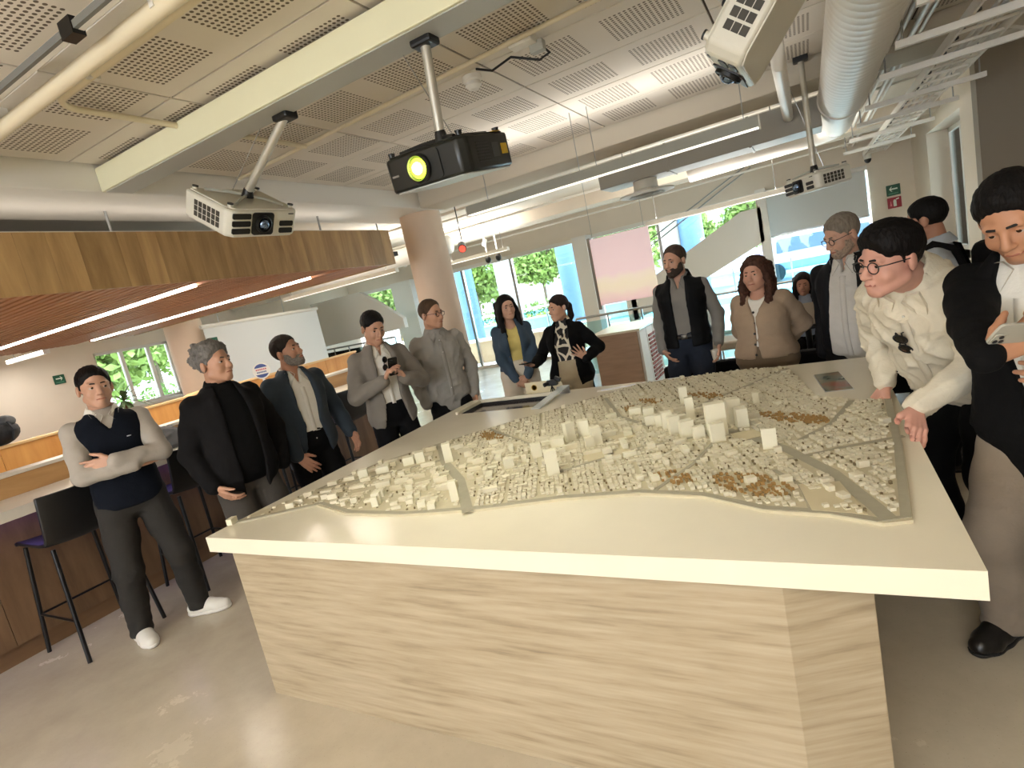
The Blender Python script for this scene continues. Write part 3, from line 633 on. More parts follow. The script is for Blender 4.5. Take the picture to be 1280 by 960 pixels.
# ------------------------------------------------------------------ table
tb = thing('display_table', 'large stone-clad display table with a thick cream top', 'table', (-1.2, 2.7, 0))
def travertine():
    m = bpy.data.materials.new('veined_stone'); m.use_nodes = True; nt = m.node_tree; b = nt.nodes['Principled BSDF']; b.inputs['Roughness'].default_value = .42
    tc = nt.nodes.new('ShaderNodeTexCoord'); mp = nt.nodes.new('ShaderNodeMapping'); mp.inputs['Scale'].default_value = (3.0, 3.0, 46); nt.links.new(tc.outputs['Object'], mp.inputs[0])
    nd = nt.nodes.new('ShaderNodeTexNoise'); nd.inputs['Scale'].default_value = 1.3; nd.inputs['Detail'].default_value = 3; nt.links.new(tc.outputs['Object'], nd.inputs['Vector'])
    ad = nt.nodes.new('ShaderNodeVectorMath'); ad.operation = 'MULTIPLY_ADD'; ad.inputs[1].default_value = (0, 0, 1.3); nt.links.new(nd.outputs['Color'], ad.inputs[0]); nt.links.new(mp.outputs[0], ad.inputs[2])
    n = nt.nodes.new('ShaderNodeTexNoise'); n.inputs['Scale'].default_value = 1.0; n.inputs['Detail'].default_value = 9; n.inputs['Roughness'].default_value = .6; nt.links.new(ad.outputs[0], n.inputs['Vector'])
    cr = nt.nodes.new('ShaderNodeValToRGB'); e = cr.color_ramp.elements; e[0].position = .25; e[0].color = lin((134, 119, 97)); e[1].position = .72; e[1].color = lin((182, 168, 144))
    e2 = cr.color_ramp.elements.new(.45); e2.color = lin((166, 150, 124)); nt.links.new(n.outputs['Fac'], cr.inputs[0]); nt.links.new(cr.outputs[0], b.inputs['Base Color'])
    n2 = nt.nodes.new('ShaderNodeTexNoise'); n2.inputs['Scale'].default_value = 40; n2.inputs['Detail'].default_value = 4; nt.links.new(mp.outputs[0], n2.inputs['Vector'])
    bp = nt.nodes.new('ShaderNodeBump'); bp.inputs['Strength'].default_value = .12; bp.inputs['Distance'].default_value = .004; nt.links.new(n2.outputs['Fac'], bp.inputs['Height']); nt.links.new(bp.outputs[0], b.inputs['Normal'])
    return m
M_stone = travertine()
M_ttop = pmat('table_top', (234, 226, 204), .22, noise=(5, .025), bump=(60, .02))
TZ = 0.85
MB().prism([(-2.54, 1.50), (-0.163, 1.49), (0.049, 1.60), (0.06, 3.75), (-2.54, 3.75)], 0, .776, lambda x, y, z: (x, y, z)).build('pedestal', M_stone, tb, bevel=.003)
# top slab, with an opening for the sunk display
SX0, SX1, SY0, SY1 = -2.50, -1.83, 3.50, 3.84
top = MB()
top.box(-2.66, .268, 1.47, SY0, .776, TZ); top.box(-2.66, .268, SY1, 3.95, .776, TZ); top.box(-2.66, SX0, SY0, SY1, .776, TZ); top.box(SX1, .268, SY0, SY1, .776, TZ)
top.build('table_top', M_ttop, tb)
ds = thing('sunk_display', 'dark touch display sunk in the far left corner of the table', 'display', ((SX0 + SX1) / 2, (SY0 + SY1) / 2, .80))
MB().box(SX0 + .002, SX1 - .002, SY0 + .002, SY1 - .002, .80, .828).build('screen_glass', pmat('display_glass', (62, 52, 54), .12, spec=.8), ds)
fr_ = MB(); b_ = .02
fr_.box(SX0 - b_, SX1 + b_, SY1, SY1 + b_, TZ, TZ + .022); fr_.box(SX0 - b_, SX0, SY0 - b_, SY1, TZ, TZ + .022)
fr_.build('raised_rim', M_ttop, ds, bevel=.003)
ib = MB(); ib.box(SX0 + .002, SX1 - .002, SY1 - .012, SY1 - .002, .826, .846); ib.box(SX0 + .002, SX0 + .012, SY0 + .002, SY1 - .012, .826, .846); ib.build('black_border', M_black, ds)
def map_mat():
    m = bpy.data.materials.new('printed_map'); m.use_nodes = True; nt = m.node_tree; b = nt.nodes['Principled BSDF']; b.inputs['Roughness'].default_value = .25
    tc = nt.nodes.new('ShaderNodeTexCoord'); n = nt.nodes.new('ShaderNodeTexNoise'); n.inputs['Scale'].default_value = 5; n.inputs['Detail'].default_value = 4; nt.links.new(tc.outputs['Object'], n.inputs['Vector'])
    cr = nt.nodes.new('ShaderNodeValToRGB'); e = cr.color_ramp.elements; e[0].position = .32; e[0].color = lin((60, 92, 86)); e[1].position = .7; e[1].color = lin((150, 84, 62)); q = e.new(.5); q.color = lin((120, 112, 88))
    nt.links.new(n.outputs['Fac'], cr.inputs[0]); nt.links.new(cr.outputs[0], b.inputs['Base Color']); return m
mp_ = thing('map_panel', 'glossy green and red map panel lying on the right end of the table', 'map', (.02, 3.39, TZ))
Q = [(-.06, 3.58), (-.012, 3.19), (.109, 3.2), (.062, 3.6)]
MB().prism(Q, TZ + .001, TZ + .007, lambda x, y, z: (x, y, z)).build('map_sheet', map_mat(), mp_)
MB().prism([(x + (x - .02) * .06, y + (y - 3.39) * .03) for x, y in Q], TZ, TZ + .003, lambda x, y, z: (x, y, z)).build('backing', M_steel, mp_)
# acrylic holder, small camera and card at the back of the table
ah = thing('acrylic_holder', 'slanted clear acrylic sheet holder at the back of the table', 'holder', (-1.78, 3.66, TZ))
MB().prism([(-1.83, 3.42, ), (-1.76, 3.42), (-1.70, 3.86), (-1.77, 3.86)], 0, .006, lambda x, y, z: (x, y, TZ + .001 + z + (y - 3.42) * .12)).build('clear_sheet', pmat('acrylic_sheet', (206, 214, 214), .1, spec=.9), ah)
MB().box(-1.80, -1.70, 3.84, 3.855, TZ, TZ + .055).build('support_foot', M_steel, ah)
mc = thing('mini_camera', 'tiny black camera on a mini tripod at the table edge', 'camera', (-1.86, 3.89, TZ))
for k in range(3):
    a = k * 2.09; MB().tube((-1.86, 3.89, TZ + .06), (-1.86 + .03 * math.cos(a), 3.89 + .03 * math.sin(a), TZ), .004, 6).build('leg', M_black, mc)
MB().obox((-1.85, 3.89, TZ + .085), (.085, .04, .045)).build('camera_body', M_black, mc, bevel=.006); MB().tube((-1.88, 3.87, TZ + .085), (-1.9, 3.84, TZ + .08), .016, 12).build('lens', M_black, mc)
MB().obox((-1.8, 3.89, TZ + .11), (.05, .03, .03), Matrix.Rotation(.5, 3, 'Y')).build('viewfinder', M_black, mc, bevel=.004)
cd = thing('place_card', 'cream folded card with a gold ring standing behind the tiny camera', 'card', (-1.98, 3.925, TZ))
MB().obox((-1.95, 3.925, TZ + .05), (.32, .004, .10)).build('card_front', pmat('cream_card', (222, 210, 176), .7), cd); MB().obox((-1.95, 3.94, TZ + .048), (.32, .004, .10), Matrix.Rotation(.3, 3, 'X')).build('card_back', MATS['cream_card'], cd)
MB().lathe([(.024, 0), (.024, .002), (.018, .002), (.018, 0)], (-2.03, 3.922, TZ + .055), 20, (0, -1, 0)).build('gold_ring', pmat('gold_print', (190, 150, 60), .4), cd)

# ------------------------------------------------------------------ the city model on the table
city = thing('city_model', 'cream architectural city model with tiny houses and white towers', 'model', (-1.1, 2.6, TZ))
CP = [(-2.648, 1.60), (-2.49, 2.03), (-2.39, 2.40), (-2.164, 2.714), (-1.827, 3.119), (-1.583, 3.368), (-1.334, 3.655), (-1.159, 3.857), (-0.78, 3.91), (-0.446, 3.925), (-0.204, 3.851), (-0.124, 3.488), (-0.056, 3.109), (0.093, 2.979), (0.245, 2.918), (0.212, 2.289), (0.162, 1.706), (0.093, 1.685), (-0.029, 1.737), (-0.202, 1.763), (-0.412, 1.875), (-0.647, 1.909), (-0.955, 1.864), (-1.271, 1.768), (-1.644, 1.711), (-1.986, 1.722), (-2.275, 1.818)]
CZ = TZ + .010
M_board = pmat('model_board', (192, 182, 154), .7, noise=(30, .06))
M_road = pmat('model_road', (160, 154, 134), .7, noise=(40, .05))
M_house = pmat('model_house', (218, 210, 186), .65, rand=0.05)
M_tower = pmat('model_tower', (222, 216, 192), .55)
M_brown = pmat('model_ochre_house', (158, 124, 72), .7)
M_mtree = pmat('model_tree', (120, 106, 78), .8)
M_flat = pmat('model_plot', (200, 188, 156), .7)
MB().prism(CP, TZ, CZ, lambda x, y, z: (x, y, z)).build('base_board', M_board, city)
A = np.array(CP)
def inside(x, y):
    r = np.zeros_like(x, bool); n = len(A); j = n - 1
    for i in range(n):
        xi, yi = A[i]; xj, yj = A[j]
        c = ((yi > y) != (yj > y)) & (x < (xj - xi) * (y - yi) / (yj - yi + 1e-12) + xi); r ^= c; j = i
    return r
def pdist(x, y, pl):
    d = np.full(x.shape, 9.0)
    for (ax, ay), (bx, by) in zip(pl[:-1], pl[1:]):
        vx, vy = bx - ax, by - ay; t = np.clip(((x - ax) * vx + (y - ay) * vy) / (vx * vx + vy * vy), 0, 1)
        d = np.minimum(d, np.hypot(x - ax - t * vx, y - ay - t * vy))
    return d
ROADS = [([(-2.12, 2.70), (-1.85, 2.36), (-1.578, 2.094), (-1.312, 1.742)], .024), ([(-0.42, 2.62), (-0.176, 2.335), (-0.018, 2.067), (0.076, 1.808), (0.111, 1.70)], .022),
         ([(-1.075, 2.155), (-0.782, 2.428), (-0.451, 2.595), (-0.161, 2.333)], .014), ([(0.226, 2.405), (0.016, 2.305), (-0.157, 2.199)], .010), ([(-0.204, 3.82), (-0.385, 3.49), (-0.571, 3.196), (-0.75, 2.8)], .012),
         ([(-2.45, 2.02), (-2.30, 2.12), (-1.9, 2.40)], .012), ([(-1.3, 3.5), (-1.05, 3.0), (-0.8, 2.75)], .012), ([(0.09, 2.95), (0.0, 2.62), (-0.12, 2.42)], .011), ([(-1.9, 2.95), (-1.45, 2.6), (-1.1, 2.2)], .010),
         ([(-0.6, 1.92), (-0.5, 2.2), (-0.45, 2.5)], .008), ([(-0.08, 1.76), (-0.11, 1.95), (-0.2, 2.1)], .008)]
EDGE = CP[14:] + [CP[0]]
ROADS.append(([(x * .985 - .012, y + .018) for x, y in EDGE], .013)); ROADS.append(([(x + .02, y - .015) for x, y in CP[1:9]], .008))
def strip(mb, pl, hw, z0, z1):
    P = [Vector((*p, 0)) for p in pl]; L = []; Rr = []
    for i, p in enumerate(P):
        d = (P[min(i + 1, len(P) - 1)] - P[max(i - 1, 0)]).normalized(); nrm = Vector((-d.y, d.x, 0)); L.append(p + nrm * hw); Rr.append(p - nrm * hw)
    for i in range(len(P) - 1):
        mb.prism([(q.x, q.y) for q in (Rr[i], Rr[i + 1], L[i + 1], L[i])], z0, z1, lambda x, y, z: (x, y, z))
for k, (pl, hw) in enumerate(ROADS):
    m_ = MB(); strip(m_, pl, hw, CZ - .001, CZ + .0012 + .0001 * k); m_.build('model_street', M_road, city)
unit = {}
def bld(cx, cy, w, d, h, ang, mat, name='building'):
    key = mat.name
    if key not in unit:
        o = MB().box(-.5, .5, -.5, .5, 0, 1).build(name, mat, city); Mi = WM[city.name]; o.data.transform(Mi); unit[key] = o
    else:
        o = unit[key].copy(); COL.objects.link(o); o.parent = city
    o.location = Vector((cx, cy, CZ - .0005)) - Vector(city.location); o.scale = (w, d, h); o.rotation_euler = (0, 0, ang)
    return o
occ = []
TW = [(-1.095, 2.13, .055, .04, .115, .5), (-1.11, 2.17, .03, .03, .08, .5), (-1.828, 2.37, .045, .045, .105, .6), (-1.028, 2.53, .05, .04, .09, .6), (-1.05, 2.49, .045, .03, .05, .6), (-1.203, 2.61, .05, .04, .10, .9), (-1.152, 2.69, .06, .045, .085, .3), (-1.24, 2.53, .07, .05, .045, .3),
      (-0.719, 3.18, .045, .035, .10, .2), (-0.455, 2.56, .085, .05, .15, .35), (-0.40, 2.73, .06, .05, .12, .35), (-0.36, 2.66, .05, .05, .09, .35), (-0.224, 2.335, .055, .012, .085, .1), (-0.44, 2.46, .06, .03, .085, .5), (-0.53, 2.52, .05, .03, .06, .5), (-0.59, 2.56, .06, .045, .08, .5), (-0.66, 2.62, .05, .04, .09, .5), (-0.63, 2.69, .035, .035, .07, .5), (-0.715, 2.72, .05, .04, .085, .4), (-0.62, 2.83, .04, .03, .12, .3), (-0.76, 2.76, .05, .03, .06, .4), (-0.82, 2.80, .06, .03, .05, .4),
      (-1.294, 2.38, .05, .035, .07, .6), (-1.872, 1.83, .04, .035, .055, .5), (-1.86, 1.80, .03, .02, .045, .5), (-2.038, 2.39, .05, .05, .06, .6), (-2.10, 2.36, .06, .05, .045, .6), (-2.2, 2.25, .07, .05, .035, .6), (-2.27, 2.17, .05, .035, .05, .6), (-1.45, 1.86, .035, .03, .09, .5), (-1.38, 2.24, .05, .04, .05, .5), (-2.63, 1.60, .03, .045, .03, .3), (-0.33, 3.05, .03, .03, .06, .2), (-0.88, 3.0, .06, .05, .04, .2), (-0.97, 3.05, .07, .06, .035, .2)]
for x, y, w, d, h, a in TW: bld(x, y, w, d, h, a, M_tower, 'tower_block'); occ.append((x, y, max(w, d) * .75))
# long sheds, slabs and walls of the industrial quarter and the centre
rng = random.Random(11)
def free(x, y, r):
    if any(math.hypot(x - a, y - b) < r + c for a, b, c in occ): return False
    X = np.array([x]); Y = np.array([y])
    if not inside(X, Y)[0]: return False
    return all(pdist(X, Y, pl)[0] > hw + r * .7 for pl, hw in ROADS)
nb = 0
for tries in range(4000):
    if nb >= 230: break
    z_ = rng.random()
    if z_ < .5: x, y = rng.uniform(-2.45, -1.3), rng.uniform(1.75, 2.65); big = True
    elif z_ < .8: x, y = rng.uniform(-1.25, -.3), rng.uniform(2.2, 3.1); big = True
    else: x, y = rng.uniform(-1.8, .2), rng.uniform(1.75, 3.85); big = False
    w = rng.uniform(.03, .085) if big else rng.uniform(.022, .035); d = rng.uniform(.015, .035); r = max(w, d) * .52
    if not free(x, y, r): continue
    bld(x, y, w, d, rng.uniform(.010, .030) if big else rng.uniform(.012, .026), rng.choice((.45, .52, .48, 2.05)), M_house if rng.random() < .7 else M_tower); occ.append((x, y, r * .8)); nb += 1
# open plots and sports fields
for pts in ([(-0.08, 1.76), (0.06, 1.735), (0.0, 1.98), (-0.12, 1.96)], [(-.98, 2.27), (-.88, 2.36), (-.97, 2.42), (-1.06, 2.33)], [(-.86, 2.30), (-.78, 2.37), (-.86, 2.43), (-.93, 2.37)], [(-.93, 2.55), (-.83, 2.62), (-.9, 2.68), (-1.0, 2.62)], [(-.36, 2.44), (-.26, 2.5), (-.3, 2.6), (-.4, 2.55)]):
    MB().prism(pts, CZ - .001, CZ + .003, lambda x, y, z: (x, y, z)).build('open_plot', M_flat, city)
    cx = sum(p[0] for p in pts) / 4; cy = sum(p[1] for p in pts) / 4; occ.append((cx, cy, .06))
# the thousands of tiny houses, trees and ochre quarters
def houses(mask_fn, pitch, name, mat, wr, hr, seed, keep=1.0, ang=.42):
    g = np.random.RandomState(seed); ca, sa = math.cos(ang), math.sin(ang)
    i, j = np.meshgrid(np.arange(-260, 260), np.arange(-260, 260), indexing='ij')
    gx = i * pitch[0] + np.floor(i / 6) * pitch[0] * .75; gy = j * pitch[1] + np.floor(j / 3) * pitch[1] * .7
    gx = gx + g.uniform(-.16, .16, gx.shape) * pitch[0]; gy = gy + g.uniform(-.16, .16, gy.shape) * pitch[1]
    x = -1.1 + ca * gx - sa * gy; y = 2.7 + sa * gx + ca * gy
    ok = (np.abs(x + 1.2) < 1.5) & (np.abs(y - 2.7) < 1.3) & (g.rand(*x.shape) < keep)
    x = x[ok]; y = y[ok]; ok = inside(x, y); x = x[ok]; y = y[ok]
    ok = np.ones(len(x), bool)
    for pl, hw in ROADS: ok &= pdist(x, y, pl) > hw + .008
    for a, b, c in occ: ok &= np.hypot(x - a, y - b) > c + .006
    ok &= pdist(x, y, CP + [CP[0]]) > .012
    ok &= mask_fn(x, y, g)
    x = x[ok]; y = y[ok]; n = len(x)
    w = g.uniform(*wr, n) / 2; d = g.uniform(*wr, n) / 2; h = g.uniform(*hr, n); th = ang + g.uniform(-.06, .06, n)
    c, s = np.cos(th), np.sin(th); V = np.zeros((n, 8, 3))
    for k, (sx, sy, sz) in enumerate(((-1, -1, 0), (1, -1, 0), (1, 1, 0), (-1, 1, 0), (-1, -1, 1), (1, -1, 1), (1, 1, 1), (-1, 1, 1))):
        V[:, k, 0] = x + c * sx * w - s * sy * d; V[:, k, 1] = y + s * sx * w + c * sy * d; V[:, k, 2] = CZ - .0005 + sz * h
    F = (np.array([(4, 5, 6, 7), (0, 1, 5, 4), (1, 2, 6, 5), (2, 3, 7, 6), (3, 0, 4, 7)])[None] + 8 * np.arange(n)[:, None, None]).reshape(-1, 4)
    b = MB(); b.v = V.reshape(-1, 3).tolist(); b.f = F.tolist(); b.mi = [0] * len(b.f)
    o = b.build(name, mat, city); o['kind'] = 'stuff'; return n
BR = [(-1.80, 2.80, .14, .06), (-.27, 1.97, .16, .08), (-.15, 2.73, .20, .06), (-1.0, 3.14, .12, .05), (-.55, 2.05, .10, .05), (-.95, 3.3, .1, .05), (-.62, 3.3, .14, .05)]
def brown(x, y):
    r = np.zeros(x.shape, bool)
    for a, b, rx, ry in BR:
        u = (x - a) * .82 - (y - b) * .57; v = (x - a) * .57 + (y - b) * .82; r |= (u / rx) ** 2 + (v / ry) ** 2 < 1
    return r
def dense(x, y): return ~((x < -1.42) & (y < 2.62 + (x + 2.1) * .2 - .0) & (y < -1.0 * x + .72))
houses(lambda x, y, g: dense(x, y) & ~(brown(x, y) & (g.rand(len(x)) < .85)), (.0205, .0185), 'small_houses', M_house, (.011, .018), (.005, .014), 1, .93)
houses(lambda x, y, g: ~dense(x, y) & (g.rand(len(x)) < .30), (.024, .02), 'small_houses', M_house, (.011, .022), (.004, .010), 2, .9)
houses(lambda x, y, g: brown(x, y), (.0165, .015), 'ochre_houses', M_brown, (.008, .013), (.006, .013), 3, .8)
houses(lambda x, y, g: dense(x, y) | (g.rand(len(x)) < .35), (.034, .029), 'model_trees', M_mtree, (.005, .009), (.005, .011), 4, .6, .48)

# ------------------------------------------------------------------ people: implicit surfaces meshed with surface nets
f32 = np.float32
class Field:
    def __init__(s, lo, hi, h, fine=()):
        """rectilinear grid; fine = list of (lo, hi, step) boxes where the axes are refined"""
        s.ax = []
        for a in range(3):
            pts = [lo[a]]
            while pts[-1] < hi[a]:
                st = h
                for flo, fhi, fs in fine:
                    if flo[a] - h <= pts[-1] <= fhi[a]: st = min(st, fs)
                pts.append(pts[-1] + st)
            s.ax.append(np.array(pts, f32))
        s.v = np.full([len(q) for q in s.ax], 0.5, f32)
    def _sub(s, lo, hi, m):
        r = []
        for a in range(3):
            i0 = max(int(np.searchsorted(s.ax[a], lo[a] - m)) - 1, 0); i1 = min(int(np.searchsorted(s.ax[a], hi[a] + m)) + 1, len(s.ax[a])); 
            if i1 <= i0: return None
            r.append(slice(i0, i1))
        return tuple(r)
    def op(s, fn, lo, hi, k=0.0, mode='u', m=0.045):
        sl = s._sub(lo, hi, m + k)
        if sl is None: return
        X = s.ax[0][sl[0]][:, None, None]; Y = s.ax[1][sl[1]][None, :, None]; Z = s.ax[2][sl[2]][None, None, :]
        d = fn(X, Y, Z); a = s.v[sl]
        if mode == 'u':
            if k > 0:
                h = np.clip(.5 + .5 * (d - a) / k, 0, 1); s.v[sl] = d * (1 - h) + a * h - k * h * (1 - h)
            else: s.v[sl] = np.minimum(a, d)
        else:
            d = -d
            if k > 0:
                h = np.clip(.5 - .5 * (d - a) / k, 0, 1); s.v[sl] = d * (1 - h) + a * h + k * h * (1 - h)
            else: s.v[sl] = np.maximum(a, d)
    def cone(s, a, b, ra, rb, k=.02, mode='u'):
        a = np.array(a, f32); b = np.array(b, f32); ba = b - a; L = float(ba @ ba) + 1e-9; R = max(ra, rb)
        def fn(X, Y, Z):
            px, py, pz = X - a[0], Y - a[1], Z - a[2]
            h = np.clip((px * ba[0] + py * ba[1] + pz * ba[2]) / L, 0, 1)
            return np.sqrt((px - h * ba[0]) ** 2 + (py - h * ba[1]) ** 2 + (pz - h * ba[2]) ** 2) - (ra + (rb - ra) * h)
        s.op(fn, np.minimum(a, b) - R, np.maximum(a, b) + R, k, mode)
    def chain(s, pts, rs, k=.02):
        for i in range(len(pts) - 1): s.cone(pts[i], pts[i + 1], rs[i], rs[i + 1], k)
    def ell(s, c, r, M=None, k=.015, mode='u'):
        c = np.array(c, f32); M = np.eye(3, dtype=f32) if M is None else np.array(M, f32); R = max(r)
        def fn(X, Y, Z):
            px, py, pz = X - c[0], Y - c[1], Z - c[2]
            q = [(px * M[0, i] + py * M[1, i] + pz * M[2, i]) / r[i] for i in range(3)]
            l = np.sqrt(q[0] ** 2 + q[1] ** 2 + q[2] ** 2); g = np.sqrt((q[0] / r[0]) ** 2 + (q[1] / r[1]) ** 2 + (q[2] / r[2]) ** 2) + 1e-6
            return l * (l - 1) / g
        s.op(fn, c - R, c + R, k, mode)
    def mesh(s):
        v = s.v; neg = v < 0
        c8 = [neg[i:v.shape[0] - 1 + i, j:v.shape[1] - 1 + j, k:v.shape[2] - 1 + k] for i in (0, 1) for j in (0, 1) for k in (0, 1)]
        cnt = sum(q.astype(np.int8) for q in c8); act = (cnt > 0) & (cnt < 8)
        I = np.argwhere(act); n = len(I)
        if n == 0: return np.zeros((0, 3)), np.zeros((0, 4), int)
        idx = np.full(act.shape, -1, np.int64); idx[act] = np.arange(n)
        val = np.empty((n, 2, 2, 2), f32)
        for i in (0, 1):
            for j in (0, 1):
                for k in (0, 1): val[:, i, j, k] = v[I[:, 0] + i, I[:, 1] + j, I[:, 2] + k]
        acc = np.zeros((n, 3)); w = np.zeros(n)
        for a in range(3):
            for p in (0, 1):
                for q in (0, 1):
                    s0 = [0, 0, 0]; s1 = [0, 0, 0]; o = [x for x in range(3) if x != a]; s0[o[0]] = s1[o[0]] = p; s0[o[1]] = s1[o[1]] = q; s1[a] = 1
                    v0 = val[:, s0[0], s0[1], s0[2]]; v1 = val[:, s1[0], s1[1], s1[2]]; cr = (v0 < 0) != (v1 < 0)
                    t = np.where(cr, v0 / np.where(cr, v0 - v1, 1), 0)
                    P = np.zeros((n, 3)); P[:, a] = t; P[:, o[0]] = p; P[:, o[1]] = q
                    acc += P * cr[:, None]; w += cr
        acc /= w[:, None]
        V = np.empty((n, 3))
        for a in range(3): x0 = s.ax[a][I[:, a]]; x1 = s.ax[a][I[:, a] + 1]; V[:, a] = x0 + (x1 - x0) * acc[:, a]
        F = []
        for a in range(3):
            o = [x for x in range(3) if x != a]
            A0 = [slice(1, -1)] * 3; A1 = [slice(1, -1)] * 3; A0[a] = slice(0, -1); A1[a] = slice(1, None)
            n0 = neg[tuple(A0)]; n1 = neg[tuple(A1)]; E = np.argwhere(n0 != n1)
            if len(E) == 0: continue
            flip = n0[tuple(E.T)]; G = E.copy(); G[:, o[0]] += 1; G[:, o[1]] += 1
            q = []
            for d0, d1 in ((0, 0), (1, 0), (1, 1), (0, 1)):
                H = G.copy(); H[:, o[0]] -= d0; H[:, o[1]] -= d1; q.append(idx[tuple(H.T)])
            q = np.stack(q, 1); bad = (q < 0).any(1)
            if a == 1: flip = ~flip
            q = np.where(flip[:, None], q, q[:, ::-1]); F.append(q[~bad])
        return V, np.concatenate(F)

def smooth_mesh(V, F, it=1):
    e = np.concatenate([F[:, [0, 1]], F[:, [1, 2]], F[:, [2, 3]], F[:, [3, 0]]]); e = np.concatenate([e, e[:, ::-1]])
    for _ in range(it):
        acc = np.zeros_like(V); c = np.zeros(len(V)); np.add.at(c, e[:, 0], 1)
        for a in range(3): acc[:, a] = np.bincount(e[:, 0], V[e[:, 1], a], len(V))
        V = V * .4 + .6 * acc / np.maximum(c, 1)[:, None]
    return V
def mesh_obj(name, V, F, mats, parent, fmat=None):
    me = bpy.data.meshes.new(name); n = len(V); m = len(F)
    me.vertices.add(n); me.vertices.foreach_set('co', np.asarray(V, f32).ravel())
    me.loops.add(m * 4); me.loops.foreach_set('vertex_index', np.asarray(F, np.int32).ravel())
    me.polygons.add(m); me.polygons.foreach_set('loop_start', np.arange(0, m * 4, 4, dtype=np.int32))
    try: me.polygons.foreach_set('loop_total', np.full(m, 4, np.int32))
    except Exception: pass
    me.polygons.foreach_set('use_smooth', np.ones(m, bool))
    for q in (mats if isinstance(mats, (list, tuple)) else [mats]): me.materials.append(q)
    if fmat is not None: me.polygons.foreach_set('material_index', np.asarray(fmat, np.int32))
    me.update(calc_edges=True); me.validate()
    o = bpy.data.objects.new(name, me); COL.objects.link(o); o.parent = parent
    WM[o.name] = WM[parent.name]
    return o

def rotm(yaw=0, pitch=0, roll=0):
    """yaw about z, pitch forward-down about x, roll about y (degrees); local frame: +y forward, +x right, +z up"""
    return np.array(Matrix.Rotation(math.radians(yaw), 3, 'Z') @ Matrix.Rotation(math.radians(-pitch), 3, 'X') @ Matrix.Rotation(math.radians(roll), 3, 'Y'))
def ik(a, b, l1, l2, pole):
    a = np.array(a, float); b = np.array(b, float); d = b - a; L = np.linalg.norm(d); mx = (l1 + l2) * .998
    if L > mx: b = a + d / L * mx; d = b - a; L = mx
    d /= L; x = (l1 * l1 - l2 * l2 + L * L) / (2 * L); h = math.sqrt(max(l1 * l1 - x * x, 0))
    p = np.array(pole, float); p = p - d * (p @ d); p /= np.linalg.norm(p) + 1e-9
    return a + d * x + p * h, b

SKIN = {}
def skin_mat(rgb):
    k = 'skin_%d_%d_%d' % rgb
    return pmat(k, rgb, .5, noise=(18, .06))
def cloth(name, rgb, rough=.85, nz=.06, bump=(120, .15), stretch=None): return pmat(name, rgb, rough, noise=(14, nz), bump=bump, sheen=.05 if sum(rgb) > 150 else 0.0, stretch=stretch, spec=.3 if sum(rgb) > 150 else .15)

def hand_prims(wrist, d, n, side, curl, sc, spread=.14, thumb=.6):
    """list of (a, b, ra, rb) cones: d finger direction, n palm normal, side +1 right hand / -1 left"""
    d = np.array(d, float); d /= np.linalg.norm(d); n = np.array(n, float); n = n - d * (n @ d); n /= np.linalg.norm(n)
    l = np.cross(d, n) * side           # toward the thumb
    out = []; W = np.array(wrist, float)
    offs = (.030, .010, -.010, -.029); ln = ((.046, .027, .022), (.050, .031, .023), (.046, .029, .022), (.036, .021, .019))
    for i in range(4):
        k0 = W + d * .018 * sc + l * offs[i] * .55 * sc; k1 = W + (d * (.092 - .004 * abs(i - 1)) + l * offs[i]) * sc
        out.append((k0, k1, .0155 * sc, .0115 * sc))
        a = spread * (1.2 - i) * .5; dd = d * math.cos(a) + l * math.sin(a); p = k1; ang = 0
        for j in range(3):
            ang += curl * (1.0 if j else .8) ; v = dd * math.cos(ang) + n * math.sin(ang); q = p + v * ln[i][j] * sc
            out.append((p, q, (.0098 - .0009 * j) * sc, (.0090 - .0010 * j) * sc)); p = q
    t0 = W + (d * .025 + l * .022) * sc; v = d * .75 + l * .8 + n * .25 * thumb; v /= np.linalg.norm(v); t1 = t0 + v * .042 * sc
    v2 = d * .95 + l * .35 + n * .5 * thumb; v2 /= np.linalg.norm(v2); t2 = t1 + v2 * .032 * sc; t3 = t2 + (v2 + n * .3 * thumb) / np.linalg.norm(v2 + n * .3 * thumb) * .026 * sc
    out += [(t0, t1, .0165 * sc, .0125 * sc), (t1, t2, .0115 * sc, .0105 * sc), (t2, t3, .0102 * sc, .0082 * sc)]
    return out

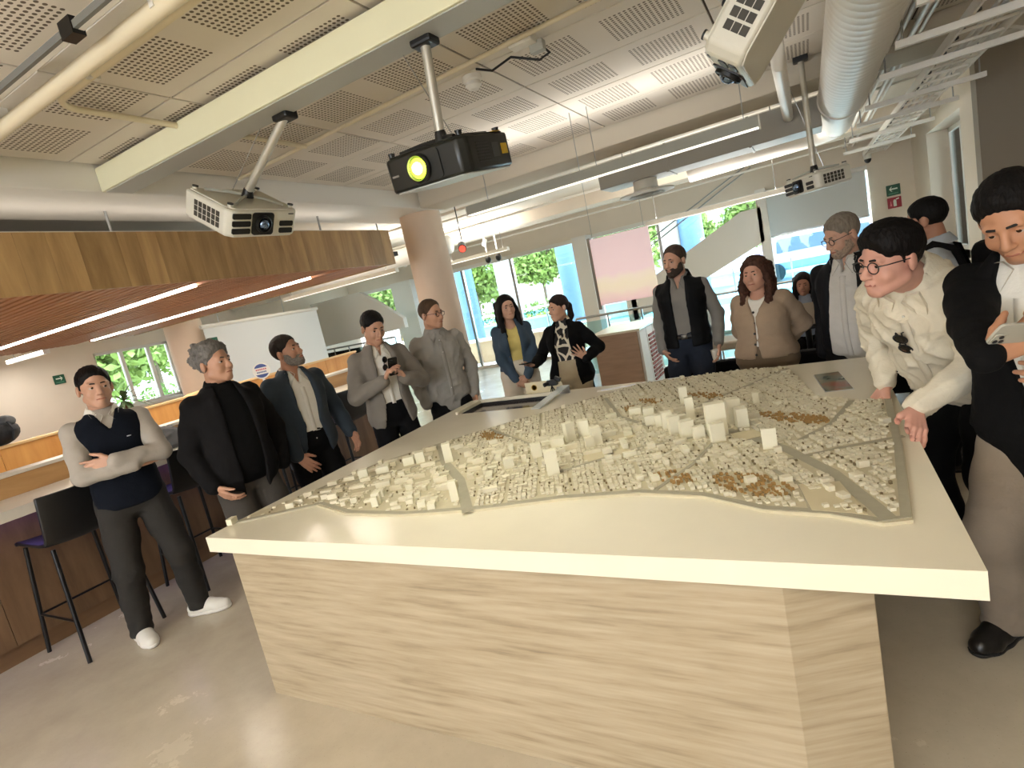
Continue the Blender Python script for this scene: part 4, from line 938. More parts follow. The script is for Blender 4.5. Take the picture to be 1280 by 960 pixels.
def person(label, x, y, face, height, p):
    """face: turn in degrees from looking straight at the viewpoint (positive = toward the right of the picture)"""
    S = height / 1.75; fem = p.get('fem', False); bulk = p.get('bulk', 1.0); belly = p.get('belly', 0.0)
    th = math.atan2(-y, -x) + math.radians(face)
    root = thing('person', label, 'person', (x, y, 0), th - math.pi / 2)
    toL = np.array(WM[root.name].inverted())
    def L(w): return toL[:3, :3] @ np.array(w, float) + toL[:3, 3]
    res = p.get('res', .0075)
    # --- skeleton
    hip = np.array(p.get('hip', (0, 0, .93))) * S
    Rt = rotm(p.get('twist', 0), p.get('lean', 0), p.get('tilt', 0))
    T = lambda q: hip + Rt @ (np.array(q, float) * S)
    shw = (.152 if fem else .176) * p.get('shw', 1.0)
    sh = {s: T((s * shw, -.008, .462)) for s in (-1, 1)}
    neck0 = T((0, -.015, .545)); hc = T((0, .035, .695)) + np.array(p.get('headoff', (0, 0, 0))) * S
    Rh = rotm(p.get('hyaw', 0), p.get('hpitch', 0), p.get('hroll', 0)); HS = S * p.get('hs', 1.06)
    Hd = lambda q: hc + Rh @ (np.array(q, float) * HS)
    wr = {}; elb = {}
    for s, key in ((1, 'R'), (-1, 'L')):
        spec = p[key]; tgt = L(spec['world']) if 'world' in spec else np.array(spec['w']) * S
        elb[s], wr[s] = ik(sh[s], tgt, .295 * S, .262 * S, spec.get('pole', (s * .4, -1, -.2)))
    legs = {}
    hj = {s: T((s * (.098 if fem else .092), 0, -.02)) for s in (-1, 1)}
    for s, key in ((1, 'FR'), (-1, 'FL')):
        fx, fy, fyaw = p.get(key, (s * .11, 0, -s * 12)); an = np.array((fx, fy, .085)) * S
        legs[s] = (*ik(hj[s], an, .435 * S, .425 * S, (s * .1, 1, 0)), fyaw)
    # --- torso profile (half widths a, half depths b, centre offset c along the torso axis t)
    if fem:
        pt = np.array([-.11, -.03, .05, .12, .19, .28, .37, .44, .485, .525, .57]); pa = np.array([.135, .178, .172, .155, .138, .146, .154, .146, .122, .078, .050]); pb = np.array([.09, .125, .120, .110, .098, .102, .108, .094, .078, .062, .048])
    else:
        pt = np.array([-.11, -.03, .05, .12, .19, .28, .37, .44, .485, .525, .57]); pa = np.array([.125, .160, .160, .155, .150, .160, .172, .166, .140, .088, .055]); pb = np.array([.085, .112, .114, .112, .108, .113, .120, .104, .084, .068, .052])
    pa = pa * (1 + (bulk - 1) * np.interp(pt, [-.1, .1, .4, .55], [1, 1, .9, .3])); pb = pb * (1 + (bulk - 1) * np.interp(pt, [-.1, .1, .4, .55], [1, 1, .9, .3]))
    pc = np.interp(pt, [-.1, .1, .2, .4], [0, .5, .5, .1]) * belly; pb = pb + np.interp(pt, [-.1, .08, .2, .42], [0, 1, 1, .1]) * belly * .6
    def torso(F, off, t0, t1, k=.03, mode='u', wr_amp=0.0, seed=0, flare=0.0):
        Ri = Rt.T.astype(f32); c = hip.astype(f32)
        pts = [T((sx * .25, sy * .22, t)) for sx in (-1, 1) for sy in (-1, 1) for t in (t0, t1)]; lo = np.min(pts, 0); hi = np.max(pts, 0)
        g = np.random.RandomState(seed); ks = g.normal(0, 1, (4, 3)) * np.array([16, 16, 30]); ph = g.uniform(0, 6, 4)
        def fn(X, Y, Z):
            px, py, pz = X - c[0], Y - c[1], Z - c[2]
            q = [(px * Ri[i, 0] + py * Ri[i, 1] + pz * Ri[i, 2]) / S for i in range(3)]
            t = q[2]; a = np.interp(t, pt, pa).astype(f32) + off; b = np.interp(t, pt, pb).astype(f32) + off; cc = np.interp(t, pt, pc).astype(f32)
            if flare: fl = np.clip((.12 - t) / .25, 0, 1) * flare; a = a + fl; b = b + fl
            ux = np.abs(q[0] / a); uy = np.abs((q[1] - cc) / b); l = (ux ** 2.4 + uy ** 2.4) ** (1 / 2.4)
            d = (l - 1) * np.minimum(a, b)
            if wr_amp:
                for kk, p0 in zip(ks, ph): d = d + wr_amp * np.sin(kk[0] * q[0] + kk[1] * q[1] + kk[2] * q[2] + p0)
            d = np.maximum(d, np.maximum(t0 - t, t - t1))
            return (d * S).astype(f32)
        F.op(fn, lo, hi, k, mode)
    def wrinkle(F, amp, seed, fr=(26, 26, 40)):
        g = np.random.RandomState(seed); near = np.abs(F.v) < .03
        I = np.argwhere(near); 
        if len(I) == 0: return
        P = np.stack([F.ax[a][I[:, a]] for a in range(3)], 1); d = np.zeros(len(I))
        for _ in range(3):
            kk = g.normal(0, 1, 3) * np.array(fr) * .8; k2 = g.normal(0, 1, 3) * np.array(fr) * .6
            n_ = np.sin(P @ kk + 1.6 * np.sin(P @ k2 + g.uniform(0, 6)) + g.uniform(0, 6)); d -= ((1 - np.abs(n_)) ** 2 - .3) * amp * 1.2
        F.v[near] += d.astype(f32)
    allp = [T((sx * .24, sy * .24, t)) for sx in (-1, 1) for sy in (-1, 1) for t in (-.14, .6)] + list(sh.values()) + list(elb.values()) + list(wr.values())
    up_lo = np.min(allp, 0) - .09 * S; up_hi = np.max(allp, 0) + .09 * S
    # --- body (one continuous skin surface: head, neck, torso, arms, hands, legs)
    hands = {}
    for s, key in ((1, 'R'), (-1, 'L')):
        sp_ = p[key]; fd = wr[s] - elb[s]; fd /= np.linalg.norm(fd)
        d = L2(sp_['d'], toL) if 'd' in sp_ and sp_.get('dworld') else np.array(sp_.get('d', fd), float)
        n = L2(sp_['n'], toL) if sp_.get('dworld') and 'n' in sp_ else np.array(sp_.get('n', (-s, .2, 0)), float)
        hands[s] = hand_prims(wr[s], d, n, s, sp_.get('curl', .35), S * p.get('hands', 1.0) * (.92 if fem else 1.0), sp_.get('spread', .16), sp_.get('thumb', .6))
    hfine = [(hc - .16 * HS, hc + .16 * HS, res)]
    for s in (1, -1):
        if p[('R' if s > 0 else 'L')].get('hide'): continue
        q = np.array([c[0] for c in hands[s]] + [c[1] for c in hands[s]]); hfine.append((q.min(0) - .015, q.max(0) + .015, min(res, .0065)))
    fl_lo = np.minimum(up_lo, np.min([legs[s][1] for s in legs], 0) - .1); fl_hi = np.maximum(up_hi, hc + .2)
    fl_lo[2] = .03
    B = Field(fl_lo, fl_hi, .018, hfine)
    torso(B, -.012, -.09, .59, 0)
    for s in (-1, 1):
        B.cone(sh[s], sh[s] * .6 + T((0, 0, .45)) * .4, .046 * S, .048 * S, .03); B.chain([sh[s], elb[s], wr[s]], [.046 * S * bulk ** .5, .038 * S, .026 * S], .02)
        if not p[('R' if s > 0 else 'L')].get('hide'):
            for c in hands[s]: B.cone(c[0], c[1], c[2], c[3], .006)
        kn, an, fy = legs[s]; B.chain([hj[s], kn, an], [.078 * S, .052 * S, .038 * S], .02)
    B.cone(neck0 - Rt @ np.array((0, 0, .03)) * S, Hd((0, -.022, -.06)), (.052 if fem else .062) * S * p.get('neck', 1), (.048 if fem else .058) * S * p.get('neck', 1), .02)
    jw = p.get('jaw', 1.0)
    B.ell(Hd((0, -.012, .035)), np.array((.076, .097, .087)) * HS, Rh, .01)
    B.ell(Hd((0, .030, -.022)), np.array((.063 * jw, .064, .088)) * HS, Rh, .02)
    for s in (-1, 1):
        B.cone(Hd((s * .047 * jw, .0, -.058)), Hd((s * .012, .068, -.096)), .022 * HS, .020 * HS, .02)
        B.ell(Hd((s * .037 * jw, .062, -.032)), np.array((.024, .024, .026)) * HS, Rh, .015)
        B.ell(Hd((s * .077, -.012, -.008)), np.array((.011, .021, .032)) * HS, Rh @ rotm(-s * 18), .006)
    B.cone(Hd((0, .088, -.060)), Hd((0, .084, -.078)), .016 * HS, .016 * HS, .02)
    B.cone(Hd((-.036, .078, .021)), Hd((.036, .078, .021)), .013 * HS, .013 * HS, .012)
    for s in (-1, 1): B.ell(Hd((s * .031, .102, .001)), np.array((.019, .018, .0135)) * HS, Rh, .010, 'd')
    B.cone(Hd((0, .088, .012)), Hd((0, .110, -.030)), .0085 * HS, .0135 * HS, .008)
    for s in (-1, 1): B.ell(Hd((s * .012, .100, -.034)), np.array((.0085, .011, .0085)) * HS, Rh, .005)
    B.cone(Hd((-.016, .094, -.064)), Hd((.016, .094, -.064)), .0055 * HS, .0055 * HS, .006)
    V, F = B.mesh()
    sk = skin_mat(p.get('skin', (196, 150, 122)))
    body = mesh_obj('body', V, F, sk, root); body['label'] = 'face, neck and hands'
    # --- face details
    def small(name, mb, mat, par): 
        V_ = np.array(mb.v); o = mesh_obj(name, V_, np.array([f if len(f) == 4 else (*f, f[-1]) for f in mb.f if len(f) in (3, 4)]), mat, par); return o
    Mh = Matrix(Rh.tolist())
    M_eye = pmat('eye_white', (178, 166, 156), .35); M_iris = pmat('iris_brown', (44, 28, 20), .2)
    hair_rgb = p.get('hair_rgb', (34, 27, 24)); M_hair = pmat('hair_%d_%d_%d' % hair_rgb, hair_rgb, .6, noise=(60, .35), bump=(90, .6), stretch=(1, 1, .25), spec=.15)
    M_brow = pmat('brow_%d' % hair_rgb[0], tuple(int(q * .7) for q in hair_rgb), .7)
    lid = p.get('lid', .6)
    for s in (-1, 1):
        e = MB().ell(Hd((s * .031, .0755, .002)), (.0125 * HS, .0125 * HS, .0125 * HS), 12, 8, Mh); eo = small('eye', e, M_eye, body)
        gz = np.array(p.get('gaze', (0, 0))); 
        small('iris', MB().ell(Hd((s * .031 + .006 * gz[0], .0858, .002 + .005 * gz[1])), (.0068 * HS, .0035 * HS, .0068 * HS), 10, 6, Mh), M_iris, body)
        small('eyelid', MB().ell(Hd((s * .031, .0750, .0072)), (.0148 * HS, .0142 * HS, .0085 * HS * (1 + lid * .3)), 12, 8, Mh), sk, body)
        bp_ = [Hd((s * q, yy_, zz_)) for q, yy_, zz_ in ((.012, .0935, .0225), (.03, .0915, .0250), (.047, .078, .0205))]
        small('eyebrow', MB().path(bp_, [.0035 * HS, .0042 * HS, .0022 * HS], 6), M_brow, body)
    lp = p.get('lip', tuple(int(a * b) for a, b in zip(p.get('skin', (196, 150, 122)), (.82, .66, .66))))
    small('lips', MB().path([Hd((-.023, .0905, -.066)), Hd((-.010, .0985, -.0635)), Hd((0, .0993, -.0645)), Hd((.010, .0985, -.0635)), Hd((.023, .0905, -.066))], [.0025 * HS, .0050 * HS, .0052 * HS, .0050 * HS, .0025 * HS], 8), pmat('lip_%d_%d_%d' % lp, lp, .45), body)
    # --- hair
    style = p.get('hair', 'short')
    if style:
        H = Field(hc - (.30 if style != 'long' else .5) * HS, hc + .2 * HS, min(res, .007)); g = np.random.RandomState(hash(label) % 1000 if False else len(label))
        th_ = {'short': .0085, 'buzz': .004, 'side': .015, 'curly': .022, 'long': .012, 'tied': .008, 'wavy': .015}[style]
        RhT = Rh.T.astype(f32); hl = p.get('hairline', .070); sw = p.get('sweep', 0.0); top_ = p.get('top', 0.0)
        def hairf(X, Y, Z):
            px, py, pz = (X - hc[0]) / HS, (Y - hc[1]) / HS, (Z - hc[2]) / HS
            x_, y_, z_ = [px * RhT[i, 0] + py * RhT[i, 1] + pz * RhT[i, 2] for i in range(3)]
            q0, q1, q2 = x_ / .076, (y_ + .012) / .097, (z_ - .035) / .087
            l = np.sqrt(q0 * q0 + q1 * q1 + q2 * q2); gr = np.sqrt((q0 / .076) ** 2 + (q1 / .097) ** 2 + (q2 / .087) ** 2) + 1e-6; dc = l * (l - 1) / gr
            gf = -(.80 * (y_ - .080) - .60 * (z_ - (hl + sw * x_ - 2.2 * x_ * x_ * (style not in ('long', 'wavy')))))
            zl = np.interp(y_, [-.12, -.05, -.012, .004, .03], [-.085, -.07, -.045, .012, .022]) if style not in ('long', 'wavy') else -.09 + 0 * y_
            gg = np.minimum(gf, (z_ - zl) * .8)
            th2 = th_ * (.55 + .65 * np.clip(z_ / .1, 0, 1)) + top_ * np.clip(z_ / .1 - .3, 0, 1) * np.clip(.5 + y_ / .1, 0, 1)
            st_ = .0016 * np.sin(x_ * 330 + 40 * y_) * np.sin(z_ * 60 + y_ * 50 + x_ * 40)
            return ((dc - th2 * np.clip(gg / .016, 0, 1) - st_ + .014 * np.clip(-gg / .010, 0, 1)) * HS).astype(f32)
        H.op(hairf, hc - .16 * HS, hc + .17 * HS, 0)
        if style == 'curly':
            for _ in range(110):
                v = g.normal(0, 1, 3); v /= np.linalg.norm(v)
                if v[2] < -.35 or (v[1] > .35 and v[2] < .55) or (v[1] > -.1 and v[2] < .0): continue
                H.ell(Hd((v[0] * .092, -.02 + v[1] * .104, .045 + v[2] * .098)), np.array((.016, .016, .016)) * HS * g.uniform(.7, 1.3), Rh, .006)
        if style in ('long', 'wavy'):
            ln = .36 if style == 'long' else .25
            for s in (-1, 1):
                w_ = .012 if style == 'wavy' else .006
                for q in range(5):
                    a0 = np.array((s * (.060 + .006 * q), .035 - .026 * q, .055)); pts = [Hd(a0), Hd((s * .086, .020 - .022 * q, -.03))]
                    base = pts[-1]
                    for j in range(1, 7):
                        t = j / 6; pts.append(base + np.array((0, 0, -ln * t * HS)) + (Rh @ np.array((s * (.012 * t + w_ * math.sin(6 * t + q * 2)), (.05 if q < 2 else .01) * t + w_ * math.cos(7 * t + q), 0))) * HS)
                    H.chain(pts, [.024 * HS, .024 * HS] + [.024 * HS] * 5 + [.011 * HS], .016)
            H.cone(Hd((0, -.085, .02)), Hd((0, -.10, -.03)) + np.array((0, 0, -ln * .9 * HS)), .075 * HS, .07 * HS, .03)
            H.ell(Hd((0, .10, -.045)), np.array((.052, .075, .085)) * HS, Rh, .008, 'd')
        if style == 'tied':
            H.ell(Hd((0, -.115, .0)), np.array((.03, .035, .04)) * HS, Rh, .02); H.chain([Hd((0, -.13, -.01)), Hd((0.01, -.13, -.1)), Hd((.03, -.10, -.2))], [.026 * HS, .03 * HS, .014 * HS], .02)
        if style in ('short', 'side', 'curly', 'buzz', 'tied'):
            for s in (-1, 1):
                H.cone(Hd((s * .073, .020, .035)), Hd((s * .0725, .016, -.004)), .006 * HS, .004 * HS, .010)
                H.ell(Hd((s * .087, -.010, -.012)), np.array((.020, .022, .034)) * HS, Rh, .004, 'd')
        wrinkle(H, .0045 if style in ('curly', 'wavy') else .0009, 5, (70, 70, 50) if style != 'long' else (80, 80, 12))
        V, F = H.mesh(); ho = mesh_obj('hair', V, F, M_hair, root)
    if p.get('beard'):
        H = Field(hc - .2 * HS, hc + .1 * HS, min(res, .006)); bt = .006 * p['beard']
        H.ell(Hd((0, .030, -.022)), np.array((.063 * jw + bt, .064 + bt, .088 + bt)) * HS, Rh, 0)
        for s in (-1, 1): H.cone(Hd((s * .047 * jw, .0, -.058)), Hd((s * .012, .068, -.096)), (.022 + bt) * HS, (.021 + bt) * HS, .02)
        H.cone(Hd((0, .088, -.052)), Hd((0, .086, -.085)), (.015 + bt) * HS, (.016 + bt) * HS, .015)
        n1 = Rh @ np.array((0, .55, 1.0)) / 1.141; c1 = Hd((0, .09, -.046))
        H.op(lambda X, Y, Z: -((X - c1[0]) * n1[0] + (Y - c1[1]) * n1[1] + (Z - c1[2]) * n1[2]).astype(f32) + 0 * X, hc - .5, hc + .3, .006, 'd')
        n3 = Rh @ np.array((0, -1, 0)); c3 = Hd((0, .0, 0))
        H.op(lambda X, Y, Z: -((X - c3[0]) * n3[0] + (Y - c3[1]) * n3[1] + (Z - c3[2]) * n3[2]).astype(f32) + 0 * X, hc - .5, hc + .3, .004, 'd')
        H.cone(Hd((-.016, .103, -.066)), Hd((.016, .103, -.066)), .0085 * HS, .0085 * HS, .004, 'd')
        wrinkle(H, .002, 8, (90, 90, 90)); V, F = H.mesh()
        br = p.get('beard_rgb', hair_rgb); mesh_obj('beard', V, F, pmat('beard_%d_%d_%d' % br, br, .8, noise=(90, .4), bump=(140, .6)), root)
    # --- clothes
    def sleeves(F, ra, re, rw, end=1.0, only=None):
        for s in (-1, 1):
            if only and s not in only: continue
            we = elb[s] + (wr[s] - elb[s]) * end
            F.cone(sh[s] * .55 + T((0, 0, .445)) * .45, sh[s], ra * .95 * S, ra * .93 * S, .03)
            mid = (sh[s] + elb[s]) / 2
            F.chain([sh[s], mid, elb[s], (elb[s] + we) / 2, we], [ra * .93 * S, ra * .97 * S, re * S, (re + rw) / 2 * S, rw * S], .022)
    seed = len(label)
    def garment(name, mat, off, t0, t1, arms, h=.0105, opening=None, lap=0, amp=.0018, flare=0.0, neckcut=None, bust=True, end=.97, only=None):
        F = Field(up_lo - .03, up_hi + .03, h)
        torso(F, off, t0, t1, 0, wr_amp=amp * .5, seed=seed, flare=flare)
        if fem and bust:
            for s in (-1, 1): F.ell(T((s * .065, .085 + off * .8, .335)), np.array((.066 + off, .062 + off * .6, .068 + off)) * S * p.get('bust', 1), Rt, .05)
        Ri = Rt.T.astype(f32); c = hip.astype(f32)
        def loc(X, Y, Z): px, py, pz = X - c[0], Y - c[1], Z - c[2]; return [(px * Ri[i, 0] + py * Ri[i, 1] + pz * Ri[i, 2]) / S for i in range(3)]
        if lap:
            def lapf(X, Y, Z):
                q = loc(X, Y, Z); w = np.interp(q[2], opening[0], opening[1]); b = np.exp(-((np.abs(q[0]) - w - .028) / .022) ** 2) * (q[1] > 0) * np.clip((q[2] - .20) / .05, 0, 1) * np.clip((.56 - q[2]) / .05, 0, 1)
                return b
            X = F.ax[0][:, None, None]; Y = F.ax[1][None, :, None]; Z = F.ax[2][None, None, :]; F.v -= (lap * S * lapf(X, Y, Z)).astype(f32)
        if opening:
            def cut(X, Y, Z):
                q = loc(X, Y, Z); w = np.interp(q[2], opening[0], opening[1]).astype(f32)
                return (np.maximum(np.abs(q[0] - (opening[2] if len(opening) > 2 else 0)) - w, -q[1] + .01) * S).astype(f32)
            pts = [T((sx * .2, sy * .3, t)) for sx in (-1, 1) for sy in (0, 1) for t in (-.35, .62)]
            F.op(cut, np.min(pts, 0), np.max(pts, 0), .004, 'd')
        if arms: sleeves(F, arms[0], arms[1], arms[2], end, only)
        else:
            for s in (-1, 1): F.cone(sh[s] * .62 + T((0, 0, .43)) * .38, sh[s] * .92 + T((0, 0, .45)) * .08, (.050 + off * .7) * S, (.044 + off * .7) * S, .03)
        wrinkle(F, amp, seed + 3)
        if arms:
            for s in (-1, 1):
                if only and s not in only: continue
                # crease rings around the elbow and above the cuff
                for q, am in ((0.0, .004), (.25, .0035), (.5, .003), (.75, .003)):
                    c = elb[s] + (wr[s] - elb[s]) * q; ax = (wr[s] - elb[s]); ax /= np.linalg.norm(ax); ax = ax + np.random.RandomState(seed + int(q * 8) + s).normal(0, .35, 3)
                    a_ = c.copy()
                    near = F._sub(a_ - .07, a_ + .07, 0)
                    X = F.ax[0][near[0]][:, None, None] - a_[0]; Y = F.ax[1][near[1]][None, :, None] - a_[1]; Z = F.ax[2][near[2]][None, None, :] - a_[2]
                    r2 = X * X + Y * Y + Z * Z; F.v[near] += (am * S * np.sin((X * ax[0] + Y * ax[1] + Z * ax[2]) * 150) * np.exp(-r2 / .0016)).astype(f32)
        if neckcut:
            F.ell(T(neckcut[0]), np.array(neckcut[1]) * S, Rt, .006, 'd')
        V, Fc = F.mesh(); V = smooth_mesh(V, Fc, 1)
        return mesh_obj(name, V, Fc, mat, root)
    def trousers(mat, r=(.098, .074, .060), waist=.10, off=.014, h=.011, amp=.002):
        ank = [legs[s][1] for s in legs] + [legs[s][0] for s in legs]; lo = np.minimum(np.min(ank, 0), T((0, 0, -.12))) - .24 * S; hi = np.maximum(np.max(ank, 0), T((0, 0, waist))) + .24 * S; lo[2] = .02
        F = Field(lo, hi, h); torso(F, off, -.11, waist, 0, wr_amp=.001, seed=seed + 1)
        for s in (-1, 1):
            kn, an, _ = legs[s]; h0 = hj[s] + np.array((0, 0, -.01)); m1 = (h0 + kn) / 2; m2 = (kn + an) / 2 + np.array((0, -.012, 0)) * S
            b_ = bulk ** .6; F.ell(T((0, 0, -.07)), np.array((.09, .085, .06)) * S, Rt, .03)
            F.chain([h0, m1, kn, m2, an + np.array((0, 0, -.035)) * S], [r[0] * S * b_, (r[0] * .55 + r[1] * .45) * S * b_, r[1] * S, (r[1] + r[2]) / 2 * S, r[2] * S], .03)
        wrinkle(F, amp, seed + 9, (14, 14, 34))
        for s in (-1, 1):
            an = legs[s][1]; zc = an[2] - .02
            X = F.ax[0][:, None, None]; Y = F.ax[1][None, :, None]; Z = F.ax[2][None, None, :]
            near = F._sub(an - np.array((.11, .11, .1)), an + np.array((.11, .11, .16)), 0); Zs = F.ax[2][near[2]][None, None, :]
            F.v[near] += (.0035 * np.sin((Zs - an[2]) * 95) * np.exp(-((Zs - an[2] - .02) / .06) ** 2)).astype(f32)
        F.op(lambda X, Y, Z: (Z - .05 * S + 0 * X + 0 * Y).astype(f32), lo, np.array((hi[0], hi[1], .06)), .0, 'd')
        V, Fc = F.mesh(); V = smooth_mesh(V, Fc, 1); return mesh_obj('trousers', V, Fc, mat, root)
    def shoes(mat, sole, sneaker=False):
        for s in (-1, 1):
            kn, an, fy = legs[s]; a = math.radians(fy); fw = np.array((-math.sin(a), math.cos(a), 0)); up = np.array((0, 0, 1.0)); base = np.array((an[0], an[1], 0))
            P = lambda f, u, l=0: base + (fw * f + up * u + np.cross(fw, up) * l) * S
            F = Field(np.minimum(P(-.12, -.02), P(.24, .16)) - .06, np.maximum(P(-.12, 0), P(.24, .14)) + .06, .0075)
            F.chain([P(-.045, .045), P(.06, .048), P(.165, .034)], [.042 * S, .044 * S, .036 * S], .03); F.cone(P(-.02, .05), P(-.005, .10), .042 * S, .042 * S, .03)
            F.cone(P(.12, .03, .012), P(.12, .03, -.012), .04 * S, .04 * S, .02)
            F.op(lambda X, Y, Z: (Z - .016 + 0 * X + 0 * Y).astype(f32), P(-.2, -.1) - .3, P(.3, 0) + .3, .004, 'd')
            V, Fc = F.mesh(); so = mesh_obj('shoe', V, Fc, mat, root)
            F2 = Field(np.minimum(P(-.12, -.02), P(.24, .16)) - .06, np.maximum(P(-.12, 0), P(.24, .14)) + .06, .0075)
            F2.chain([P(-.045, .03), P(.06, .03), P(.165, .03)], [.048 * S, .047 * S, .041 * S], .03); F2.cone(P(.12, .03, .012), P(.12, .03, -.012), .043 * S, .043 * S, .02)
            zt = .026 if sneaker else .018
            F2.op(lambda X, Y, Z: (Z - .001 + 0 * X + 0 * Y).astype(f32), P(-.2, -.1) - .3, P(.3, 0) + .3, .003, 'd'); F2.op(lambda X, Y, Z: (zt - Z + 0 * X + 0 * Y).astype(f32), P(-.2, -.1) - .3, P(.3, .2) + .3, .003, 'd')
            V, Fc = F2.mesh(); mesh_obj('sole', V, Fc, sole, so)
            if sneaker:
                for q in range(4):
                    c = P(.045 + .022 * q, .088 - .011 * q); l = np.cross(fw, up) * .022 * S
                    small('lace', MB().path([c - l, c + up * .004, c + l], .0032, 6), sole, so)
    def collar(mat, r=.070, h=.045, gap=.022, off=(0, 0, 0), stand=1.0):
        a = neck0 + Rt @ (np.array((0, .006, .0)) + np.array(off)) * S; ax = Rt @ np.array((0, .22, 1.0)); ax /= np.linalg.norm(ax)
        F = Field(a - .16 * S, a + .16 * S, .0065)
        def fn(X, Y, Z):
            px, py, pz = (X - a[0]) / S, (Y - a[1]) / S, (Z - a[2]) / S; t = px * ax[0] + py * ax[1] + pz * ax[2]
            qx, qy, qz = px - ax[0] * t, py - ax[1] * t, pz - ax[2] * t; rad = np.sqrt(qx * qx + qy * qy + qz * qz)
            e = r + .018 * (1 - np.clip(t / h, -.5, 1)) * stand; d = np.abs(rad - e) - .0065
            d = np.maximum(d, np.maximum(-.028 - t, t - h))
            xr = px * Rt[0, 0] + py * Rt[1, 0] + pz * Rt[2, 0]; yr = px * Rt[0, 1] + py * Rt[1, 1] + pz * Rt[2, 1]
            gp = np.maximum(np.abs(xr) - gap - .5 * np.clip(t + .0, 0, 1) * 1.2, -yr)
            return (np.maximum(d, -gp) * S).astype(f32)
        F.op(fn, a - .15 * S, a + .15 * S, 0); V, Fc = F.mesh(); V = smooth_mesh(V, Fc, 1); return mesh_obj('collar', V, Fc, mat, root)
    def buttons(mat, n, t0, t1, off, x=0.0, r=.006, par=None):
        for i in range(n):
            t = t0 + (t1 - t0) * i / max(n - 1, 1); b = float(np.interp(t, pt, pb)); cc = float(np.interp(t, pt, pc)); a_ = float(np.interp(t, pt, pa))
            yy = cc + (b + off) * (1 - abs(x / (a_ + off)) ** 2.4) ** (1 / 2.4)
            if fem and .25 < t < .42: yy = max(yy, .115 + off)
            small('button', MB().ell(T((x, yy, t)), (r, .0035, r), 8, 6, Matrix(Rt.tolist())), mat, par or root)
    def belt(mat, t=.06, off=.026, buckle=None):
        ring = []
        for k in range(28):
            a = 2 * math.pi * k / 28; A_ = float(np.interp(t, pt, pa)) + off; B_ = float(np.interp(t, pt, pb)) + off; cc = float(np.interp(t, pt, pc)); c_, s_ = math.cos(a), math.sin(a); l = (abs(c_) ** 2.4 + abs(s_) ** 2.4) ** (-1 / 2.4); ring.append((A_ * c_ * l, cc + B_ * s_ * l))
        mb = MB(); m2 = [T((x_, y_, t - .018)) for x_, y_ in ring] + [T((x_, y_, t + .018)) for x_, y_ in ring] + [T((x_ * .95, y_ * .95, t - .018)) for x_, y_ in ring] + [T((x_ * .95, y_ * .95, t + .018)) for x_, y_ in ring]
        n = 28; fs = []
        for k in range(n): j = (k + 1) % n; fs += [(k, j, n + j, n + k), (2 * n + j, 2 * n + k, 3 * n + k, 3 * n + j), (n + k, n + j, 3 * n + j, 3 * n + k), (j, k, 2 * n + k, 2 * n + j)]
        mb.add(m2, fs); bo = small('belt', mb, mat, root)
        if buckle: B_ = float(np.interp(t, pt, pb)) + off + float(np.interp(t, pt, pc)); small('buckle', MB().obox(T((0, B_ + .003, t)), (.05 * S, .008, .036 * S), Matrix(Rt.tolist())), buckle, bo)
    def glasses(mat, lens=None, r=.021):
        ref = None
        for s in (-1, 1):
            ring = [Hd((s * .031 + r * math.cos(a), .1005, -.001 + r * .86 * math.sin(a))) for a in np.linspace(0, 2 * math.pi, 18)[:-1]]
            o_ = small('glasses_rim', MB().path(ring, .0021 * HS, 6, closed=True), mat, root)
            small('lens', MB().lathe([(r * .95 * HS, 0), (r * .95 * HS, .001)], Hd((s * .031, .0995, -.001)), 16, Rh @ np.array((0, 1, 0))) if lens is None else MB().ell(Hd((s * .031, .0995, -.001)), (r * HS, .002, r * .86 * HS), 14, 8, Mh), lens or glass_mat('spectacle_glass', (.9, .92, .92)), o_)
            small('temple', MB().path([Hd((s * .052, .0985, .006)), Hd((s * .074, .085, .008)), Hd((s * .084, .0, .006)), Hd((s * .082, -.03, -.012))], .0020 * HS, 6), mat, root)
        small('bridge', MB().path([Hd((-.011, .102, .004)), Hd((0, .106, .008)), Hd((.011, .102, .004))], .0018 * HS, 6), mat, root)
    def ysurf(x_, t, off):
        a_ = float(np.interp(t, pt, pa)) + off; b_ = float(np.interp(t, pt, pb)) + off
        return float(np.interp(t, pt, pc)) + b_ * max(1 - abs(x_ / a_) ** 2.4, .02) ** (1 / 2.4)
    def flaps(mat, off=.016, tip=.445, w=.058):
        for s in (-1, 1):
            tri = [(s * .014, .525), (s * .040, .552), (s * .078, .548), (s * (w + .012), .49), (s * w, tip)]
            fr = [T((x_, min(ysurf(x_, min(t, .53), off), .13) + .005 + (.012 if t > .5 else 0), t)) for x_, t in tri]; bk = [q - Rt @ np.array((0, .012, 0)) * S for q in fr]
            if s < 0: fr = fr[::-1]; bk = bk[::-1]
            n = 5; mb = MB(); c0 = np.mean(fr, 0) + Rt @ np.array((0, .003, 0)); c1 = np.mean(bk, 0)
            mb.add(fr + bk + [c0, c1], [(i, (i + 1) % n, 2 * n, 2 * n) for i in range(n)] + [(n + (i + 1) % n, n + i, 2 * n + 1, 2 * n + 1) for i in range(n)] + [((i + 1) % n, i, n + i, n + (i + 1) % n) for i in range(n)])
            o_ = mesh_obj('collar_flap', np.array(mb.v), np.array(mb.f), mat, root)
            o_.data.polygons.foreach_set('use_smooth', np.zeros(len(o_.data.polygons), bool))
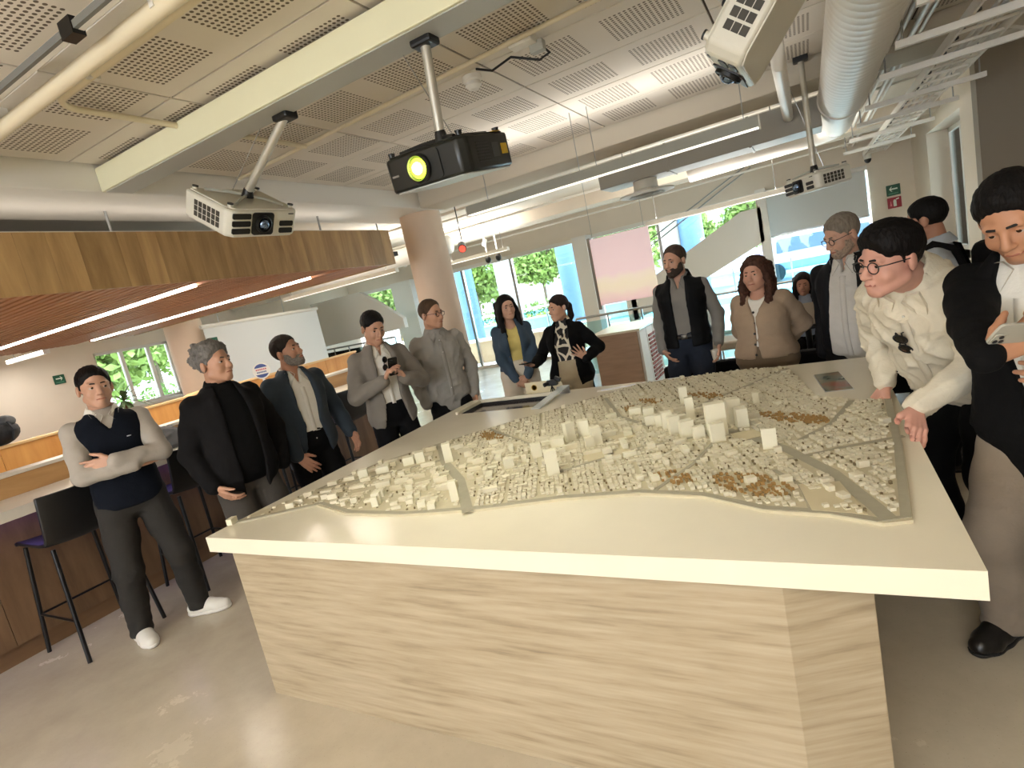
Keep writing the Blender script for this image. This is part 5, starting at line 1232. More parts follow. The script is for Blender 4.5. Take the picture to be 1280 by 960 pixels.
    def placket(mat, t0, t1, off, x0=0.0):
        n = 14; vs = []
        for i in range(n):
            t = t0 + (t1 - t0) * i / (n - 1)
            for dx_ in (-.016, -.0155, .0155, .016): vs.append(T((x0 + dx_, ysurf(x0 + dx_, t, off) + (.0035 if abs(dx_) < .0158 else -.004), t)))
        fs = [(4 * i + k, 4 * i + k + 1, 4 * i + k + 5, 4 * i + k + 4) for i in range(n - 1) for k in range(3)]
        o_ = mesh_obj('placket', np.array(vs), np.array(fs), mat, root)
    env = dict(flaps=flaps, placket=placket, T=T, Hd=Hd, garment=garment, trousers=trousers, shoes=shoes, collar=collar, buttons=buttons, belt=belt, glasses=glasses, small=small, wr=wr, elb=elb, sh=sh, hands=hands, root=root, S=S, HS=HS, Rt=Rt, Rh=Rh, hc=hc, WMr=np.array(WM[root.name]), body=body, pt=pt, pb=pb, pa=pa, pc=pc, neck0=neck0)
    class E_: pass
    e = E_(); e.__dict__.update(env)
    e.world = lambda q: e.WMr[:3, :3] @ np.array(q) + e.WMr[:3, 3]
    return e
def L2(v, toL): return toL[:3, :3] @ np.array(v, float)

# ------------------------------------------------------------------ the people around the table
M_btn = pmat('dark_button', (30, 24, 20), .4); M_wbtn = pmat('pale_button', (226, 222, 214), .35)
M_soleb = pmat('black_sole', (18, 17, 17), .7); M_soleW = pmat('white_sole', (226, 222, 214), .6)
M_shoeb = pmat('black_leather', (20, 18, 17), .35, bump=(60, .1)); M_shoew = pmat('white_leather', (222, 218, 208), .5, bump=(60, .1))
M_blackcloth = cloth('black_cloth', (14, 14, 16)); M_blackwool = cloth('black_wool', (11, 11, 12), .9)
M_wshirt = cloth('white_cotton', (224, 220, 210), .85, .03)
M_beltm = pmat('belt_leather', (24, 20, 18), .4)
M_phone = pmat('phone_black', (16, 16, 18), .2); M_phone_s = pmat('phone_silver', (196, 194, 184), .25, metal=.4); M_scr = pmat('phone_screen', (30, 34, 40), .1)

def phone(label, c, dx_, dy_, rgbmat, back=None):
    """dx_ = width direction, dy_ = long direction; back side looks along dx x dy"""
    X = Vector(dx_).normalized(); Y = Vector(dy_); Y = (Y - X * Y.dot(X)).normalized(); Z = X.cross(Y); M3 = Matrix((X, Y, Z)).transposed(); c = Vector(c)
    t = thing('mobile_phone', label, 'phone', c)
    P = lambda u, v, w: c + X * u + Y * v + Z * w
    MB().prism(rounded_rect(.074, .152, .012), -.004, .004, P).build('phone_case', rgbmat, t, bevel=.0015)
    MB().prism(rounded_rect(.068, .146, .010), -.0048, -.0038, P).build('screen', M_scr, t)
    b = MB().prism([(u - .016, v + .052) for u, v in rounded_rect(.034, .036, .007)], .004, .0058, P).build('camera_bump', rgbmat, t)
    for u, v in ((-.024, .060), (-.024, .044), (-.008, .052)): MB().tube(P(u, v, .0055), P(u, v, .0072), .0062, 12).build('lens', M_black, b)
    return t

# 1 man with crossed arms
e = person('man in a navy sweater vest with crossed arms and white sneakers', -3.95, 1.815, 6, 1.77, dict(
    skin=(192, 148, 124), hair='short', hair_rgb=(20, 16, 15), hyaw=4, hroll=-3, gaze=(-.5, 0), hs=1.08, res=.0065, bulk=1.02,
    R=dict(w=(-.05, .215, 1.13), pole=(1, .05, -.5), d=(-1, -.25, .12), n=(.1, -1, .1), curl=.12), L=dict(w=(.045, .225, 1.19), pole=(-1, .05, -.5), d=(1, -.35, -.05), n=(-.1, -1, 0), curl=.15),
    FR=(.17, .0, 6), FL=(-.17, .02, 48)))
M_s1 = cloth('grey_melange_cotton', (168, 160, 150), .9, .05)
e.trousers(cloth('charcoal_twill', (48, 46, 44)), (.102, .080, .066)); e.shoes(M_shoew, M_soleW, True)
e.garment('shirt', M_s1, .010, .07, .57, (.064, .057, .045)); e.collar(M_wshirt, .070, .040, .03); e.flaps(M_wshirt, .014, .475, .045)
e.garment('sweater_vest', cloth('navy_knit', (17, 21, 30), .95, .05, (220, .3)), .024, -.06, .55, None, opening=([0, .40, .43, .56], [-.1, -.05, .0, .065]))
e.small('chest_logo', MB().obox(e.T((-.075, float(np.interp(.36, e.pt, e.pb)) + .022, .37)), (.022, .004, .006)), pmat('tiny_logo', (200, 200, 205), .5), e.root)

# 2 curly grey hair
e = person('man with curly grey hair in black jacket and sweater', -3.36, 2.22, 22, 1.76, dict(
    skin=(186, 140, 114), hair='curly', hair_rgb=(112, 108, 104), hyaw=24, hpitch=-2, hs=1.05, bulk=1.07, belly=.03, hairline=.078,
    R=dict(w=(.235, .10, .90), pole=(.45, -1, 0), d=(-.5, .5, -.8), n=(-1, 0, .1), curl=.4), L=dict(w=(-.24, .05, .88), pole=(-1, -.7, 0), hide=True)))
e.trousers(cloth('dark_grey_wool', (62, 58, 54)), (.104, .082, .066)); e.shoes(M_shoeb, M_soleb)
e.garment('sweater', M_blackwool, .023, -.08, .57, (.060, .052, .042)); e.collar(M_blackwool, .066, .05, .0)
e.garment('jacket', cloth('black_jersey', (20, 19, 20), .9), .036, -.17, .565, (.074, .066, .052), opening=([-.3, -.05, .2, .42, .56], [.06, .075, .085, .075, .06]), lap=.008, flare=.02)
e.small('watch', MB().path([e.wr[1] + np.array(q) for q in ((.03, 0, .0), (0, .03, .005), (-.03, 0, .0), (0, -.03, -.005))], .008, 6, closed=True), M_steel, e.root)

# 3 blue blazer
e = person('man with grey beard in a blue-grey blazer and open white shirt', -3.47, 2.88, 22, 1.72, dict(
    skin=(178, 130, 104), hair='short', hair_rgb=(40, 34, 31), hairline=.074, beard=.7, beard_rgb=(118, 110, 102), hyaw=30, hpitch=-10, hroll=4, bulk=1.05, belly=.02,
    R=dict(w=(.20, .20, .86), pole=(.45, -1, 0), d=(-.55, .35, -.75), n=(-.3, -.9, 0), curl=.25), L=dict(w=(-.30, .10, .90), pole=(-.45, -1, 0), curl=.35)))
e.trousers(M_blackcloth); e.shoes(M_shoeb, M_soleb)
e.garment('shirt', M_wshirt, .012, .065, .56, (.058, .05, .042), opening=([0, .40, .44, .56], [-.1, -.06, .0, .035])); e.collar(M_wshirt, .070, .035, .045); e.flaps(M_wshirt, .014, .44, .075); e.placket(M_wshirt, .08, .42, .013)
e.garment('blazer', cloth('blue_grey_wool', (48, 58, 68), .9, .05), .034, -.19, .57, (.074, .066, .054), opening=([-.3, -.08, .14, .3, .47, .56], [.14, .10, .055, .075, .075, .05]), lap=.011, flare=.02); e.collar(MATS['blue_grey_wool'], .078, .026, .07)
e.buttons(M_wbtn, 5, .02, .38, .013)

# 4 grey blazer with phone
e = person('man in a light grey blazer looking down at his phone', -3.12, 3.46, 16, 1.76, dict(
    skin=(188, 142, 116), hair='short', hair_rgb=(16, 13, 12), hyaw=8, hpitch=20, hroll=-2, headoff=(0, .015, 0), bulk=.98, lid=1.4,
    R=dict(w=(.075, .245, 1.215), pole=(1, -.3, -1), d=(-.45, .35, .75), n=(-.8, .2, -.3), curl=.55), L=dict(w=(-.09, .25, 1.20), pole=(-1, -.3, -1), d=(.45, .35, .7), n=(.8, .2, -.3), curl=.55)))
e.trousers(M_blackcloth); e.shoes(M_shoeb, M_soleb)
e.garment('shirt', M_wshirt, .010, .065, .56, (.058, .05, .042), opening=([0, .43, .46, .56], [-.1, -.06, .0, .025])); e.collar(M_wshirt, .069, .038, .03); e.flaps(M_wshirt, .012, .45, .055); e.placket(M_wshirt, .08, .43, .011)
e.garment('blazer', cloth('light_grey_wool', (124, 118, 110), .9, .06), .032, -.20, .57, (.072, .064, .052), opening=([-.3, -.1, .12, .3, .47, .56], [.15, .11, .065, .075, .07, .045]), lap=.011, flare=.025); e.collar(MATS['light_grey_wool'], .078, .026, .07)
w = (e.world(e.wr[1]) + e.world(e.wr[-1])) / 2; fw = e.WMr[:3, :3] @ np.array((0, 1, 0)); rt = e.WMr[:3, :3] @ np.array((1, 0, 0))
phone('black phone held up in both hands by the grey blazer man', w + fw * .045 + np.array((0, 0, .105)), -rt, np.array((0, 0, 1)) + fw * .45, M_phone)
def sunglasses(label, c, M3, mat, s=1.0):
    t = thing('sunglasses', label, 'sunglasses', c); M3 = Matrix(np.array(M3).tolist()); c = Vector(c); P = lambda a, b, h: c + M3 @ Vector((a, b, h)) * s
    for q in (-1, 1):
        ring = [P(q * .034 + .026 * math.cos(a), 0, .021 * math.sin(a)) for a in np.linspace(0, 2 * math.pi, 18)[:-1]]
        rm = MB().path(ring, .003 * s, 6, closed=True).build('rim', mat, t); MB().ell(P(q * .034, 0, 0), (.025 * s, .0025 * s, .020 * s), 14, 8, M3).build('lens', pmat('dark_lens', (22, 20, 20), .12), rm)
        MB().path([P(q * .06, 0, .008), P(q * .062, -.008, .010), P(q * .045, -.013 - .002 * q, .008), P(-q * .05, -.014 - .002 * q, -.002), P(-q * .062, -.013, -.012)], .0026 * s, 6).build('temple', mat, t)
    MB().path([P(-.010, 0, .006), P(0, .003, .010), P(.010, 0, .006)], .003 * s, 6).build('bridge', mat, t)
    return t
bsh = lambda t: float(np.interp(t, e.pt, e.pb) + np.interp(t, e.pt, e.pc))
sunglasses('black sunglasses hooked in the shirt of the grey blazer man', e.world(e.T((0.0, bsh(.40) + .022, .405))), e.WMr[:3, :3] @ e.Rt @ rotm(0, 0, 80), M_black, .9)

# 5 grey shirt, glasses
e = person('man with glasses in a grey button-down shirt with hands in pockets', -2.96, 4.06, 12, 1.76, dict(
    skin=(190, 142, 114), hair='short', hair_rgb=(76, 58, 44), hairline=.088, hyaw=34, hpitch=3, bulk=1.04, belly=.03, neck=1.05,
    R=dict(w=(.22, .055, .86), pole=(1, -.6, 0), hide=True), L=dict(w=(-.22, .055, .86), pole=(-1, -.6, 0), curl=.4, d=(.2, .3, -.9))))
M_s5 = cloth('grey_oxford', (146, 142, 136), .9, .05)
e.trousers(M_blackcloth, (.10, .08, .066), waist=.0); e.shoes(M_shoeb, M_soleb)
e.garment('shirt', M_s5, .022, -.16, .57, (.068, .060, .048), amp=.005, flare=.012); e.collar(M_s5, .070, .042, .016); e.flaps(M_s5, .024, .455, .055); e.placket(M_s5, -.1, .46, .024)
e.buttons(M_wbtn, 6, -.05, .47, .024); e.glasses(pmat('brown_frame', (70, 34, 26), .3))

# 6 woman in denim
e = person('young woman with long dark hair in a denim jacket', -2.66, 4.90, 4, 1.66, dict(
    fem=True, skin=(196, 152, 128), hair='long', hair_rgb=(15, 11, 11), hyaw=14, hroll=3, bulk=1.0, hs=1.05, res=.007,
    R=dict(w=(.065, .20, .90), pole=(1, -.5, 0), d=(-.65, .15, -.6), n=(-.2, -1, 0), curl=.45), L=dict(w=(-.06, .215, .915), pole=(-1, -.5, 0), d=(.65, .1, -.6), n=(.2, -1, 0), curl=.5)))
e.trousers(cloth('cream_denim', (218, 208, 190), .9, .03), (.108, .088, .080), waist=.15, off=.018); e.shoes(M_shoew, M_soleW)
e.garment('top', cloth('yellow_jersey', (212, 192, 116), .9), .008, .06, .56, None, neckcut=((0, .06, .56), (.075, .09, .09)))
e.garment('denim_jacket', cloth('blue_denim', (58, 74, 90), .9, .12), .030, .05, .57, (.064, .058, .048), opening=([-.1, .1, .3, .45, .56], [.05, .05, .06, .06, .05]), lap=.006)
e.collar(MATS['blue_denim'], .080, .04, .05)
e.buttons(pmat('brass_button', (150, 120, 70), .35, metal=.8), 4, .10, .40, .036, .075, .005)

# 7 woman in black blazer
e = person('woman in a long black blazer and patterned blouse explaining with her hands', -2.06, 4.80, -16, 1.56, dict(
    fem=True, skin=(194, 148, 122), hair='tied', hair_rgb=(40, 30, 27), hyaw=-38, hpitch=2, bulk=1.08, hs=1.08, res=.007,
    R=dict(w=(.30, .24, 1.12), pole=(.7, -.5, -1), d=(.45, .75, .05), n=(-.3, .1, .95), curl=.30), L=dict(w=(-.24, .26, 1.10), pole=(-1, -.4, -.8), d=(.45, .4, .65), n=(.5, -.6, .5), curl=.14, spread=.45)))
e.trousers(cloth('beige_twill', (178, 162, 134), .9), (.104, .085, .076), waist=.16, off=.014); e.shoes(M_shoeb, M_soleb)
def blouse_mat():
    m = bpy.data.materials.new('black_cream_print'); m.use_nodes = True; nt = m.node_tree; b = nt.nodes['Principled BSDF']; b.inputs['Roughness'].default_value = .7
    tc = nt.nodes.new('ShaderNodeTexCoord'); mp = nt.nodes.new('ShaderNodeMapping'); mp.inputs['Scale'].default_value = (13, 13, 8); mp.inputs['Rotation'].default_value = (0, .5, 0); nt.links.new(tc.outputs['Object'], mp.inputs[0])
    v = nt.nodes.new('ShaderNodeTexVoronoi'); v.feature = 'DISTANCE_TO_EDGE'; v.inputs['Scale'].default_value = 1.0; nt.links.new(mp.outputs[0], v.inputs['Vector'])
    lt = nt.nodes.new('ShaderNodeMath'); lt.operation = 'LESS_THAN'; lt.inputs[1].default_value = .10; nt.links.new(v.outputs['Distance'], lt.inputs[0])
    mx = nt.nodes.new('ShaderNodeMix'); mx.data_type = 'RGBA'; nt.links.new(lt.outputs[0], mx.inputs[0]); mx.inputs[6].default_value = lin((20, 18, 18)); mx.inputs[7].default_value = lin((224, 212, 190)); nt.links.new(mx.outputs[2], b.inputs['Base Color']); return m
M_blouse = blouse_mat()
e.garment('blouse', M_blouse, .010, .06, .57, (.05, .045, .038), end=.6); e.collar(M_blouse, .062, .05, .01)
e.small('neck_bow', MB().ell(e.T((.012, .125, .46)), (.035, .022, .024)).ell(e.T((-.03, .125, .455)), (.03, .02, .022)).path([e.T((.0, .13, .45)), e.T((.012, .15, .40)), e.T((.02, .155, .33))], [.012, .014, .012], 8), M_blouse, e.root)
e.garment('blazer', M_blackwool, .034, -.24, .57, (.066, .060, .050), opening=([-.4, -.15, .1, .3, .46, .56], [.13, .12, .095, .085, .07, .05]), lap=.009, flare=.03)
w = e.world(e.wr[1]); fw = e.WMr[:3, :3] @ np.array((.45, .75, .05)); rt = e.WMr[:3, :3] @ np.array((.85, -.5, 0))
phone('dark phone lying in the hand of the explaining woman', w + fw * .10 + np.array((0, 0, .026)), rt, fw, M_phone)

# 8 bearded man with vest
e = person('bearded man in a black quilted vest over a grey shirt', -1.02, 5.05, -12, 1.77, dict(
    skin=(190, 144, 120), hair='short', hair_rgb=(66, 52, 44), hairline=.090, beard=1.0, beard_rgb=(58, 46, 38), hyaw=-24, hpitch=2, bulk=1.02, res=.007,
    R=dict(w=(.215, .06, .88), pole=(.45, -1, 0), d=(-.5, .45, -.6), n=(-1, 0, 0), curl=.3), L=dict(w=(-.25, .04, .885), pole=(-.45, -1, 0), d=(.05, .15, -1), n=(.9, .3, 0), curl=.5)))
M_s8 = cloth('mid_grey_cotton', (128, 124, 118), .9, .05)
e.trousers(cloth('dark_denim', (40, 46, 58), .9, .1), (.10, .08, .066)); e.shoes(M_shoeb, M_soleb); e.belt(M_beltm, .055, .020, M_steel)
e.garment('shirt', M_s8, .012, .02, .57, (.062, .055, .046), opening=([0, .42, .45, .56], [-.1, -.06, .0, .03])); e.collar(M_s8, .070, .045, .035); e.flaps(M_s8, .014, .445, .06)
e.garment('quilted_vest', cloth('black_nylon', (14, 15, 17), .6, .05, (18, .5)), .034, -.04, .56, None, opening=([-.2, 0, .2, .45, .56], [.055, .055, .06, .06, .055]), lap=.004)
e.collar(MATS['black_nylon'], .085, .06, .06)
w = e.world(e.wr[-1]); fw = e.WMr[:3, :3] @ np.array((.05, .15, -1)); sd = e.WMr[:3, :3] @ np.array((.35, .05, 0))
cup = thing('paper_cup', 'white paper cup held low by the bearded man', 'cup', w + fw * .10 + sd * .09 - np.array((0, 0, .05)))
c0 = Vector(w + fw * .10 + sd * .09 - np.array((0, 0, .05)))
MB().lathe([(.026, 0), (.036, .092), (.033, .092), (.024, .006)], c0, 22).build('cup_wall', pmat('paper_white', (226, 222, 212), .7), cup, smooth=True); MB().lathe([(.0375, .088), (.0375, .095), (.034, .097)], c0, 22).build('rim', MATS['paper_white'], cup, smooth=True)

# 9 woman in beige cardigan
e = person('woman with wavy brown hair in a beige cardigan, hands behind her back', -0.36, 4.50, -18, 1.55, dict(
    fem=True, skin=(190, 142, 120), hair='wavy', hair_rgb=(70, 46, 36), hyaw=-4, bulk=1.33, belly=.05, shw=1.10, bust=1.25, hs=1.12, neck=1.1, jaw=1.08, res=.007,
    R=dict(w=(.07, -.20, .96), pole=(1, -.25, 0), hide=True), L=dict(w=(-.07, -.22, .98), pole=(-1, -.25, 0), hide=True)))
e.trousers(cloth('taupe_twill', (108, 92, 74), .9, .06), (.112, .09, .08), waist=.13, off=.012, amp=.003); e.shoes(M_shoeb, M_soleb)
e.garment('blouse', M_wshirt, .006, .04, .56, None, neckcut=((0, .07, .57), (.08, .09, .085)))
e.garment('cardigan', cloth('beige_knit', (158, 136, 114), .95, .06, (160, .3)), .020, .02, .57, (.082, .072, .050), opening=([-.1, .05, .12, .2, .36, .47, .56], [.03, .018, .008, .004, .004, .055, .075]), amp=.0026)
e.buttons(M_btn, 5, .06, .40, .026, .012, .009)

# 11 older man with glasses
e = person('older man with grey hair and glasses in a dark jacket over a pale shirt', 0.20, 4.22, -18, 1.72, dict(
    skin=(188, 146, 124), hair='short', hair_rgb=(122, 112, 100), beard=.4, beard_rgb=(150, 130, 114), hyaw=-34, hpitch=16, headoff=(0, .02, -.005), hs=1.08, bulk=1.0, belly=.04, res=.0065,
    R=dict(w=(.20, .03, .86), pole=(.2, -1, 0), hide=True), L=dict(w=(-.25, .08, .87), pole=(-.45, -1, 0), d=(.4, .4, -.8), n=(1, 0, 0), curl=.4)))
M_s11 = cloth('pale_stripe_cotton', (192, 188, 182), .9, .04)
e.trousers(M_blackcloth, waist=.0); e.shoes(M_shoeb, M_soleb)
e.garment('shirt', M_s11, .024, -.14, .56, (.06, .052, .044), amp=.005, opening=([0, .43, .46, .56], [-.1, -.06, .0, .02])); e.collar(M_s11, .070, .040, .022); e.flaps(M_s11, .026, .45, .058); e.placket(M_s11, -.08, .44, .026); e.buttons(M_wbtn, 5, -.02, .40, .018)
e.garment('jacket', cloth('dark_navy_nylon', (15, 16, 20), .65, .05), .034, -.13, .57, (.066, .058, .050), opening=([-.3, -.1, .1, .3, .46, .56], [.12, .115, .10, .085, .07, .055]), lap=.006)
e.collar(MATS['dark_navy_nylon'], .088, .06, .06); e.glasses(pmat('grey_frame', (60, 58, 58), .3, metal=.5))

# 13 man half hidden behind
e = person('dark-haired man with a backpack half hidden behind the leaning man', 0.66, 4.30, -95, 1.70, dict(
    skin=(170, 122, 98), hair='short', hair_rgb=(14, 12, 12), hyaw=-10, hpitch=6, bulk=1.04, res=.0065,
    R=dict(w=(.22, .12, .9), pole=(.45, -1, 0)), L=dict(w=(-.22, .12, .9), pole=(-.45, -1, 0))))
e.trousers(M_blackcloth); e.shoes(M_shoeb, M_soleb)
e.garment('shirt', cloth('pale_blue_cotton', (176, 184, 194), .9, .04), .018, -.14, .57, (.064, .056, .046)); e.collar(MATS['pale_blue_cotton'], .070, .040, .018)
for s in (-1, 1): e.small('backpack_strap', MB().path([e.T((s * .10, -.16, .30)), e.T((s * .115, -.10, .50)), e.T((s * .115, .0, .545)), e.T((s * .12, .11, .47)), e.T((s * .13, .15, .32)), e.T((s * .15, .10, .2))], .022, 8), M_blackcloth, e.root)
bpk = thing('backpack', 'black backpack on the back of the half hidden man', 'backpack', e.world(e.T((0, -.24, .1))))
b0 = MB(); M3 = Matrix((e.WMr[:3, :3] @ e.Rt).tolist()); b0.obox(e.world(e.T((0, -.24, .29))), (.29, .13, .42), M3); b0.build('bag_body', M_blackcloth, bpk, bevel=.04, smooth=True)
MB().obox(e.world(e.T((0, -.325, .2))), (.22, .05, .2), M3).build('front_pocket', M_blackcloth, bpk, bevel=.02, smooth=True)

# 12 man leaning on the table
e = person('man with glasses in a white linen shirt leaning on the table', 0.52, 3.0, -28, 1.80, dict(
    skin=(204, 152, 134), hair='side', hair_rgb=(15, 12, 12), hairline=.060, sweep=.25, top=.012, lean=36, tilt=0, hyaw=-14, hpitch=6, hroll=-6, headoff=(-.03, .035, -.015), hs=1.06, bulk=1.10, belly=.04, jaw=1.06, neck=1.08, res=.0048,
    gaze=(.2, 0), hip=(0, -.02, .93),
    R=dict(world=(.235, 3.00, .905), pole=(.5, -.6, .3), d=(-.4, -.2, -.5), n=(0, 0, -1), dworld=True, curl=.22), L=dict(world=(.275, 2.47, .945), pole=(-.5, -.9, .3), d=(-.1, -.8, -.62), n=(-.6, .3, -.75), dworld=True, curl=.35)))
M_linen = cloth('white_linen', (222, 212, 190), .9, .05, (70, .25))
e.trousers(M_blackwool, (.104, .082, .068)); e.shoes(M_shoeb, M_soleb)
e.garment('shirt', M_linen, .026, -.10, .575, (.074, .064, .046), h=.008, amp=.0075, flare=.02, end=.93); e.collar(M_linen, .078, .052, .034); e.flaps(M_linen, .030, .42, .075); e.placket(M_linen, .0, .45, .030)
for s in (-1, 1): 
    d_ = e.wr[s] - e.elb[s]; d_ /= np.linalg.norm(d_); e.small('cuff', MB().tube(e.wr[s] - d_ * .075, e.wr[s] - d_ * .012, .044, 20, .042), M_linen, e.root)
e.buttons(M_wbtn, 6, .0, .46, .028); e.glasses(pmat('black_frame', (26, 22, 22), .3), None, .023)
tt = .36; bb = float(np.interp(tt, e.pt, e.pb) + np.interp(tt, e.pt, e.pc))
sunglasses('black sunglasses hanging from the white linen shirt', e.world(e.T((.02, bb + .045, tt))), e.WMr[:3, :3] @ e.Rt @ rotm(0, 10, 78), M_black, 1.15)

# 14 man at the right edge
e = person('man in a black coat and white shirt reading a phone at the right edge', 0.64, 2.40, -18, 1.74, dict(
    skin=(180, 130, 100), hair='short', hair_rgb=(14, 12, 12), hairline=.072, top=.006, lean=9, hyaw=2, hpitch=30, hroll=6, headoff=(0, .04, -.015), hs=1.06, res=.0045, lid=1.6, hands=1.04,
    R=dict(world=(.375, 1.865, 1.225), pole=(1, -.2, -1), d=(.84, .30, .36), n=(.1, 1, .1), dworld=True, curl=.42, spread=.12), L=dict(w=(-.2, .26, 1.15), pole=(-1, -.4, -.8), curl=.4), FR=(.17, .0, -8), FL=(-.13, .05, 8)))
e.trousers(cloth('warm_grey_twill', (128, 116, 102), .9, .06), (.102, .088, .078), amp=.003); e.shoes(M_shoeb, M_soleb)
e.garment('shirt', M_wshirt, .012, .065, .56, (.06, .052, .044)); e.collar(M_wshirt, .072, .046, .018); e.flaps(M_wshirt, .016, .44, .062); e.placket(M_wshirt, .1, .44, .014)
e.garment('coat', M_blackwool, .040, -.20, .575, (.073, .063, .047), h=.009, opening=([-.3, -.1, .1, .3, .46, .56], [.012, .012, .014, .045, .07, .055]), lap=.008, flare=.03); e.collar(M_blackwool, .084, .035, .07)
w = e.world(e.wr[1])
phone('silver phone with round camera lenses held by the man in black coat', (.458, 1.905, 1.298), tuple(Vector((-.867, -.453, .15)).cross(Vector((-.2, -.75, -.45)))), (-.867, -.453, .15), M_phone_s)

# 10 seated woman with laptop in the background
e = person('seated woman with dark hair behind a silver laptop in the background', -0.11, 6.95, -4, 1.62, dict(
    fem=True, skin=(176, 126, 102), hair='long', hair_rgb=(30, 20, 18), hpitch=8, res=.009, hip=(0, 0, .50),
    R=dict(w=(.14, .40, .78), pole=(1, -.4, -.6), d=(-.2, 1, 0), n=(0, 0, -1), curl=.3), L=dict(w=(-.14, .40, .78), pole=(-1, -.4, -.6), d=(.2, 1, 0), n=(0, 0, -1), curl=.3), FR=(.1, .42, 0), FL=(-.1, .42, 0)))
e.trousers(M_blackcloth); e.shoes(M_shoeb, M_soleb); e.garment('blouse', cloth('grey_blue_jersey', (150, 158, 172), .9), .014, -.02, .57, (.05, .045, .04))
stl = thing('cafe_table', 'small dark side table under the silver laptop', 'table', (-0.13, 6.48, 0))
MB().box(-.43, .22, 6.3, 6.65, .70, .73).build('table_top', M_black, stl, bevel=.004); MB().tube((-.11, 6.48, .02), (-.11, 6.48, .70), .03).build('stem', M_blackm, stl); MB().lathe([(.2, 0), (.2, .012), (.05, .025)], (-.11, 6.48, 0), 24).build('foot_plate', M_blackm, stl)
lt = thing('laptop', 'open silver laptop in front of the seated woman', 'laptop', (-0.13, 6.5, .73))
MB().box(-.29, .05, 6.40, 6.62, .73, .748).build('keyboard_base', M_steel, lt, bevel=.003); MB().obox((-.12, 6.355, .85), (.34, .008, .235), Matrix.Rotation(math.radians(14), 3, 'X')).build('lid', pmat('laptop_lid', (186, 170, 150), .4), lt, bevel=.003)
sc2 = thing('cafe_chair', 'dark chair under the seated woman', 'chair', (-0.11, 7.0, 0))
MB().box(-.35, .13, 6.78, 7.22, .40, .425).build('seat', M_black, sc2, bevel=.008); MB().box(-.33, .11, 7.22, 7.25, .45, .85).build('backrest', M_black, sc2, bevel=.01)
for q in (-.33, .11):
    for r in (6.8, 7.2): MB().tube((q, r, 0), (q, r, .41), .014, 8).build('leg', M_blackm, sc2)

# ------------------------------------------------------------------ left background
ps = thing('projection_screen', 'large white hanging projection screen left of the round column', 'screen', (-9.0, 7.2, 1.05))
MB().box(-9.01, -8.99, 5.98, 8.5, 1.08, 2.17).build('screen_cloth', pmat('screen_cloth', (226, 228, 228), .8), ps); MB().box(-9.02, -8.98, 5.96, 8.52, 1.05, 1.085).build('bottom_bar', M_white, ps)
MB().tube((-9.0, 5.94, 2.19), (-9.0, 8.54, 2.19), .035).build('roller_case', M_white, ps)
for yy in (6.3, 7.7): MB().tube((-9.0, yy, 2.2), (-9.0, yy, 3.02), .005, 6).build('hanging_wire', M_steel, ps)
par = thing('timber_parapet', 'orange timber parapet of the stairwell behind the bar', 'parapet', (-6.5, 3.0, 0))
M_par = wood_mat('parapet_birch', (206, 138, 66), (232, 172, 96), (6, 6, .9), .5, .07)
for k in range(12):
    y0 = -1.2 + .66 * k; MB().box(-6.56, -6.5, y0 + .002, y0 + .658, 0, 1.27).build('parapet_panel', M_par, par)
MB().box(-6.58, -6.48, -1.2, 6.72, 1.27, 1.295).build('parapet_cap', wood_mat('parapet_cap', (222, 180, 120), (238, 204, 150), (6, .9, 6), .5, .03), par, bevel=.003)
par2 = thing('timber_parapet', 'second orange timber parapet beneath the left window', 'parapet', (-9.6, 4.0, 0))
for k in range(5):
    y0 = 2.5 + .6 * k; MB().box(-9.66, -9.6, y0 + .002, y0 + .598, 0, 1.04).build('parapet_panel', M_par, par2)
MB().box(-9.68, -9.58, 2.5, 5.5, 1.04, 1.065).build('parapet_cap', MATS['parapet_cap'], par2)
hr = thing('stair_handrail', 'pale round handrails sloping down the stairwell behind the bar', 'handrail', (-7.5, 4.2, 0))
for zz, mt in ((0, MATS['parapet_cap']), (-.13, M_steel)):
    MB().path([(-7.5, 3.5, .90 + zz), (-7.5, 3.9, 1.02 + zz), (-7.5, 4.5, 1.24 + zz), (-7.5, 5.2, 1.27 + zz)], .022, 10).build('rail', mt, hr, smooth=True)
for yy, zz in ((3.9, .89), (4.5, 1.1), (5.1, 1.14)): MB().tube((-7.5, yy, 0), (-7.5, yy, zz), .014, 8).build('post', M_steel, hr)
bb_ = thing('backpack', 'dark backpack lying on the timber parapet at the left edge', 'backpack', (-6.53, 2.18, 1.295))
MB().ell((-6.53, 2.14, 1.415), (.11, .17, .12)).build('bag_body', pmat('dark_nylon', (30, 31, 34), .7, bump=(14, .8)), bb_, smooth=True)
MB().ell((-6.5, 2.2, 1.50), (.07, .09, .06)).build('top_flap', pmat('grey_nylon', (70, 72, 74), .7, bump=(20, .8)), bb_, smooth=True)
for q in (-.06, .06): MB().path([(-6.43, 2.14 + q, 1.5), (-6.40, 2.16 + q, 1.42), (-6.43, 2.14 + q, 1.33)], .012, 6).build('strap', MATS['dark_nylon'], bb_)
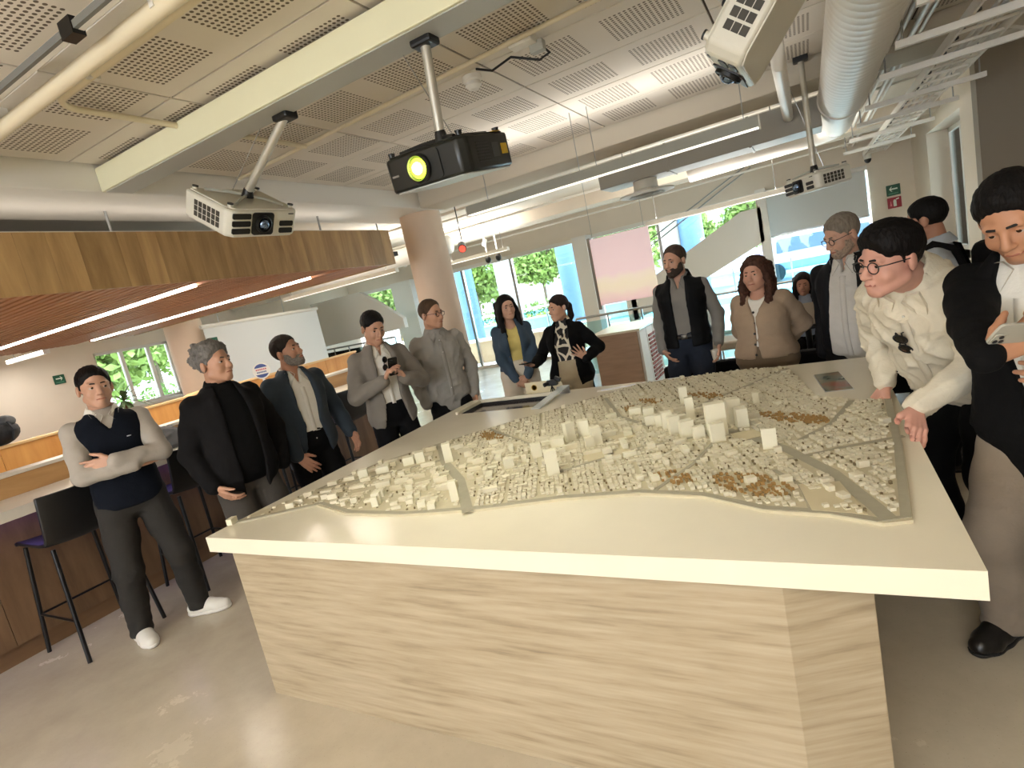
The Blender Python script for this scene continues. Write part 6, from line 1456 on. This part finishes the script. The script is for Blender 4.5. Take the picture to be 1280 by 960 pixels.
# yucca by the left window
yu = thing('potted_yucca', 'potted yucca with narrow leaves beside the left window', 'plant', (-8.0, 3.95, 0))
MB().lathe([(.14, 0), (.2, .38), (.18, .38), (.16, .34)], (-8.0, 3.95, 0), 24).build('pot', M_pier, yu, smooth=True); MB().path([(-8.0, 3.95, .3), (-7.99, 3.94, .8), (-8.0, 3.96, 1.35)], [.035, .03, .025], 8).build('trunk', pmat('bark', (104, 84, 62), .9), yu, smooth=True)
M_leaf = pmat('yucca_leaf', (70, 92, 58), .6, rand=.2); g_ = random.Random(5)
for k in range(30):
    a = g_.uniform(0, 6.28); el_ = g_.uniform(-.5, 1.3); Lf = g_.uniform(.28, .42); d = Vector((math.cos(a) * math.cos(el_), math.sin(a) * math.cos(el_), math.sin(el_))); sdv = d.cross(Vector((0, 0, 1))).normalized(); p0 = Vector((-8.0, 3.96, 1.36))
    vs = []; 
    for j in range(5):
        t = j / 4; w = .018 * math.sin(math.pi * (.15 + .85 * t)) + .001; q = p0 + d * Lf * t - Vector((0, 0, .16 * t * t)); vs += [q - sdv * w, q + sdv * w]
    MB().add(vs, [(2 * j, 2 * j + 1, 2 * j + 3, 2 * j + 2) for j in range(4)]).build('leaf', M_leaf, yu)
# coats and bag on the counter
def lump(name, mat, parent, prims, h=.012, seed=1):
    lo = np.min([np.minimum(a, b) - r for a, b, r in [(np.array(p[0]), np.array(p[1]), p[2]) for p in prims]], 0) - .03; hi = np.max([np.maximum(np.array(p[0]), np.array(p[1])) + p[2] for p in prims], 0) + .03
    F = Field(lo, hi, h)
    for a, b, r in prims: F.cone(a, b, r, r * .85, .05)
    g = np.random.RandomState(seed); I = np.argwhere(np.abs(F.v) < .04); P = np.stack([F.ax[a][I[:, a]] for a in range(3)], 1); d = np.zeros(len(I))
    for _ in range(3): n_ = np.sin(P @ g.normal(0, 22, 3) + 2 * np.sin(P @ g.normal(0, 16, 3))); d -= ((1 - np.abs(n_)) ** 2) * .010
    F.v[tuple(I.T)] += d.astype(f32); zf = parent['rest_z'] if 'rest_z' in parent else lo[2] - 1
    F.op(lambda X, Y, Z: (Z - zf + 0 * X + 0 * Y).astype(f32), lo - .1, hi + .1, .006, 'd')
    V, Fc = F.mesh(); Mi = np.array(WM[parent.name].inverted()); V = V @ Mi[:3, :3].T + Mi[:3, 3]
    return mesh_obj(name, V, Fc, mat, parent)
cz = 1.026
t = thing('folded_coat', 'folded grey coat lying on the bar beside the curly-haired man', 'coat', (-4.74, 2.52, cz)); t['rest_z'] = cz
lump('coat_body', cloth('grey_wool_coat', (96, 96, 96), .95), t, [((-4.8, 2.36, cz + .06), (-4.68, 2.62, cz + .06), .09), ((-4.74, 2.42, cz + .12), (-4.72, 2.58, cz + .12), .07)], seed=2); del t['rest_z']
t = thing('black_bag', 'black bag heaped on the bar behind the grey coat', 'bag', (-4.78, 2.86, cz)); t['rest_z'] = cz
lump('bag_body', cloth('black_canvas', (30, 30, 33), .9), t, [((-4.82, 2.86, cz + .10), (-4.74, 3.02, cz + .12), .11), ((-4.78, 2.88, cz + .22), (-4.78, 2.98, cz + .2), .06)], seed=3); del t['rest_z']
MB().path([(-4.76, 2.87, cz + .22), (-4.74, 2.89, cz + .31), (-4.74, 2.96, cz + .31), (-4.76, 2.99, cz + .22)], .009, 6).build('handle', M_black, t)
# round paddle sign
pd = thing('paddle_sign', 'round white paddle sign with blue bands standing on the bar', 'sign', (-5.1, 3.88, 1.19))
ux = Vector((.62, .78, 0)); nn = Vector((.78, -.62, 0)); P_ = lambda u, v, w: Vector((-5.1, 3.88, 1.43)) + ux * u + Vector((0, 0, 1)) * v + nn * w
circ = lambda r, n=32: [(r * math.cos(2 * math.pi * k / n), r * math.sin(2 * math.pi * k / n)) for k in range(n)]
MB().prism(circ(.086), -.003, .003, P_).build('disc', M_white, pd); MB().prism([(-.012, -.24), (.012, -.24), (.012, -.07), (-.012, -.07)], -.004, .004, P_).build('stick', M_white, pd)
MB().box(-5.15, -5.05, 3.83, 3.93, 1.19, 1.205).build('foot', M_white, pd)
M_navy = pmat('navy_print', (66, 84, 140), .5); M_redp = pmat('red_print', (200, 96, 110), .5)
def seg(y0, y1, r=.072, n=10): 
    pts = [(math.sqrt(max(r * r - y * y, 0)), y) for y in np.linspace(y0, y1, n)]; return pts + [(-x, y) for x, y in pts[::-1]]
MB().prism(seg(.034, .0715), .003, .0042, P_).build('blue_band', M_navy, pd); MB().prism(seg(-.0715, -.036), .003, .0042, P_).build('blue_band', M_navy, pd)
for vv, wd in ((.014, .052), (-.014, .046)):
    for k in range(6): MB().prism([(-wd + k * wd * .345, vv - .008), (-wd + k * wd * .345 + wd * .24, vv - .008), (-wd + k * wd * .345 + wd * .24, vv + .008), (-wd + k * wd * .345, vv + .008)], .003, .0042, P_).build('print_mark', M_redp if vv > 0 else M_navy, pd)
# emergency signs
M_green = pmat('sign_green', (20, 84, 60), .5); M_redS = pmat('sign_red', (150, 28, 44), .5); M_signw = pmat('sign_white', (226, 236, 222), .5)
def arrow(mb, fn, s=1, w0=0.0, w1=.002):
    mb.prism([(-.075 * s, .0), (-.035 * s, .04), (-.02 * s, .04), (-.045 * s, .011), (.075 * s, .011), (.075 * s, -.011), (-.045 * s, -.011), (-.02 * s, -.04), (-.035 * s, -.04)], w0, w1, fn)
def exit_sign(label, fn, loc, direction):
    t = thing('exit_sign', label, 'sign', loc)
    MB().prism(rounded_rect(.25, .175, .01), 0, .006, fn).build('plate', M_green, t)
    m_ = MB(); arrow(m_, lambda u, v, w: fn(u, v + .018, w), direction, .006, .0075); m_.build('arrow', M_signw, t)
    for k in range(9): MB().prism([(-.09 + .02 * k, -.062), (-.076 + .02 * k, -.062), (-.076 + .02 * k, -.046), (-.09 + .02 * k, -.046)], .006, .0075, fn).build('lettering', pmat('sign_mint', (90, 150, 120), .5), t)
    return t
exit_sign('green arrow sign above the red sign on the far right wall', lambda u, v, w: (1.30 + u * .78, 11.69 - w, 1.995 + v), (1.3, 11.69, 1.9), 1)
t = thing('extinguisher_sign', 'red fire extinguisher sign on the far right wall', 'sign', (1.3, 11.69, 1.7)); fn = lambda u, v, w: (1.30 + u * .78, 11.69 - w, 1.79 + v)
MB().prism(rounded_rect(.25, .175, .01), 0, .006, fn).build('plate', M_redS, t); MB().prism([(-.02, -.06), (.035, -.06), (.035, .03), (.02, .05), (-.005, .05), (-.02, .03)], .006, .0075, fn).build('extinguisher_mark', M_signw, t); MB().prism([(.03, .04), (.085, .05), (.085, .07), (.03, .06)], .006, .0075, fn).build('nozzle_mark', M_signw, t)
MB().prism([(-.085, -.05), (-.045, -.05), (-.055, -.01), (-.06, .03), (-.07, .03), (-.075, -.01)], .006, .0075, fn).build('flame_mark', pmat('sign_pink', (220, 130, 140), .5), t)
exit_sign('small green arrow sign on the left wall', lambda u, v, w: (-10.985 + w, 4.6 + u * .65, 1.84 + v * .85), (-10.98, 4.6, 1.76), -1)
exit_sign('green arrow sign hanging beside the peach column', lambda u, v, w: (-8.98 + w, 6.08 + u * .7, 1.92 + v * .8), (-8.98, 6.08, 1.84), 1)
# air vent on left soffit
# stairs and slanted slab seen left of the round column
ss = thing('sloping_stair_slab', 'white sloping stair underside behind the grey blazer man', 'stair', (-9.4, 10.3, 0))
MB().prism([(-10.95, 1.32), (-8.2, 1.40), (-8.2, 1.62), (-8.75, 2.05), (-9.3, 2.42), (-10.95, 2.42)], 10.2, 10.32, lambda x, z, y: (x, y, z)).build('stair_soffit', M_white, ss)
MB().prism([(-10.95, 1.32), (-10.8, 1.32), (-10.8, 0), (-10.95, 0)], 10.2, 10.32, lambda x, z, y: (x, y, z)).build('stair_support', M_white, ss)
def glass_rail(label, x0, x1, y, zt, n, z0=.02):
    t = thing('glass_railing', label, 'railing', ((x0 + x1) / 2, y, 0))
    MB().tube((x0, y, zt), (x1, y, zt), .02, 10).build('top_rail', M_steel, t, smooth=True)
    for k in range(n):
        a = x0 + (x1 - x0) * k / n + .015; b = x0 + (x1 - x0) * (k + 1) / n - .015; MB().box(a, b, y - .006, y + .006, z0, zt - .08).build('glass_panel', M_rail, t)
    for k in range(n + 1): xk = x0 + (x1 - x0) * k / n; MB().box(xk - .012, xk + .012, y - .012, y + .012, 0, zt).build('post', M_steel, t)
    return t
glass_rail('glass railing behind the grey blazer man', -10.7, -8.3, 9.9, 1.25, 5)
glass_rail('glass railing beyond the pink screen', -3.6, -0.2, 9.0, 1.0, 6)
wd = thing('white_desk', 'white reception desk left of the round column', 'desk', (-8.9, 8.9, 0)); MB().box(-9.9, -8.3, 8.7, 9.2, 0, .74).build('desk_body', M_white, wd, bevel=.005); MB().box(-10.0, -8.2, 8.6, 9.25, .74, .79).build('desk_top', M_white, wd, bevel=.005)
# office clutter behind the parapet
for k, (xx, yy, col, lab) in enumerate(((-8.2, 5.5, (70, 86, 110), 'dark blue monitor on a desk behind the curly-haired man'), (-8.3, 6.3, (92, 104, 120), 'grey monitor on a desk left of the paddle sign'))):
    t = thing('monitor', lab, 'monitor', (xx, yy, .74)); MB().obox((xx, yy, 1.0), (.03, .5, .3)).build('screen', pmat('monitor_%d' % k, col, .4), t, bevel=.005); MB().tube((xx - .02, yy, .74), (xx - .02, yy, .9), .02, 8).build('stand', M_black, t)
t = thing('office_desk', 'white office desk behind the timber parapet', 'desk', (-8.3, 5.9, 0)); MB().box(-8.7, -7.9, 5.1, 6.8, .70, .74).build('desk_top', M_white, t, bevel=.003)
for xx in (-8.65, -7.95):
    for yy in (5.15, 6.75): MB().box(xx - .025, xx + .025, yy - .025, yy + .025, 0, .70).build('leg', M_white, t)

# ------------------------------------------------------------------ right background
pk = thing('hanging_screen', 'pale pink glowing screen hung on wires behind the group', 'screen', (-2.05, 7.0, 1.25))
def pink_mat():
    m = bpy.data.materials.new('pink_projection'); m.use_nodes = True; nt = m.node_tree; b = nt.nodes['Principled BSDF']; b.inputs['Roughness'].default_value = .6
    tc = nt.nodes.new('ShaderNodeTexCoord'); sp_ = nt.nodes.new('ShaderNodeSeparateXYZ'); nt.links.new(tc.outputs['Object'], sp_.inputs[0]); n = nt.nodes.new('ShaderNodeTexNoise'); n.inputs['Scale'].default_value = 2.5; nt.links.new(tc.outputs['Object'], n.inputs['Vector'])
    ad = nt.nodes.new('ShaderNodeMath'); ad.operation = 'MULTIPLY_ADD'; ad.inputs[1].default_value = .35; nt.links.new(n.outputs['Fac'], ad.inputs[0]); nt.links.new(sp_.outputs[2], ad.inputs[2])
    cr = nt.nodes.new('ShaderNodeValToRGB'); e_ = cr.color_ramp.elements; e_[0].position = .18; e_[0].color = lin((236, 200, 198)); e_[1].position = .95; e_[1].color = lin((226, 200, 200)); q = e_.new(.42); q.color = lin((240, 228, 196)); q = e_.new(.58); q.color = lin((236, 208, 206))
    nt.links.new(ad.outputs[0], cr.inputs[0]); nt.links.new(cr.outputs[0], b.inputs['Base Color']); nt.links.new(cr.outputs[0], b.inputs['Emission Color']); b.inputs['Emission Strength'].default_value = .42; return m
MB().box(-2.42, -1.67, 6.99, 7.01, 1.27, 2.11).build('screen_sheet', pink_mat(), pk); MB().box(-2.455, -2.42, 6.98, 7.02, 1.22, 2.13).build('edge_profile', M_pier, pk)
for xx in (-2.38, -1.72): MB().tube((xx, 7.0, 2.11), (xx, 7.0, 3.02), .003, 6).build('hanging_wire', M_steel, pk)
bk = thing('reception_block', 'marble reception block with white louvred side', 'counter', (-2.3, 7.5, 0))
M_marb = pmat('brown_marble', (168, 140, 118), .4, noise=(5, .12), stretch=(1, 1, 6))
MB().box(-2.62, -2.03, 7.0, 8.0, 0, .87).build('marble_body', M_marb, bk, bevel=.004); MB().box(-2.66, -1.98, 6.97, 8.05, .87, .90).build('top_slab', M_ttop, bk, bevel=.004)
for k in range(3): MB().box(-2.03, -2.0, 7.02 + .33 * k, 7.33 + .33 * k, .02, .86).build('side_panel', M_white, bk)
for j in range(2):
    for k in range(12): MB().box(-2.002, -1.985, 7.40 + .25 * j, 7.60 + .25 * j, .12 + .055 * k, .15 + .055 * k).build('louvre', pmat('louvre_rust', (150, 84, 70), .6), bk)
bn = thing('black_bench', 'long black upholstered bench behind the beige cardigan woman', 'bench', (-.1, 5.85, 0))
MB().box(-1.45, 1.3, 5.78, 6.3, .12, .42).build('seat', M_blackcloth, bn, bevel=.03); MB().box(-1.45, 1.3, 5.7, 5.82, .12, .60).build('backrest', M_blackcloth, bn, bevel=.03)
for xx in (-1.3, -.1, 1.15):
    for yy in (5.78, 6.22): MB().tube((xx, yy, 0), (xx, yy, .13), .02, 8).build('leg', M_blackm, bn)
# diagonal stair stringer in front of the right glazing
sg = thing('white_stair', 'white diagonal stair stringer rising before the far right glazing', 'stair', (-1.6, 11.2, 0))
MB().prism([(-3.2, .62), (-2.75, .75), (-.68, 1.62), (-.68, 2.2), (-1.0, 2.2), (-3.2, 1.15)], 11.05, 11.2, lambda x, z, y: (x, y, z)).build('stringer', M_white, sg)
MB().box(-3.3, -3.1, 11.05, 11.2, 0, 1.1).build('newel', M_white, sg); MB().box(-.74, -.58, 11.05, 11.2, 0, 2.5).build('stair_post', M_white, sg)
for k in range(10): MB().box(-3.0 + .22 * k, -2.78 + .22 * k, 11.2, 11.5, .80 + .105 * k, .83 + .105 * k).build('tread', M_white, sg)
for dz_ in (.0, .13): MB().path([(-3.3, 11.1, 1.66 + dz_), (-.75, 11.1, 2.9 + dz_ * .6)], .012, 8).build('handrail', M_steel, sg)
for k in range(2):
    xx = -1.05 + k * 1.3
    t = thing('lounge_chair', ['grey lounge chair left of the beige cardigan woman', 'grey lounge chair near the seated woman'][k], 'chair', (xx, 8.3 + k * .8, 0)); yy = 8.3 + k * .8
    MB().box(xx - .3, xx + .3, yy - .3, yy + .3, .3, .42).build('seat', M_pier, t, bevel=.03); MB().obox((xx - .32, yy, .6), (.08, .6, .5), Matrix.Rotation(-.15, 3, 'Y')).build('backrest', M_pier, t, bevel=.03)
    for a in (-.26, .26):
        for b in (-.26, .26): MB().tube((xx + a, yy + b, 0), (xx + a, yy + b, .31), .014, 8).build('leg', M_steel, t)

# ------------------------------------------------------------------ outdoors beyond the glazing
struct(MB().box(-60, 40, 11.9, 90, -.2, -.02).build('ground', pmat('pavement', (206, 204, 200), .8, noise=(1.5, .05))), 'bright pavement outside')
struct(MB().box(-60, -12, -30, 11.9, -.2, -.02).build('ground', MATS['pavement']), 'bright pavement left of the building')
M_extcol = pmat('exterior_column', (78, 112, 146), .5); M_extcol2 = pmat('exterior_concrete', (150, 146, 140), .7)
for k, (xx, lab, mm) in enumerate(((-9.4, 'blue-grey exterior column left of the denim woman', M_extcol), (-7.94, 'concrete exterior column above the denim woman', M_extcol2), (-5.92, 'blue-grey exterior column above the explaining woman', M_extcol), (-3.07, 'dark exterior column right of the pink screen', M_extcol2), (-2.55, 'blue exterior column behind the bearded man', M_extcol))):
    t = thing('exterior_column', lab, 'column', (xx, 15, -.02), 0, 'exterior columns beyond the glazing'); MB().lathe([(.30, -.02), (.30, 5.2)], (xx, 15, 0), 26).build('shaft', mm, t, smooth=True); MB().lathe([(.42, -.02), (.42, .12), (.32, .16)], (xx, 15, 0), 26).build('base', M_extcol2, t, smooth=True)
M_tan = pmat('tan_stone', (196, 168, 138), .8, noise=(3, .08))
for k, (x0, x1, y, h, lab) in enumerate(((-8.6, -4.4, 12.9, .55, 'tan stone planter wall outside behind the two women'), (-18, -3.6, 19.5, .5, 'long low planter wall before the flower bed'))):
    t = thing('planter_wall', lab, 'wall', ((x0 + x1) / 2, y, 0))
    for j in range(int((x1 - x0) / .6)): MB().box(x0 + .6 * j + .004, x0 + .6 * j + .596, y, y + .3, -.02, h).build('stone', M_tan, t)
    MB().box(x0, x1, y - .03, y + .33, h, h + .06).build('coping', M_white, t)
t = thing('glass_balustrade', 'blue-tinted glass balustrade along the outdoor terrace', 'railing', (-6, 17.5, 0))
MB().tube((-14, 17.5, 1.0), (2.5, 17.5, 1.0), .03, 8).build('top_rail', M_steel, t)
for k in range(11): MB().box(-14 + 1.5 * k + .02, -12.5 + 1.5 * k - .02, 17.49, 17.51, .02, .9).build('glass_panel', glass_mat('blue_glass', (.55, .82, .95)), t); MB().box(-14 + 1.5 * k - .02, -14 + 1.5 * k + .02, 17.47, 17.53, -.02, 1.0).build('post', M_steel, t)
# foliage: clouds of leaf quads
def leaf_cloud(name, mat, parent, blobs, n, size, seed):
    g = np.random.RandomState(seed); V = []
    for c, r in blobs:
        m = int(n * (r[0] * r[2]) / sum(q[1][0] * q[1][2] for q in blobs)); d = g.normal(0, 1, (m, 3)); d /= np.linalg.norm(d, axis=1)[:, None]; P = np.array(c) + d * np.array(r) * (g.uniform(.55, 1.05, (m, 1)))
        a = g.normal(0, 1, (m, 3)); a /= np.linalg.norm(a, axis=1)[:, None]; b = np.cross(a, g.normal(0, 1, (m, 3))); b /= np.linalg.norm(b, axis=1)[:, None]; s_ = size * g.uniform(.6, 1.3, (m, 1))
        V.append(np.stack([P - a * s_, P + b * s_ * .5, P + a * s_, P - b * s_ * .5], 1))
    V = np.concatenate(V).reshape(-1, 3); F = np.arange(len(V)).reshape(-1, 4); o_ = MB(); o_.v = V.tolist(); o_.f = F.tolist(); o_.mi = [0] * len(F)
    o = o_.build(name, mat, parent); return o
M_green1 = pmat('tree_leaves', (118, 142, 66), .7, noise=(2, .25)); M_green2 = pmat('shrub_leaves', (96, 128, 60), .7, noise=(3, .25)); M_yel = pmat('yellow_flowers', (226, 196, 60), .7, noise=(3, .2)); M_bark = pmat('tree_bark', (98, 84, 70), .9)
def tree(label, x, y, h, r, seed):
    t = thing('street_tree', label, 'tree', (x, y, -.02), 0, 'street trees outside the building'); g = random.Random(seed)
    MB().path([(x, y, -.02), (x + .08, y, h * .3), (x - .05, y, h * .6)], [.14, .11, .08], 8).build('trunk', M_bark, t, smooth=True)
    for k in range(5): a = g.uniform(0, 6.3); MB().path([(x, y, h * .42), (x + .4 * r * math.cos(a), y + .4 * r * math.sin(a), h * .62), (x + .75 * r * math.cos(a), y + .75 * r * math.sin(a), h * .75)], [.07, .05, .025], 6).build('branch', M_bark, t)
    leaf_cloud('crown', M_green1, t, [((x + g.uniform(-.6, .6) * r, y + g.uniform(-.6, .6) * r, h * g.uniform(.42, .80)), (r * .6, r * .6, r * .5)) for _ in range(8)], 5200, .15, seed)
tree('leafy street tree left of the denim woman', -14.6, 24, 5.0, 1.75, 1); tree('leafy street tree above the denim woman', -11.4, 25, 5.0, 1.75, 2); tree('leafy street tree above the explaining woman', -8.3, 26, 5.0, 1.75, 3); tree('leafy street tree behind the pink screen', -5.2, 26, 5.0, 1.75, 4); tree('leafy street tree behind the bearded man', -1.6, 27.5, 5.0, 1.75, 5)
tree('tree outside the left window, nearer one', -16.5, 7.4, 4.4, 1.8, 6); tree('tree outside the left window, farther one', -19, 10.6, 4.8, 2.0, 7); tree('tree outside the left end of the far glazing', -18.0, 22, 5.0, 1.75, 8)
def hedge(label, x0, x1, y, h, mat, seed, cat='hedge', name='hedge'):
    t = thing(name, label, cat, ((x0 + x1) / 2, y, -.02)); n = max(2, int((x1 - x0) / .7))
    leaf_cloud('foliage', mat, t, [((x0 + (x1 - x0) * (k + .5) / n, y, h * .5), (.45, .4, h * .55)) for k in range(n)], n * 260, .075, seed); MB().box(x0, x1, y - .2, y + .2, -.02, .1).build('soil_bed', M_bark, t)
hedge('green shrub row beyond the flower bed', -17, -3.6, 21.6, 1.1, M_green2, 11); hedge('yellow flower bed beyond the planter wall', -17, -3.6, 20.6, .62, M_yel, 12, 'flowers', 'flower_bed')
t = thing('hedge', 'low hedge outside the left window', 'hedge', (-14, 7.2, -.02))
leaf_cloud('foliage', M_green2, t, [((-14, 5.4 + .5 * k, .7), (.4, .45, .6)) for k in range(9)], 2600, .07, 13); MB().box(-14.2, -13.8, 5.0, 9.8, -.02, .1).build('soil_bed', M_bark, t)
t = thing('utility_box', 'white utility box among the shrubs outside', 'box', (-11.0, 22.6, -.02)); MB().box(-11.6, -10.4, 22.5, 22.9, -.02, 1.75).build('cabinet', M_white, t, bevel=.02)
for k in range(4): MB().box(-11.5 + .26 * k, -11.34 + .26 * k, 22.49, 22.502, .8, 1.6).build('door_slot', M_greypaint, t)
# buildings across the street
def building(label, x0, x1, y, h, mat, nx, nz):
    t = thing('street_building', label, 'building', ((x0 + x1) / 2, y, -.02)); MB().box(x0, x1, y, y + 6, -.02, h).build('facade', mat, t); MB().box(x0 - .1, x1 + .1, y - .15, y + 6, h, h + .25).build('cornice', M_white, t)
    for i in range(nx):
        for j in range(nz):
            a = x0 + (x1 - x0) * (i + .2) / nx; b = x0 + (x1 - x0) * (i + .8) / nx; z0 = .6 + (h - .8) * j / nz; w = MB().box(a, b, y - .04, y + .02, z0, z0 + (h - .8) / nz * .6).build('window', M_white, t)
            MB().box(a + .08, b - .08, y - .05, y - .035, z0 + .08, z0 + (h - .8) / nz * .6 - .08).build('pane', pmat('far_pane', (150, 166, 178), .2), w)
building('pale building across the street at far left', -34, -20, 38, 9, pmat('pale_render', (222, 216, 206), .8), 6, 3)
building('cream building across the street in the centre', -19, -8, 40, 8, pmat('cream_render', (226, 214, 196), .8), 5, 3)
building('white building across the street behind the stair', -7, 4, 36, 7, pmat('white_render', (230, 230, 226), .8), 5, 3)
t = thing('parked_car', 'violet-grey parked van across the terrace behind the older man', 'car', (0.4, 24, -.02))
MB().prism([(-2.2, .35), (2.2, .35), (2.25, .9), (1.9, 1.55), (-1.7, 1.6), (-2.25, 1.0)], 23.2, 24.8, lambda x, z, y: (x + .3, y, z)).build('car_body', pmat('car_violet', (150, 150, 186), .3), t, bevel=.08); MB().prism([(-1.4, 1.0), (1.7, 1.0), (1.5, 1.45), (-1.35, 1.5)], 23.17, 23.21, lambda x, z, y: (x + .3, y, z)).build('side_window', pmat('car_glass', (70, 90, 110), .1), t)
for xx in (-1.2, 1.7): MB().tube((xx, 23.15, .32), (xx, 23.4, .32), .33, 20).build('wheel', M_black, t)

# white sheets standing in for a bright reflection at the back of the table
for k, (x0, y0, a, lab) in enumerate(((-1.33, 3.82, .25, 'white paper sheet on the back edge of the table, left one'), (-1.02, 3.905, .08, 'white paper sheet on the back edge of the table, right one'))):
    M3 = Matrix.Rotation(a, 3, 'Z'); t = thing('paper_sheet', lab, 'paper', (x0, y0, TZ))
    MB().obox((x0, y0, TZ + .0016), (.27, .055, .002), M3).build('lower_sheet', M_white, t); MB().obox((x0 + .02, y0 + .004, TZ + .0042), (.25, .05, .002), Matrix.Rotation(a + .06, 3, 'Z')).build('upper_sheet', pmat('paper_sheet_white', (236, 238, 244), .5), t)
